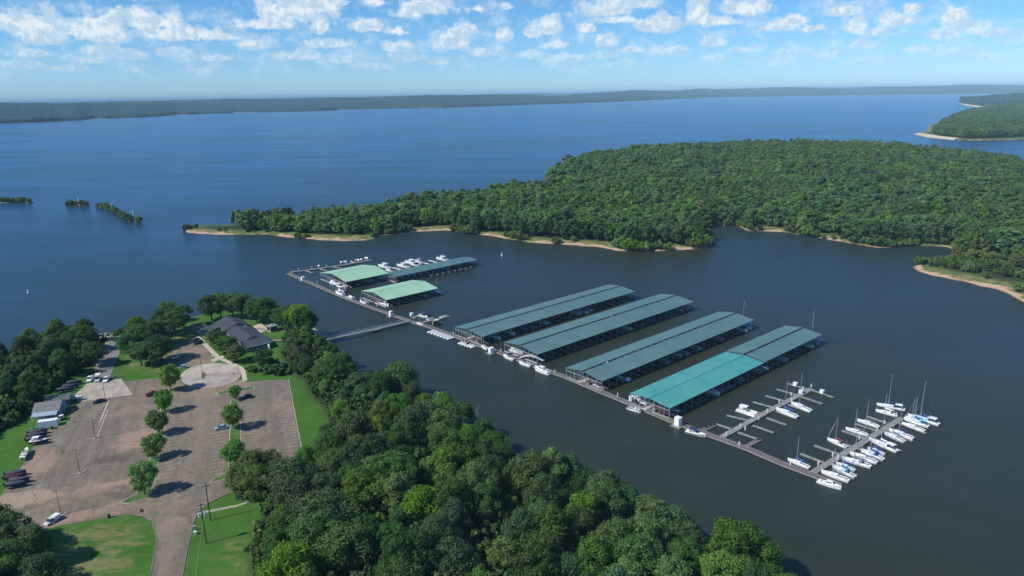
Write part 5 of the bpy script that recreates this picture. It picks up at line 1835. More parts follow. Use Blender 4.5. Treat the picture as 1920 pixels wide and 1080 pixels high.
def pontoon(L=7.2, fence=WHITE, canvas=GREYC, top=True, seatm=SEAT):
    o = empty('pontoon_boat', (0, 0, 0))
    B = 2.5
    for s in (1, -1):
        MB().tube([(-L / 2, s * .85, .12), (-L / 2 + .3, s * .85, .12), (L / 2 - .9, s * .85, .12), (L / 2 - .3, s * .85, .2), (L / 2, s * .85, .38)], [.2, .33, .33, .25, .06], 8).build('pontoon', ALU, o, smooth=True)
    MB().box(-L / 2 + .1, L / 2 - .25, -B / 2, B / 2, .46, .56).build('deck', CREAM, o)
    mb = MB()
    for s in (1, -1):
        mb.box(-L / 2 + .5, L / 2 - .5, s * B / 2 - s * .05 - .025, s * B / 2 - s * .05 + .025, .62, 1.22)
    mb.box(L / 2 - .52, L / 2 - .47, .4, B / 2 - .05, .62, 1.22)
    mb.box(L / 2 - .52, L / 2 - .47, -B / 2 + .05, -.4, .62, 1.22)
    mb.box(-L / 2 + .5, -L / 2 + .55, -B / 2 + .05, B / 2 - .5, .62, 1.22)
    mb.build('fence', fence, o)
    mb = MB()
    for s in (1, -1):
        mb.box(L * .08, L / 2 - .65, s * .82 - .3, s * .82 + .3, .562, .95)
        mb.box(L * .08, L / 2 - .65, s * 1.08 - .07, s * 1.08 + .07, .95, 1.3)
    mb.box(-L / 2 + .7, -L * .16, .5, 1.12, .562, .95)
    mb.box(-L / 2 + .7, -L / 2 + 1.35, -1.12, .2, .562, .97)
    mb.build('seat', seatm, o)
    block(o, 'console', WHITE, -L * .08, L * .02, .32, .28, .562, 1.35, .02, .2, .03).location.y = -.65
    if top:
        x0 = -L * .34
        rings = [[(x0 + k * L * .12, y * 1.2, 2.55 + .16 * (1 - y * y) - .05 * abs(k - 1.5)) for y in (-1, -.5, 0, .5, 1)] for k in range(4)]
        can = MB().loft(rings, closed=False, cap=False).build('canopy', canvas, o)
        mb = MB()
        for s in (1, -1):
            for xx in (x0, x0 + L * .36):
                mb.tube([(-L * .15, s * 1.2, 1.2), (xx, s * 1.2, 2.55)], .03, 4)
        mb.build('canopy_frame', ALU, can)
    outboard(o, -L / 2 + .15, .4)
    return o


def cruiser(L=10.5, canvas=NAVY, fly=True):
    o = empty('cabin_cruiser', (0, 0, 0))
    B = L * .32
    hull_parts(o, L, B, 1.75, 1.15, WHITE, WHITE, stern=.92, full=.42, pw=2.3, draft=.5)
    cab = block(o, 'cabin', WHITE, -L * .16, L * .24, B * .38, B * .27, 1.2, 2.35, .15, L * .11, .18)
    mb = MB()
    for s in (1, -1):
        mb.add([(-L * .12, s * (B * .36), 1.72), (L * .13, s * (B * .305), 1.72), (L * .10, s * (B * .275), 2.15), (-L * .12, s * (B * .335), 2.15)], [(0, 1, 2, 3) if s > 0 else (3, 2, 1, 0)])
    mb.add([(L * .205, -B * .24, 1.6), (L * .205, B * .24, 1.6), (L * .145, B * .21, 2.22), (L * .145, -B * .21, 2.22)], [(0, 1, 2, 3)])
    mb.build('window', GLASS, cab)
    block(o, 'cockpit', CREAM, -L * .44, -L * .16, B * .38, B * .38, 1.16, 1.24)
    mb = MB().box(-L * .42, -L * .36, -B * .3, B * .3, 1.24, 1.65)
    mb.build('seat', SEAT, o)
    if fly:
        fb = block(o, 'flybridge', WHITE, -L * .15, L * .08, B * .33, B * .28, 2.355, 2.95, 0, .5, .1)
        block(o, 'hardtop', canvas if canvas else WHITE, -L * .30, L * .06, B * .36, B * .32, 3.7, 3.8)
        mb = MB()
        for s in (1, -1):
            for x in (-L * .28, L * .02):
                mb.tube([(x, s * B * .32, 1.3 if x < -L * .2 else 2.9), (x, s * B * .32, 3.7)], .035, 4)
        mb.tube([(-L * .12, 0, 3.8), (-L * .12, 0, 5.4)], .03, 4)
        mb.build('hardtop_frame', STEEL, o)
    elif canvas:
        block(o, 'canopy', canvas, -L * .40, -L * .08, B * .38, B * .36, 1.6, 2.5, .25, .1, .15)
    mb = MB()
    for s in (1, -1):
        mb.tube([(L * .05, s * B * .47, 2.0), (L * .3, s * B * .35, 2.3), (L * .47, s * .1, 2.5)], .025, 4)
    mb.build('bow_rail', STEEL, o)
    block(o, 'swim_platform', CREAM, -L * .56, -L * .49, B * .4, B * .42, .35, .45)
    return o


def jet_ski(m=WHITE, seat=BLACKC):
    o = empty('jet_ski', (0, 0, 0))
    hull_parts(o, 3.0, 1.05, .62, .5, m, m, stern=.85, full=.4, draft=.15)
    block(o, 'seat', seat, -1.1, .25, .24, .2, .5, .9, .1, .25, .05)
    block(o, 'cowl', m, .15, 1.15, .36, .12, .55, .98, .05, .6, .08)
    MB().bar((.35, -.4, 1.08), (.35, .4, 1.08), .05).build('handlebar', BLACKP, o)
    return o


def float_cradle():
    o = empty('drive_on_float', (0, 0, 0))
    mb = MB()
    mb.loft([[(x, y, z) for (y, z) in ((-.82, -.1), (.82, -.1), (.82, .38), (.30, .38), (.08, .18), (-.08, .18), (-.30, .38), (-.82, .38))] for x in (-1.9, 1.5)])
    mb.build('cradle', WHITE, o)
    MB().add([(1.5, -.82, -.1), (1.5, .82, -.1), (1.5, .82, .38), (1.5, -.82, .38), (2.1, -.5, .05), (2.1, .5, .05), (2.1, .5, .3), (2.1, -.5, .3)], [(0, 4, 7, 3), (1, 2, 6, 5), (3, 7, 6, 2), (4, 5, 6, 7), (0, 1, 5, 4)]).build('nose', WHITE, o)
    MB().box(-1.7, 1.2, -.74, -.5, .382, .43).build('tread', CREAM, o)
    return o


def moor(o, bow, stern, label, cat, group=None, z=0.3, fit=None):
    b, s = g2(*bow, z), g2(*stern, z)
    v = np.array(b) - np.array(s)
    o.location = ((b[0] + s[0]) / 2, (b[1] + s[1]) / 2, 0)
    o.rotation_euler = (0, 0, math.atan2(v[1], v[0]))
    if fit:
        k = min(1.3, max(0.7, float(np.linalg.norm(v)) / fit * (0.85 if fit >= 9 and bow[1] < 515 else 1.0)))
        o.scale = (k, k, k * (0.72 if fit >= 8.5 and bow[1] < 515 else 1.0))
    return tag(o, label, cat, group)


def z6(x, y):
    return (x / 6 + 1460, y / 6 + 780)


def z8(x, y):
    return (x / 3.5556 + 1240, y / 3.5556 + 680)


SG = 'sailboats on the crowded dock'
for bow, stern, lb, kw in [
        (z6(480, 630), z6(792, 742), 'plain white sailboat at the outer end of the main pier, next to the cabin boat', dict(sail=False, cover=GREYC, mast=8.6)),
        (z6(605, 570), z6(858, 698), 'white sailboat with teal cover over its side, second from the main pier', dict(cover=TEALC, stripe=TEALC, dodger=TEALC, mast=9)),
        (z6(645, 535), z6(858, 622), 'small white sailboat with blue hull band, third from the main pier on the right', dict(cover=BLUE, stripe=BLUE, L=7.2, mast=10)),
        (z6(715, 482), z6(1038, 582), 'sailboat with a pale blue grey hull in the middle of the crowded dock', dict(hm=WHITE_B, cover=GREYC, dodger=GREYC, mast=10)),
        (z6(805, 425), z6(1108, 537), 'white sailboat with bare deck just above the pale blue grey one', dict(cover=WHITE, mast=10)),
        (z6(925, 387), z6(1182, 500), 'white sailboat with bright blue cover along its hull, below the large white cruising yacht', dict(cover=BLUE, stripe=BLUE, mast=9.5, dodger=BLUE)),
        (z6(1000, 365), z6(1192, 440), 'short white sailboat with blue sides tucked against the large white cruising yacht', dict(cover=BLUE, stripe=BLUE, L=7.2, mast=9.5)),
        (z6(1020, 265), z6(1335, 408), 'largest white cruising yacht with cream canopy on the right side of the crowded dock', dict(L=11, cover=WHITE, mast=12.5, dodger=WHITE, canopy=CREAM)),
        (z6(1190, 196), z6(1418, 298), 'white sailboat with dark teal hull side above the large cruising yacht', dict(cover=TEALC, stripe=TEALC, mast=10)),
        (z6(1240, 160), z6(1515, 265), 'white sailboat with navy sail cover, second above the large cruising yacht', dict(cover=NAVY, mast=10.5)),
        (z6(1385, 86), z6(1642, 178), 'white sailboat with white boom and blue bow fender near the outer end', dict(cover=WHITE, mast=11, stripe=None)),
        (z6(1410, 36), z6(1690, 128), 'white sailboat with aqua and blue deck covers near the outer end', dict(cover=BLUE, canopy=AQUA, dodger=AQUA, mast=8)),
        ((1702, 779), (1761, 797.5), 'long white sailboat with bright blue sail cover and tall mast, farthest right of all', dict(L=11, cover=BLUE, mast=14.2, canopy=WHITE, dodger=AQUA)),
        ((1697, 783), (1740, 798), 'pale aqua decked sailboat between the far right yacht and its neighbour', dict(cover=AQUA, hm=WHITE_B, mast=9.0, cabinm=AQUA)),
        ((1642, 770), (1683, 781), 'white sailboat lying in front of the tallest masted yacht at the dock head', dict(cover=WHITE, mast=8, dodger=WHITE)),
        ((1644, 758.5), (1697, 769.5), 'tallest masted white yacht with navy sail cover at the dock head', dict(L=11, cover=NAVY, mast=14.5, dodger=NAVY, canopy=WHITE)),
        (z6(548, 262), z6(770, 360), 'white sailboat with red sail cover on the left side of the crowded dock', dict(cover=REDC, mast=10, dodger=GREYC, jib=WHITE)),
        (z6(755, 145), z6(1005, 225), 'white open deck sailboat left side, second above the one with red cover', dict(sail=False, mast=9)),
        (z6(885, 50), z6(1132, 132), 'slim white sailboat with bare boom, highest on the left side of the crowded dock', dict(cover=WHITE, sail=False, mast=9.5)),
        (z6(102, 492), z6(348, 590), 'white sailboat with blue sail cover moored along the main pier by itself', dict(cover=BLUE, mast=10, jib=BLUE)),
        (z8(865, 272), z8(998, 330), 'white sailboat with navy details on the half empty dock, upper of the two', dict(cover=NAVY, mast=12, sail=True)),
        (z8(765, 312), z8(908, 370), 'white sailboat with blue sail cover on the half empty dock, lower of the two', dict(cover=BLUE, mast=11))]:
    L = kw.get('L', 8.6)
    moor(sailboat(**kw), bow, stern, lb, 'sailboat', SG if 'crowded' in lb else None, fit=L)
moor(sailboat(L=6.2, mast=8, cover=WHITE, sail=False), (781, 606.5), (793, 610), 'small white sailboat moored along the main pier at the gangway junction', 'sailboat', fit=6.2)
moor(sailboat(L=6.2, mast=9, cover=WHITE, sail=False), (902, 649.5), (914, 656), 'small white sailboat moored along the main pier beside the white locker', 'sailboat', fit=6.2)

# masts of yachts lying under the far ends of sheds
for key, y, m, lb in (('F', -3.0, 12.5, 'sailboat with mast clear of the roof at the far end of the third long shed'), ('G', -4.0, 14.5, 'tall masted sailboat at the far end of the turquoise roofed shed'), ('B', -9.5, 9.0, 'sailboat with thin mast at the far end of the front mint green shed')):
    o = sailboat(cover=NAVY, mast=m, L=9)
    p = dpt(key, DOCKS[key]['L'] + 3.4, y)
    o.location = (p[0], p[1], 0)
    o.rotation_euler = (0, 0, UDIR + math.pi / 2)
    tag(o, lb, 'sailboat')

# motor boats in the open
moor(runabout(L=7.4, canvas=NAVY, hm=WHITE, stripe=BLACKC), (1323.5, 818), (1286, 808.5), 'white speedboat with navy canopy and dark hull band beside the tall white locker', 'speedboat', fit=7.4)
moor(pontoon(L=7.4, canvas=WHITE), (1420, 780), (1381, 768.5), 'beige pontoon boat with white canopy on the half empty dock', 'pontoon boat', fit=7.4)
moor(pontoon(L=7.4, top=False, fence=GREYC, seatm=GREYC), (1175.5, 764), (1203.5, 772), 'grey pontoon boat without canopy outside the turquoise roofed shed', 'pontoon boat', fit=7.4)
moor(cruiser(L=8.4, canvas=None, fly=False), (1186, 744), (1203, 753), 'white covered boat behind the pier at the front of the turquoise shed', 'motorboat', fit=8.4)
moor(runabout(L=5.6, canvas=WHITE, covered=True), (1198, 751), (1214, 760), 'small white covered boat at the front of the turquoise shed by the ramp', 'motorboat', fit=5.6)
moor(cruiser(L=8.6, canvas=None, fly=False), (1577, 917), (1534, 903), 'white cabin boat with open back moored at the outer tip of the main pier', 'cabin boat', fit=8.6)
moor(runabout(L=6.2, canvas=BLACKC), (942.5, 667), (966, 676), 'white boat with black canopy moored at the front of the second long shed', 'motorboat', fit=6.2)
moor(runabout(L=6.0, canvas=None, stripe=None), (973, 680), (996, 687.5), 'white open boat with black engine, in the middle of three along the pier', 'motorboat', fit=6.0)
moor(cruiser(L=7.0, canvas=None, fly=False), (1003, 692.5), (1030, 702), 'white cuddy boat moored nearest along the pier outside the second long shed', 'motorboat', fit=7.0)
moor(cruiser(L=7.4, canvas=WHITE, fly=False), (980, 664), (958, 657), 'white boat under the front edge of the second long shed', 'motorboat', fit=7.4)
moor(runabout(L=6.0, canvas=None), (802, 595.5), (786, 592), 'white speedboat pulled up on the small finger at the pier junction', 'motorboat', fit=6.0)
moor(runabout(L=6.0, hm=BLACKP, canvas=NAVY, covered=True, dm=BLACKP), (806, 593), (793, 587.5), 'dark covered boat behind the white speedboat at the pier junction', 'motorboat', fit=6.0)
moor(pontoon(L=6.6, top=False), (838, 593), (824, 596.5), 'white pontoon boat at the end of the junction finger', 'pontoon boat', fit=6.6)
moor(runabout(L=5.4, canvas=WHITE, covered=True), (812, 602), (823, 600), 'small white covered boat on the near side of the junction finger', 'motorboat', fit=5.4)
moor(pontoon(L=6.0, top=False, seatm=GREYC), (812, 597), (800, 600.5), 'pale pontoon boat close to the pier on the junction finger', 'pontoon boat', fit=6.0)
moor(cruiser(L=7.0, canvas=None, fly=False), (628.5, 549.5), (645.5, 554.5), 'white boat moored along the far part of the main pier', 'motorboat', fit=7.0)
moor(runabout(L=6, canvas=REDC), (633, 543), (648, 548.5), 'boat with dark red canopy across the pier from the white one', 'motorboat', fit=6)
moor(pontoon(L=7, canvas=GREYC, top=False, fence=GREYC), (648.5, 556.5), (666, 563), 'grey pontoon boat along the far part of the main pier', 'pontoon boat', fit=7)
moor(runabout(L=6.4, canvas=None), (673.5, 564.5), (690, 571), 'white open boat along the pier before the front mint green shed', 'motorboat', fit=6.4)
moor(runabout(L=5.5, canvas=WHITE), (644, 540), (632, 536), 'white boat at the front of the wide mint green shed, nearest the pier', 'motorboat', fit=5.5)
moor(cruiser(L=7.5, canvas=WHITE, fly=False), (634, 534), (620, 531), 'white cabin boat at the front of the wide mint green shed', 'cabin boat', fit=7.5)
moor(cruiser(L=10.5, canvas=WHITE), (706, 497.5), (733, 504), 'white cruiser with white hardtop nearest the wide mint green roof', 'cabin cruiser', 'cruisers behind the sheds', fit=10.5)
moor(cruiser(L=9, canvas=NAVY, fly=False), (722, 506), (741, 510), 'white cruiser with navy canopy close against the mint green roof', 'cabin cruiser', 'cruisers behind the sheds', fit=9)
moor(cruiser(L=10.5, canvas=None), (741, 497), (769, 503), 'white cruiser with open flybridge in the middle of the back row', 'cabin cruiser', 'cruisers behind the sheds', fit=10.5)
moor(cruiser(L=10.5, canvas=WHITE), (756, 490.5), (783, 497), 'white cruiser with white hardtop in the middle of the back row', 'cabin cruiser', 'cruisers behind the sheds', fit=10.5)
moor(cruiser(L=9, canvas=NAVY, fly=False), (766, 494), (787, 499.5), 'white cruiser with navy canopy in the middle of the back row', 'cabin cruiser', 'cruisers behind the sheds', fit=9)
moor(cruiser(L=8.5, canvas=GREYC), (776, 489.5), (793, 495), 'cruiser with grey top at the right of the middle back row', 'cabin cruiser', 'cruisers behind the sheds', fit=8.5)
moor(cruiser(L=11, canvas=WHITE), (816, 484), (840, 489.5), 'white cruiser with white hardtop alone at the right of the back row', 'cabin cruiser', 'cruisers behind the sheds', fit=11)
for i, (a, b) in enumerate((((736, 501.5), (756, 506)), ((790, 491), (803, 494.5)), ((804, 488), (819, 491.5)), ((748, 505), (762, 508)))):
    finger([a, b], 1.5, 'white topped dock finger beside the back row cruisers', 'fingers beside the back row cruisers', m=PVC)

# jet skis and their floats along the main pier
fc = float_cradle()
fc.scale = (1.3, 1.12, 1.2)
js = jet_ski(WHITE)
js2 = jet_ski(BLACKP)
a, b = np.array(g2(809.5, 622.0)), np.array(g2(845, 634.5))
dv = (b - a) / np.linalg.norm(b - a)
hd = math.atan2(dv[1], dv[0]) - math.pi / 2
for i in range(7):
    p = a + (b - a) * i / 6
    t_ = fc if i == 0 else copy_tree(fc)
    t_.location = (p[0], p[1], 0)
    t_.rotation_euler = (0, 0, hd)
    tag(t_, 'empty white drive on float in the row of seven along the main pier', 'jet ski float', 'row of seven empty floats')
a, b = np.array(g2(867, 643)), np.array(g2(889, 650))
for i in range(5):
    p = a + (b - a) * i / 4
    t_ = copy_tree(fc, (p[0], p[1], 0), hd)
    tag(t_, 'white drive on float carrying a jet ski, in front of the first long shed', 'jet ski float', 'floats with jet skis')
    k = (js if i == 0 else copy_tree(js)) if i != 2 else js2
    k.location = (p[0], p[1], .35)
    k.rotation_euler = (0, 0, hd)
    tag(k, 'dark jet ski on the middle float of five' if i == 2 else 'white jet ski with dark seat parked on a float', 'jet ski', None if i == 2 else 'jet skis on floats')
for i, (x, y) in enumerate(((815, 606), (820, 608), (825, 609.5))):
    p = g2(x, y)
    copy_tree(js2, (p[0], p[1], 0), hd + math.pi, label='dark jet ski afloat against the pier near the junction', group='dark jet skis by the junction')
for i, (x, y) in enumerate(((1322, 801), (1330, 798), (1337, 796))):
    p = g2(x, y)
    copy_tree(js2, (p[0], p[1], .42), hd + .9, label='dark jet ski on the cube platform of the half empty dock', group='jet skis on the cube platform')

# small things crowding the end of the back pier
for i, (x, y, m, lb) in enumerate([(661, 493, NAVY, 'dark covered dinghy on the far side of the back pier'), (667, 491.5, REDC, 'red covered dinghy near the end of the back pier'), (671, 490.5, WHITE, 'white dinghy right of the red one'), (678, 489.5, WHITE, 'white dinghy second from the end of the back pier'),
                                   (687, 486.5, WHITE, 'white dinghy at the end of the back pier'), (640, 494.5, WHITE, 'white dinghy on the middle of the back pier'), (648, 493, GREYC, 'grey covered dinghy on the middle of the back pier'), (598, 501.5, WHITE, 'white dinghy by the first fingers of the back pier')]):
    o = runabout(L=4.6, canvas=m, covered=True)
    p = g2(x, y - 1.5)
    o.location = (p[0], p[1], 0)
    o.rotation_euler = (0, 0, UDIR + (1.3 if i % 2 else 1.8))
    tag(o, lb, 'dinghy')

# boats lying in the shade of the sheds, mostly coloured dark to deepen it
PROT = [runabout(L=6.4, canvas=NAVY, hm=GREYC, dm=GREYC), runabout(L=6.2, canvas=NAVY, covered=True, hm=GREYC), pontoon(L=7.2, canvas=NAVY, fence=GREYC), runabout(L=6.0, canvas=mat('charcoal_canvas', (0.05, 0.052, 0.06), 0.8, 0.2), covered=True, hm=NAVY, dm=NAVY), cruiser(L=8.4, canvas=NAVY, fly=False), pontoon(L=7.0, canvas=BLACKC, fence=WHITE), runabout(L=6.0, canvas=mat('maroon_canvas', (0.06, 0.010, 0.014), 0.8, 0.2), covered=True, hm=BLACKP, dm=BLACKP)]
PN = ['open boat with navy canopy', 'grey boat under a navy cover', 'pontoon boat with navy canopy', 'navy boat under a charcoal cover', 'white cabin boat', 'pontoon boat with black canopy', 'dark boat under a maroon cover']
PC = ['motorboat', 'motorboat', 'pontoon boat', 'motorboat', 'cabin boat', 'pontoon boat', 'motorboat']
SHED = dict(A='the wide mint green shed', B='the front mint green shed', C='the narrow teal shed', D='the first long shed', E='the second long shed', F='the third long shed', G='the turquoise roofed shed')
first = [True] * 7
rb = random.Random(21)
for key in 'ABCDEFG':
    d = DOCKS[key]
    for i in range(d['nb']):
        for side, pr in ((-1, 0.62), (1, 0.15)):
            if rb.random() > pr:
                continue
            k = rb.randrange(7)
            if d['h'] < 8 and k in (2, 4, 5):
                k = 1
            x = (i + .5) * d['bay']
            y = side * (d['walk'] / 2 + (d['h'] - d['walk'] / 2) * .58)
            p = dpt(key, x, y)
            o = PROT[k] if first[k] else copy_tree(PROT[k])
            first[k] = False
            o.location = (p[0], p[1], 0)
            o.rotation_euler = (0, 0, UDIR + (math.pi / 2) * rb.choice((1, -1)) + rb.uniform(-.04, .04))
            tag(o, '%s in the shade of %s' % (PN[k], SHED[key]), PC[k], 'boats under ' + SHED[key])
d = DOCKS['C']
for i in range(5, 13):
    p = dpt('C', (i + .4) * d['bay'], -d['h'] - 2.4)
    k = 3
    copy_tree(PROT[k], (p[0], p[1], 0), UDIR + math.pi / 2, label='%s poking out from under the narrow teal shed' % PN[k], group='boats poking out of the narrow shed')

# buoys
for (x, y, h, lb) in ((941, 480, 2.6, 'white channel marker buoy alone in the cove before the peninsula'), (53, 549, 2.4, 'white marker buoy out on the lake at the left')):
    p = g2(x, y)
    o = empty('marker_buoy', (p[0], p[1], 0), 0, lb, 'buoy')
    MB().tube([(0, 0, -.6), (0, 0, .5), (0, 0, h)], [.5, .5, .3], 10).build('spar', PVC, o)
    MB().tube([(0, 0, -.35), (0, 0, .25)], .75, 10).build('collar', PVC, o)
    MB().tube([(0, 0, h * .6), (0, 0, h * .68)], .42, 10).build('band', mat('orange_band', (.7, .2, .03), .5), o)
# ------------------------------------------------------------------ buildings ashore
SIDING = mat('slate_blue_siding', (0.16, 0.18, 0.23), 0.8, 0.12, 1.0)
SIDEPALE = mat('pale_blue_siding', (0.29, 0.35, 0.43), 0.75, 0.1, 1.0)
TRIMW = mat('white_trim', (0.72, 0.72, 0.70), 0.6, 0.05, 1.0)
ROOFGREY = mat('weathered_grey_roof', (0.165, 0.160, 0.160), 0.8, 0.18, 0.5, bump=0.2)
ROOFGREEN = mat('dull_green_grey_roof', (0.085, 0.100, 0.100), 0.8, 0.18, 0.5, bump=0.2)
BLUELIT = mat('blue_lit_slope', (0.06, 0.24, 0.52), 0.6, 0.1, 1.0)
DARKWOOD = mat('dark_screen', (0.03, 0.028, 0.026), 0.7, 0.3, 1.0)
GREYWOOD = mat('grey_timber', (0.25, 0.24, 0.23), 0.85, 0.2, 1.0)
RUSTY = mat('rusty_steel', (0.20, 0.09, 0.045), 0.8, 0.3, 2.0)


def slope(o, name, m, x0, x1, ya, za, yb, zb, th=0.16):
    """one roof slope between two eave/ridge lines"""
    vs = [(x0, ya, za), (x1, ya, za), (x1, yb, zb), (x0, yb, zb)]
    vs += [(x, y, z - th) for x, y, z in vs]
    fs = [(0, 1, 2, 3), (7, 6, 5, 4), (0, 4, 5, 1), (1, 5, 6, 2), (2, 6, 7, 3), (3, 7, 4, 0)]
    return MB().add(vs, fs).build(name, m, o)


def wall_block(o, m, x0, x1, prof):
    """walls with gable ends: profile of (y, z) lofted along x"""
    return MB().loft([[(x, y, z) for y, z in prof] for x in (x0, x1)]).build('wall', m, o)


def pane(o, m, pts, name='window'):
    return MB().add(pts, [tuple(range(len(pts)))]).build(name, m, o)


office = empty('marina_office', (-156.4, 373.5, Z0), R_(-50.6), 'large marina office with charcoal shingle roofs stepping down in three sections', 'building')
wall_block(office, SIDING, 0.6, 17.0, [(-6.2, 0), (6.2, 0), (6.2, 3.3), (0, 5.7), (-6.2, 3.3)])
slope(office, 'roof', SHINGLE, 0, 17.6, -6.9, 3.32, 0.0, 6.0)
slope(office, 'roof', SHINGLE, 0, 17.6, 0.0, 6.0, 6.9, 3.32)
slope(office, 'porch_roof', SHINGLE, 0.4, 9.0, -10.6, 2.35, -6.9, 3.24)
wall_block(office, TRIMW, 0.7, 1.0, [(-10.2, 1.6), (-6.2, 1.6), (-6.2, 3.1), (-10.2, 2.2)])
for x in (0.9, 4.6, 8.6):
    MB().box(x - .1, x + .1, -10.4, -10.2, 0, 2.2).build('porch_post', TRIMW, office)
wall_block(office, SIDING, 17.0, 42.0, [(-6.0, 0), (5.6, 0), (5.6, 3.1), (-1.3, 4.9), (-6.0, 3.1)])
slope(office, 'roof', SHINGLE, 17.9, 42.3, -6.9, 3.12, -1.35, 5.25)
slope(office, 'roof', SHINGLE, 17.9, 42.3, -1.35, 5.25, 6.4, 3.05)
wall_block(office, SIDING, 42.0, 49.6, [(-7.2, 0), (4.8, 0), (4.8, 2.75), (-7.2, 2.75)])
vs = [(42.6, -7.9, 4.1), (50.5, -7.9, 3.0), (50.5, 5.4, 3.0), (42.6, 5.4, 4.1)]
MB().add(vs + [(x, y, z - .16) for x, y, z in vs], [(0, 1, 2, 3), (7, 6, 5, 4), (0, 4, 5, 1), (1, 5, 6, 2), (2, 6, 7, 3), (3, 7, 4, 0)]).build('roof', SHINGLE, office)
wall_block(office, SIDING, 42.02, 42.4, [(-6.4, 2.7), (5.3, 2.7), (5.3, 3.3), (-1.3, 4.9), (-6.4, 3.3)])
MB().box(50.51, 50.60, -7.9, 5.4, 2.78, 3.02).build('fascia', TRIMW, office)
for y in (-6.0, -3.6, -1.2, 1.4):
    f = MB().box(49.61, 49.70, y, y + 1.5, 0.9, 2.3).build('window', TRIMW, office)
    MB().box(49.702, 49.72, y + .12, y + 1.38, 1.02, 2.18).build('pane', GLASS, f)
MB().prism([(49.62, 2.6), (51.8, 3.2), (49.62, 4.6)], 0.2, 2.3).build('entry_wall', TRIMW, office)
for (x, y, z) in ((20.5, 1.2, 4.6), (22, 2.0, 4.4), (26, -3.4, 4.5), (34, 1.8, 4.4), (38, -4.2, 4.1), (44.5, -5.5, 3.9), (46.5, -3.0, 3.6)):
    MB().tube([(x, y, z - .4), (x, y, z + .55)], .13, 8).build('roof_vent', ALU, office)
MB().box(23.2, 24.1, 1.6, 2.4, 4.0, 5.7).build('chimney', ALU, office)
for i in range(6):
    x = 3 + i * 2.4 + (15 if i > 2 else 0)
    f = MB().box(x, x + 1.3, -6.26, -6.21 if x < 17 else -6.2, 1.0, 2.3)
    w = f.build('window', TRIMW, office)
    MB().box(x + .12, x + 1.18, -6.29, -6.262, 1.12, 2.18).build('pane', GLASS, w)

p = g2(381, 624, Z0)
o = empty('pergola', (p[0], p[1], Z0), R_(-50), 'grey timber pergola and railed deck at the left end of the marina office', 'pergola')
MB().box(-3.2, 3.2, -2.4, 2.4, 0.1, .5).build('deck', GREYWOOD, o)
for x in (-3, 0, 3):
    for y in (-2.2, 2.2):
        MB().box(x - .09, x + .09, y - .09, y + .09, .5, 3.0).build('post', GREYWOOD, o)
mb = MB()
for k in range(11):
    mb.box(-3.3 + k * .65, -3.18 + k * .65, -2.7, 2.7, 3.0, 3.16)
mb.build('slats', GREYWOOD, o)
mb = MB()
for y in (-2.35, 2.35):
    mb.box(-3.1, 3.1, y - .04, y + .04, 1.35, 1.45)
    for k in range(16):
        mb.box(-3.05 + k * .4, -2.99 + k * .4, y - .03, y + .03, .5, 1.35)
mb.build('railing', TRIMW, o)

pc = np.array([-128.9, 364.6])
o = empty('pavilion', (pc[0], pc[1], Z0), R_(-45), 'small dark screened pavilion with bright metal roof on the office lawn', 'pavilion')
MB().box(-2.1, 2.1, -2.1, 2.1, 0, .25).build('base', PALEWOOD, o)
MB().box(-1.9, 1.9, -1.9, 1.9, .25, 2.9).build('screen', DARKWOOD, o)
for x in (-2, 2):
    for y in (-2, 2):
        MB().box(x - .1, x + .1, y - .1, y + .1, .25, 2.95).build('post', PALEWOOD, o)
mb = MB()
mb.add([(-2.6, -2.6, 2.95), (2.6, -2.6, 2.95), (2.6, 2.6, 2.95), (-2.6, 2.6, 2.95), (-.5, -.5, 3.6), (.5, -.5, 3.6), (.5, .5, 3.6), (-.5, .5, 3.6)], [(3, 2, 1, 0), (0, 1, 5, 4), (1, 2, 6, 5), (2, 3, 7, 6), (3, 0, 4, 7), (4, 5, 6, 7)])
rf = mb.build('roof', ALU, o)
MB().add([(-.45, -.45, 3.6), (.45, -.45, 3.6), (.45, .45, 3.6), (-.45, .45, 3.6), (0, 0, 4.3)], [(0, 1, 4), (1, 2, 4), (2, 3, 4), (3, 0, 4)]).build('cupola', ALU, rf)


def picnic_table(x, y, rz, label, group=None):
    p = g2(x, y, Z0)
    o = empty('picnic_table', (p[0], p[1], Z0 + .05), rz, label, 'table', group)
    MB().box(-1, 1, -.4, .4, .7, .76).build('top', GREYWOOD, o)
    for s in (1, -1):
        MB().box(-1, 1, s * .75 - .14, s * .75 + .14, .42, .47).build('bench', GREYWOOD, o)
    for s in (-.7, .7):
        MB().bar((s, -.75, .0), (s, .3, .7), .08).bar((s, .75, .0), (s, -.3, .7), .08).build('leg', GREYWOOD, o)


picnic_table(485, 617, .4, 'grey picnic table on the patio between office and pavilion, left one', None)
picnic_table(492, 618.5, .4, 'grey picnic table on the patio nearest the pavilion', None)
q0, q1 = G(508, 639, 5.6), G(545, 637, 5.3)
o = tag(link('ramp', None), 'grey boardwalk leading from the office towards the gangway', 'boardwalk')
MB().bar(q0, q1, 2.2, .18).build('deck', GREYWOOD, o)
MB().bar(q0 + np.array([0, -1.0, 1.0]), q1 + np.array([0, -1.0, 1.0]), .08).build('handrail', GREYWOOD, o)

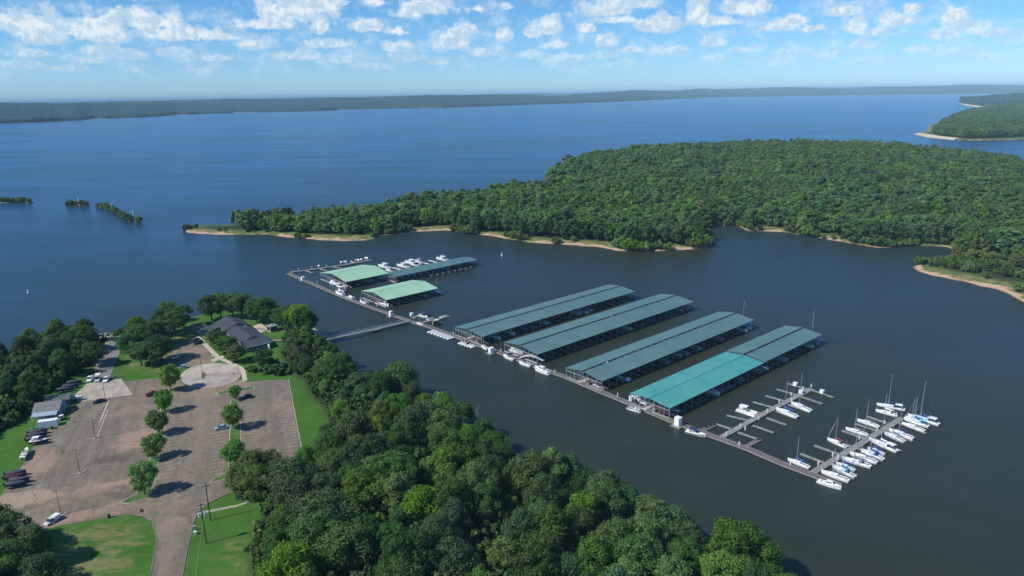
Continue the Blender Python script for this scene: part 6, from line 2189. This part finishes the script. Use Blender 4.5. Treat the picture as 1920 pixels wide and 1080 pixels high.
# workshop, store and shipping container at the left of the lot
o = empty('workshop', (-181.2, 265.2, Z0), R_(16), 'pale blue workshop with weathered grey gable roof beside the shipping container', 'building')
wall_block(o, SIDEPALE, -9.0, 0, [(-4.6, 0), (4.6, 0), (4.6, 3.0), (0, 5.0), (-4.6, 3.0)])
slope(o, 'roof', ROOFGREY, -9.3, .3, -5.0, 3.0, 0, 5.2)
r2 = slope(o, 'roof', ROOFGREY, -9.3, .3, 0, 5.2, 5.0, 3.0)
slope(o, 'blue_lit_sheet', BLUELIT, -8.8, -2.2, 0.25, 5.12, 4.6, 3.22, .05)  # blue sheet added to give the back slope its blue light
slope(o, 'awning', SIDEPALE, -9.0, -.2, -7.4, 2.2, -5.0, 2.95, .1)
for x in (-8.8, -4.6, -.5):
    MB().box(x - .08, x + .08, -7.3, -7.15, 0, 2.15).build('awning_post', TRIMW, o)
MB().box(0.003, .05, -2.2, 1.4, 0, 2.7).build('roller_door', GREYC, o)
o = empty('store_shed', (-187.7, 273.4, Z0), R_(23.7), 'dull green grey roofed store behind the pale blue workshop', 'building')
wall_block(o, SIDING, -4.3, 4.2, [(-3.7, 0), (3.7, 0), (3.7, 2.7), (0, 3.5), (-3.7, 2.7)])
slope(o, 'roof', ROOFGREEN, -4.7, 4.6, -4.1, 2.72, 0, 3.7)
slope(o, 'roof', ROOFGREEN, -4.7, 4.6, 0, 3.7, 4.1, 2.72)
MB().box(4.203, 4.25, -1.5, 1.5, 0, 2.3).build('door', BLACKP, o)
cm = np.array([(-181.9 - 175.5) / 2, (250 + 252.1) / 2]) + np.array([-math.sin(R_(18)), math.cos(R_(18))]) * 1.25
o = empty('shipping_container', (cm[0], cm[1], Z0), R_(18), 'white ribbed shipping container in front of the workshop', 'container')
mb = MB()
n = 34
for s in (-1, 1):
    ring0, ring1 = [], []
    for k in range(n + 1):
        x = -3.3 + 6.6 * k / n
        y = s * (1.22 - (0.07 if (k // 2) % 2 else 0))
        ring0.append((x, y, .12))
        ring1.append((x, y, 2.5))
    mb.loft([ring0, ring1] if s < 0 else [ring1, ring0], closed=False, cap=False)
mb.build('side_panel', TRIMW, o)
MB().box(-3.3, 3.3, -1.24, 1.24, 2.5, 2.62).build('roof', WHITE, o)
MB().box(-3.3, 3.3, -1.24, 1.24, 0, .12).build('base', GREYC, o)
for s in (-.62, .62):
    MB().box(3.31, 3.36, s - .58, s + .58, .12, 2.5).build('door', TRIMW, o)
MB().box(-3.36, -3.30, -1.2, 1.2, .12, 2.5).build('end_panel', TRIMW, o)

# ------------------------------------------------------------------ vehicles
def paint(name, c):
    return mat(name, c, 0.3, 0.03, 1.0, spec=0.6)


def vehicle(kind, pm, label, cat, front, rear, fit=True):
    a, b = np.array(g2(*front, Z0 + .4)), np.array(g2(*rear, Z0 + .4))
    v = a - b
    mid = (a + b) / 2
    o = empty({'sedan': 'sedan', 'suv': 'suv', 'pickup': 'pickup_truck', 'van': 'utility_truck'}[kind], (mid[0], mid[1], Z0 + .06), math.atan2(v[1], v[0]), label, cat)
    L, Wd, H = {'sedan': (4.7, 1.85, 1.45), 'suv': (4.8, 1.95, 1.75), 'pickup': (5.7, 2.0, 1.85), 'van': (6.0, 2.05, 2.3)}[kind]
    w = Wd / 2
    h1 = {'sedan': .82, 'suv': .98, 'pickup': 1.02, 'van': 1.05}[kind]
    rings = []
    for (x, zt, wk) in ((-L / 2, h1 * .86, .86), (-L / 2 + .18, h1 * .98, .96), (-L * .2, h1, 1), (L * .15, h1, 1), (L / 2 - .45, h1 * .93, .96), (L / 2 - .1, h1 * .8, .88), (L / 2, h1 * .6, .78)):
        rings.append([(x, -w * wk, .32), (x, -w * wk, zt * .72), (x, -w * wk * .93, zt), (x, w * wk * .93, zt), (x, w * wk, zt * .72), (x, w * wk, .32)])
    MB().loft(rings).build('body', pm, o)
    if kind == 'sedan':
        cab = (-L * .40, L * .22, .75, .85)
    elif kind == 'suv':
        cab = (-L * .47, L * .20, .3, .75)
    elif kind == 'pickup':
        cab = (-L * .14, L * .22, .25, .65)
    else:
        cab = (-L * .02, L * .27, .2, .7)
    x0, x1, t0, t1 = cab
    g = block(o, 'window', GLASS, x0, x1, w * .92, w * .92, h1 - .02, H - .08, t0 * .85, t1 * .9, .16)
    block(o, 'roof', pm, x0 + t0 * .8, x1 - t1 * .85, w * .77, w * .77, H - .085, H, .06, .08, .04)
    mb = MB()
    for s in (1, -1):
        for xx in (x0 + t0 * .55, (x0 + x1) / 2, x1 - t1 * .5):
            mb.bar((xx, s * (w * .93), h1 - .02), (xx + (.1 if xx < 0 else -.12), s * (w * .93 - .16), H - .06), .09, .05)
    mb.build('pillar', pm, o)
    if kind == 'pickup':
        MB().box(-L / 2 + .2, -L * .16, -w * .78, w * .78, h1 + .002, h1 + .02).build('cargo_bed', BLACKC, o)
        mb = MB()
        for s in (1, -1):
            mb.box(-L / 2 + .1, -L * .15, s * w * .88 - .06, s * w * .88 + .06, h1 - .05, h1 + .22)
        mb.box(-L / 2 + .06, -L / 2 + .16, -w * .9, w * .9, h1 - .05, h1 + .21)
        mb.build('bed_side', pm, o)
    if kind == 'van':
        MB().box(-L / 2 + .05, -L * .04, -w * .98, w * .98, h1 + .003, H + .1).build('service_box', TRIMW, o)
    for s in (1, -1):
        for x in (-L * .31, L * .31):
            wh = MB().tube([(x, s * (w - .22), .34), (x, s * (w + .02), .34)], .34, 12).build('wheel', TYRE, o)
            MB().tube([(x, s * (w + .021), .34), (x, s * (w + .035), .34)], .19, 10).build('rim', ALU, wh)
    for s in (1, -1):
        MB().box(L / 2 - .12, L / 2 - .02, s * w * .62 - .17, s * w * .62 + .17, h1 * .62, h1 * .78).build('headlight', mat('lamp_glass', (.8, .8, .78), .1), o)
        MB().box(-L / 2 - .01, -L / 2 + .06, s * w * .68 - .12, s * w * .68 + .12, h1 * .62, h1 * .84).build('tail_light', mat('red_lens', (.35, .01, .01), .2), o)
    return o


PWH, PBK, PSV, PBL, PRD, PDB = paint('white_paint', (.78, .79, .8)), paint('black_paint', (.012, .013, .018)), paint('silver_paint', (.55, .58, .60)), paint('pale_blue_paint', (.22, .32, .48)), paint('dark_red_paint', (.22, .012, .014)), paint('dark_blue_paint', (.012, .018, .035))
vehicle('sedan', PBL, 'pale blue sedan parked under the right median tree', 'car', (403, 804.5), (426, 800.5))
vehicle('suv', PDB, 'black suv parked beside the walk, nearer the turning circle', 'car', (363.5, 646), (380, 641.5))
vehicle('suv', PBK, 'black suv farthest up the office parking row', 'car', (359, 642.5), (374, 637.5))
vehicle('sedan', PDB, 'dark sedan parked behind the smallest median tree', 'car', (451, 747), (474, 741.5))
vehicle('pickup', PRD, 'dark red pickup truck driving past the left median trees', 'pickup', (299, 735), (274, 743))
vehicle('sedan', PBK, 'black sedan parked at the edge of the concrete pad', 'car', (173.5, 756), (198, 750.5))
vehicle('pickup', PWH, 'white pickup truck leftmost of the three on the concrete pad', 'pickup', (164.5, 718.5), (173, 704.5))
vehicle('van', PSV, 'grey service truck between the two white pickups', 'truck', (180.5, 719), (186, 704.5))
vehicle('pickup', PWH, 'white pickup truck rightmost of the three on the concrete pad', 'pickup', (195, 719), (204, 706))
vehicle('van', PSV, 'silver camper van alone at the near end of the big lot', 'van', (86.5, 983.5), (109, 970)).scale = (.75, .9, .7)
vehicle('sedan', PWH, 'white sedan half hidden in the shade of the dark oaks', 'car', (325, 672), (335, 667))

TRM = mat('trailer_steel', (.10, .10, .11), .6, .2, 1)


def trailer(x, y, rz, label, group=None, boat=None, blabel=None, z0=Z0 + .06, bgroup=None):
    p = g2(x, y, Z0)
    o = empty('boat_trailer', (p[0], p[1], z0), rz, label, 'trailer', group)
    mb = MB()
    for s in (1, -1):
        mb.bar((-2.8, s * .75, .5), (1.2, s * .75, .5), .1, .12)
        mb.bar((1.2, s * .75, .5), (3.4, 0, .5), .1, .12)
    for x_ in (-2.6, -1, .8):
        mb.bar((x_, -.75, .5), (x_, .75, .5), .09)
    mb.build('frame', TRM, o)
    for s in (1, -1):
        MB().tube([(-.8, s * .86, .32), (-.8, s * 1.06, .32)], .31, 10).build('wheel', TYRE, o)
        MB().box(-1.2, -.4, s * .97 - .12, s * .97 + .12, .66, .70).build('mudguard', TRM, o)
    MB().bar((3.1, 0, .5), (3.1, 0, 1.1), .08).build('winch_post', TRM, o)
    if boat:
        b = boat
        b.location = (p[0], p[1], z0 + .92)
        b.rotation_euler = (0, 0, rz)
        tag(b, blabel, 'motorboat', bgroup)
    return o


TD = R_(195)
for i, (x, y) in enumerate(((72, 815), (70, 821), (68, 828))):
    trailer(x, y, R_(18), 'boat trailer under a dark covered boat at the grass edge near the container', 'trailers at the grass edge', copy_tree(PROT[3]), 'dark covered boat on a trailer at the grass edge near the container', bgroup='boats on trailers at the grass edge')
trailer(74, 833, R_(15), 'trailer carrying a white topped boat at the grass edge', None, runabout(L=6, canvas=WHITE, hm=NAVY), 'dark boat with white canopy on a trailer, last of the row at the grass edge')
for i, (x, y) in enumerate(((31, 893), (29, 900), (37, 906), (31, 914))):
    trailer(x, y, R_((14, 20, 9, 15)[i]), 'boat trailer in the tight row of dark boats at the left edge of the lot', 'trailers in the tight row', copy_tree(PROT[6] if i == 1 else PROT[3]), 'dark boat in the tight row at the left edge of the lot', bgroup='dark boats in the tight row')
lb_ = runabout(L=8.2, canvas=None, hm=WHITE)
_a, _b = g2(41, 869, Z0), g2(55, 842, Z0)
trailer(48, 856, math.atan2(_b[1] - _a[1], _b[0] - _a[0]), 'trailer under a long narrow white hull at the grass edge', None, lb_, 'long narrow white boat parked along the grass edge of the lot')
lb_.scale = (1, .6, .9)
for i, (x, y) in enumerate(((183, 700), (190, 698), (197, 696))):
    trailer(x, y, R_(70), 'empty dark boat trailer parked on the ramp road behind the trucks', 'empty trailers on the ramp road')
for i, (x, y, c) in enumerate(((122, 735, 3), (132, 729, 3), (140, 722, 3))):
    trailer(x, y, R_(20), 'boat trailer in the shade beside the concrete pad', 'trailers beside the concrete pad', copy_tree(PROT[c]), 'dark covered boat beside the concrete pad near the store', bgroup='dark boats beside the concrete pad')
trailer(146, 751, R_(12), 'small white topped trailer at the corner of the concrete pad', None, runabout(L=4.4, covered=True, canvas=WHITE), 'small white covered boat at the corner of the concrete pad')
trailer(219, 709, R_(8), 'empty dark trailer at the back edge of the concrete pad')

p = g2(177, 700, Z0)
o = empty('tractor', (p[0], p[1], Z0 + .06), R_(60), 'dark tractor with a yellow hood behind the white pickup', 'tractor')
MB().box(0, 1.6, -.4, .4, .7, 1.35).build('hood', mat('yellow_paint', (.55, .38, .05), .5, .1), o)
block(o, 'cab', BLACKP, -1.3, 0, .7, .65, .7, 2.3, .1, .15, .1)
for s in (1, -1):
    MB().tube([(-.8, s * .6, .75), (-.8, s * .95, .75)], .75, 14).build('rear_wheel', TYRE, o)
    MB().tube([(1.2, s * .55, .45), (1.2, s * .8, .45)], .45, 12).build('front_wheel', TYRE, o)
p = g2(117, 787, Z0)
o = empty('golf_cart', (p[0], p[1], Z0 + .06), R_(60), 'white roofed utility cart at the end of the shipping container', 'cart')
MB().box(-1.2, 1.2, -.6, .6, .35, .8).build('body', GREYC, o)
MB().box(-.9, .7, -.62, .62, 1.85, 1.93).build('roof', WHITE, o)
mb = MB()
for s in (1, -1):
    for x in (-.85, .65):
        mb.bar((x, s * .55, .8), (x, s * .55, 1.85), .06)
mb.build('roof_post', TRM, o)
MB().box(-.5, .1, -.55, .55, .8, 1.15).build('seat', BLACKC, o)
for s in (1, -1):
    for x in (-.8, .8):
        MB().tube([(x, s * .5, .3), (x, s * .7, .3)], .3, 10).build('wheel', TYRE, o)
for i, (x, y, lb) in enumerate(((84, 803, 'dark ride on mower in front of the container, left one'), (101, 801, 'dark ride on mower in front of the container, right one'))):
    p = g2(x, y + 3, Z0)
    o = empty('ride_on_mower', (p[0], p[1], Z0 + .06), R_(20), lb, 'mower')
    block(o, 'hood', GREYC, .1, 1.0, .35, .3, .4, .9, 0, .2, .05)
    MB().box(-.8, .1, -.4, .4, .4, .55).build('chassis', BLACKP, o)
    block(o, 'seat', BLACKC, -.7, -.2, .28, .25, .55, 1.05, 0, .3, .03)
    MB().box(-.3, .5, -.65, .65, .12, .3).build('cutting_deck', TRM, o)
    for s in (1, -1):
        MB().tube([(-.55, s * .42, .3), (-.55, s * .62, .3)], .3, 10).build('wheel', TYRE, o)
        MB().tube([(.75, s * .38, .2), (.75, s * .52, .2)], .2, 10).build('wheel', TYRE, o)
p = g2(64, 804, Z0)
o = empty('kayak', (p[0], p[1], Z0 + .15), R_(60), 'turquoise kayak lying on the grass beside the container', 'kayak')
hull_parts(o, 3.6, .8, .4, .35, mat('turquoise_plastic', (.08, .50, .42), .4), MATS['turquoise_plastic'], stern=.1, full=.5, draft=.1)
MB().box(-.5, .35, -.22, .22, .36, .42).build('cockpit', BLACKC, o)

# ------------------------------------------------------------------ poles, boxes, signs
POLE = mat('dark_pole', (.05, .045, .04), .7, .2, 1.0)


def light_pole(x, y, label, h=8.15):
    p = g2(x, y, Z0)
    o = empty('street_lamp', (p[0], p[1], Z0), R_(20), label, 'street lamp', 'parking lot lamps')
    MB().tube([(0, 0, -.2), (0, 0, h)], [.11, .07], 8).build('pole', POLE, o)
    MB().bar((-.9, 0, h - .05), (.9, 0, h - .05), .07).build('arm', POLE, o)
    for s in (-1, 1):
        MB().box(s * .95 - .32, s * .95 + .32, -.16, .16, h - .02, h + .12).build('lamp_head', GREYC, o)
    MB().tube([(0, 0, 0.03), (0, 0, .45)], .26, 8).build('base', KERB, o)


for x, y, lb in ((114, 964, 'twin headed lamp post nearest the silver camper van'), (149.5, 885, 'twin headed lamp post in the middle of the big lot'), (179, 822, 'twin headed lamp post at the end of the white lines'), (198.4, 751, 'twin headed lamp post behind the black sedan on the pad edge'),
                 (379.5, 704, 'lamp post on the grass island in the turning circle'), (205.5, 689, 'lamp post beside the ramp road')):
    light_pole(x, y, lb)
for (x, y, a) in ((109, 968, .5), (119, 966, 1.3), (142, 889, .5), (155, 886, 1.1), (171, 824, .3), (183, 820, 1.0)):
    p = g2(x, y, Z0)
    o = MB().bar((-1.2, 0, .13), (1.2, 0, .13), .26, .2).build('wheel_stop', PALEWOOD, None, (p[0], p[1], Z0 + .035), a)
    tag(o, 'pale timber wheel stop lying at the foot of a lamp post', 'wheel stop', 'timber wheel stops')


def utility_pole(x, y, label, cans=False):
    p = g2(x, y, Z0)
    o = empty('utility_pole', (p[0], p[1], Z0), R_(24), label, 'utility pole')
    MB().tube([(0, 0, -.4), (0, 0, 12.7)], [.19, .12], 8).build('pole', POLE, o)
    z = 11.4 if not cans else 12.2
    MB().bar((-1.3, 0, z), (1.3, 0, z), .12, .14).build('crossarm', POLE, o)
    mb = MB()
    for xx in (-1.2, -.5, .5, 1.2):
        mb.tube([(xx, 0, z + .05), (xx, 0, z + .4)], .07, 6)
    mb.build('insulators', PVC, o)
    if cans:
        for s in (-.75, .75, .2):
            yy = .5 if s == .2 else 0
            c = MB().tube([(s, yy, 8.6), (s, yy, 9.8)], .33, 10).build('transformer', PSV, o)
            MB().tube([(s, yy, 9.8), (s, yy, 10.1)], .07, 6).build('bushing', GREYC, c)
    return p


u1 = utility_pole(387, 1019, 'utility pole carrying grey transformer cans on the roadside lawn', True)
u2 = utility_pole(395, 976, 'taller looking utility pole with one crossarm, behind the transformer pole')
mb = MB()
c24, s24 = math.cos(R_(24)), math.sin(R_(24))
u0 = g2(350, 1300, Z0)
for dx in (-1.2, 1.2):
    off = Vector((dx * c24, dx * s24, 0))
    for (a, za, b, zb_) in ((u1, 17.5, u2, 16.7), (u0, 17.0, u1, 17.5)):
        A, B_ = Vector((*a, za)) + off, Vector((*b, zb_)) + off
        pts = []
        for k in range(9):
            q = A.lerp(B_, k / 8)
            q.z -= .5 * math.sin(math.pi * k / 8)
            pts.append(tuple(q))
        mb.tube(pts, .02, 4)
tag(mb.build('power_line', mat('bare_wire', (.45, .45, .45), .4)), 'thin power wires strung over the roadside lawn to the poles', 'cable')


def boxy(name, x, y, w, d, h, m, label, cat, rz=.35, cap=None):
    p = g2(x, y, Z0)
    o = empty(name, (p[0], p[1], Z0), rz, label, cat)
    MB().box(-w / 2, w / 2, -d / 2, d / 2, 0, h).build('body', m, o)
    block(o, 'lid', cap or m, -w / 2 - .04, w / 2 + .04, d / 2 + .04, d / 2 + .04, h + .002, h + .12, .06, .06, .06)
    return o


boxy('transformer_box', 344.5, 690, 2.0, 1.7, 1.5, mat('pale_green_paint', (.18, .36, .31), .6, .1), 'pale green transformer box on the grass beside the turning circle', 'utility box')
boxy('litter_bin', 205, 971, .7, .7, 1.1, BLACKP, 'black litter bin on the dry lawn edge', 'bin')
boxy('meter_box', 366, 994, .8, .5, 1.3, mat('grey_green_paint', (.25, .38, .33), .6), 'small green cabinet on the lawn between road and poles', 'utility box')
boxy('meter_box', 366.5, 1002, .7, .7, .9, PVC, 'small white utility drum on the lawn beside the green cabinet', 'utility box')
boxy('garden_shed', 525, 687, 2.6, 2.2, 2.0, TRIMW, 'small white shed among the bushes below the office', 'shed', cap=TRIMW)
boxy('planter', 417, 673, .8, .8, .7, TRIMW, 'white planter by the crossing slab of the walk', 'planter')
boxy('planter', 399, 669, .7, .7, .5, TRIMW, 'white planter at the edge of the upper parking', 'planter')
for (x, y, w, h, m, lb) in ((267.5, 966, 1.1, 1.0, RUSTY, 'rust brown sign board at the tip of the dry lawn'), (451, 942, 2.4, 2.2, GREYC, 'grey notice board under the trees by the footpath'), (102.5, 988, .7, .6, GREYC, 'small grey sign on a post by the silver camper van'), (439, 706, .6, .6, GREYC, 'small sign on a post at the right of the turning circle')):
    p = g2(x, y, Z0)
    o = empty('sign', (p[0], p[1], Z0), R_(-60 if x > 300 else -75), lb, 'sign')
    MB().tube([(0, 0, -.2), (0, 0, 1.2 + h)], .05, 6).build('post', POLE, o)
    MB().box(.055, .11, -w / 2, w / 2, 1.1, 1.1 + h).build('board', m, o)

for o in C.objects:
    if o.parent is None and o.get('label') and len(o['label'].split()) > 16:
        print('LONG', o['label'])
# things whose empty was left at the world origin get it at their own base
def rebase(o):
    if o.type != 'EMPTY' or o.location.length > 1e-6 or not o.children:
        return
    P = [Vector(v.co) + c.location for c in o.children if c.type == 'MESH' for v in c.data.vertices]
    if not P:
        return
    mid = Vector((sum(p.x for p in P) / len(P), sum(p.y for p in P) / len(P), min(p.z for p in P)))
    o.location = mid
    for c in o.children:
        c.location = c.location - mid


for o in list(C.objects):
    if o.parent is None and o.type == 'EMPTY' and o.get('label') and o.name.split('.')[0] in ('main_pier', 'back_pier', 'dock_finger', 'dock_spine', 'dock_float', 'gangway', 'ramp'):
        rebase(o)
# ------------------------------------------------------------------ air
hm = bpy.data.materials.new('haze_air')
hm.use_nodes = True
t = NT(hm.node_tree)
pv = t.new('ShaderNodeVolumePrincipled')
pv.inputs['Color'].default_value = (0.50, 0.80, 1.0, 1)
pv.inputs['Density'].default_value = HAZE
pv.inputs['Anisotropy'].default_value = -0.35
o = t.new('ShaderNodeOutputMaterial')
t.put(o.inputs['Volume'], pv.outputs[0])
MB().box(-61000, 61000, -600, 61000, -4.0, 240.0).build('haze', hm)
tag(bpy.data.objects['haze'], kind='stuff')
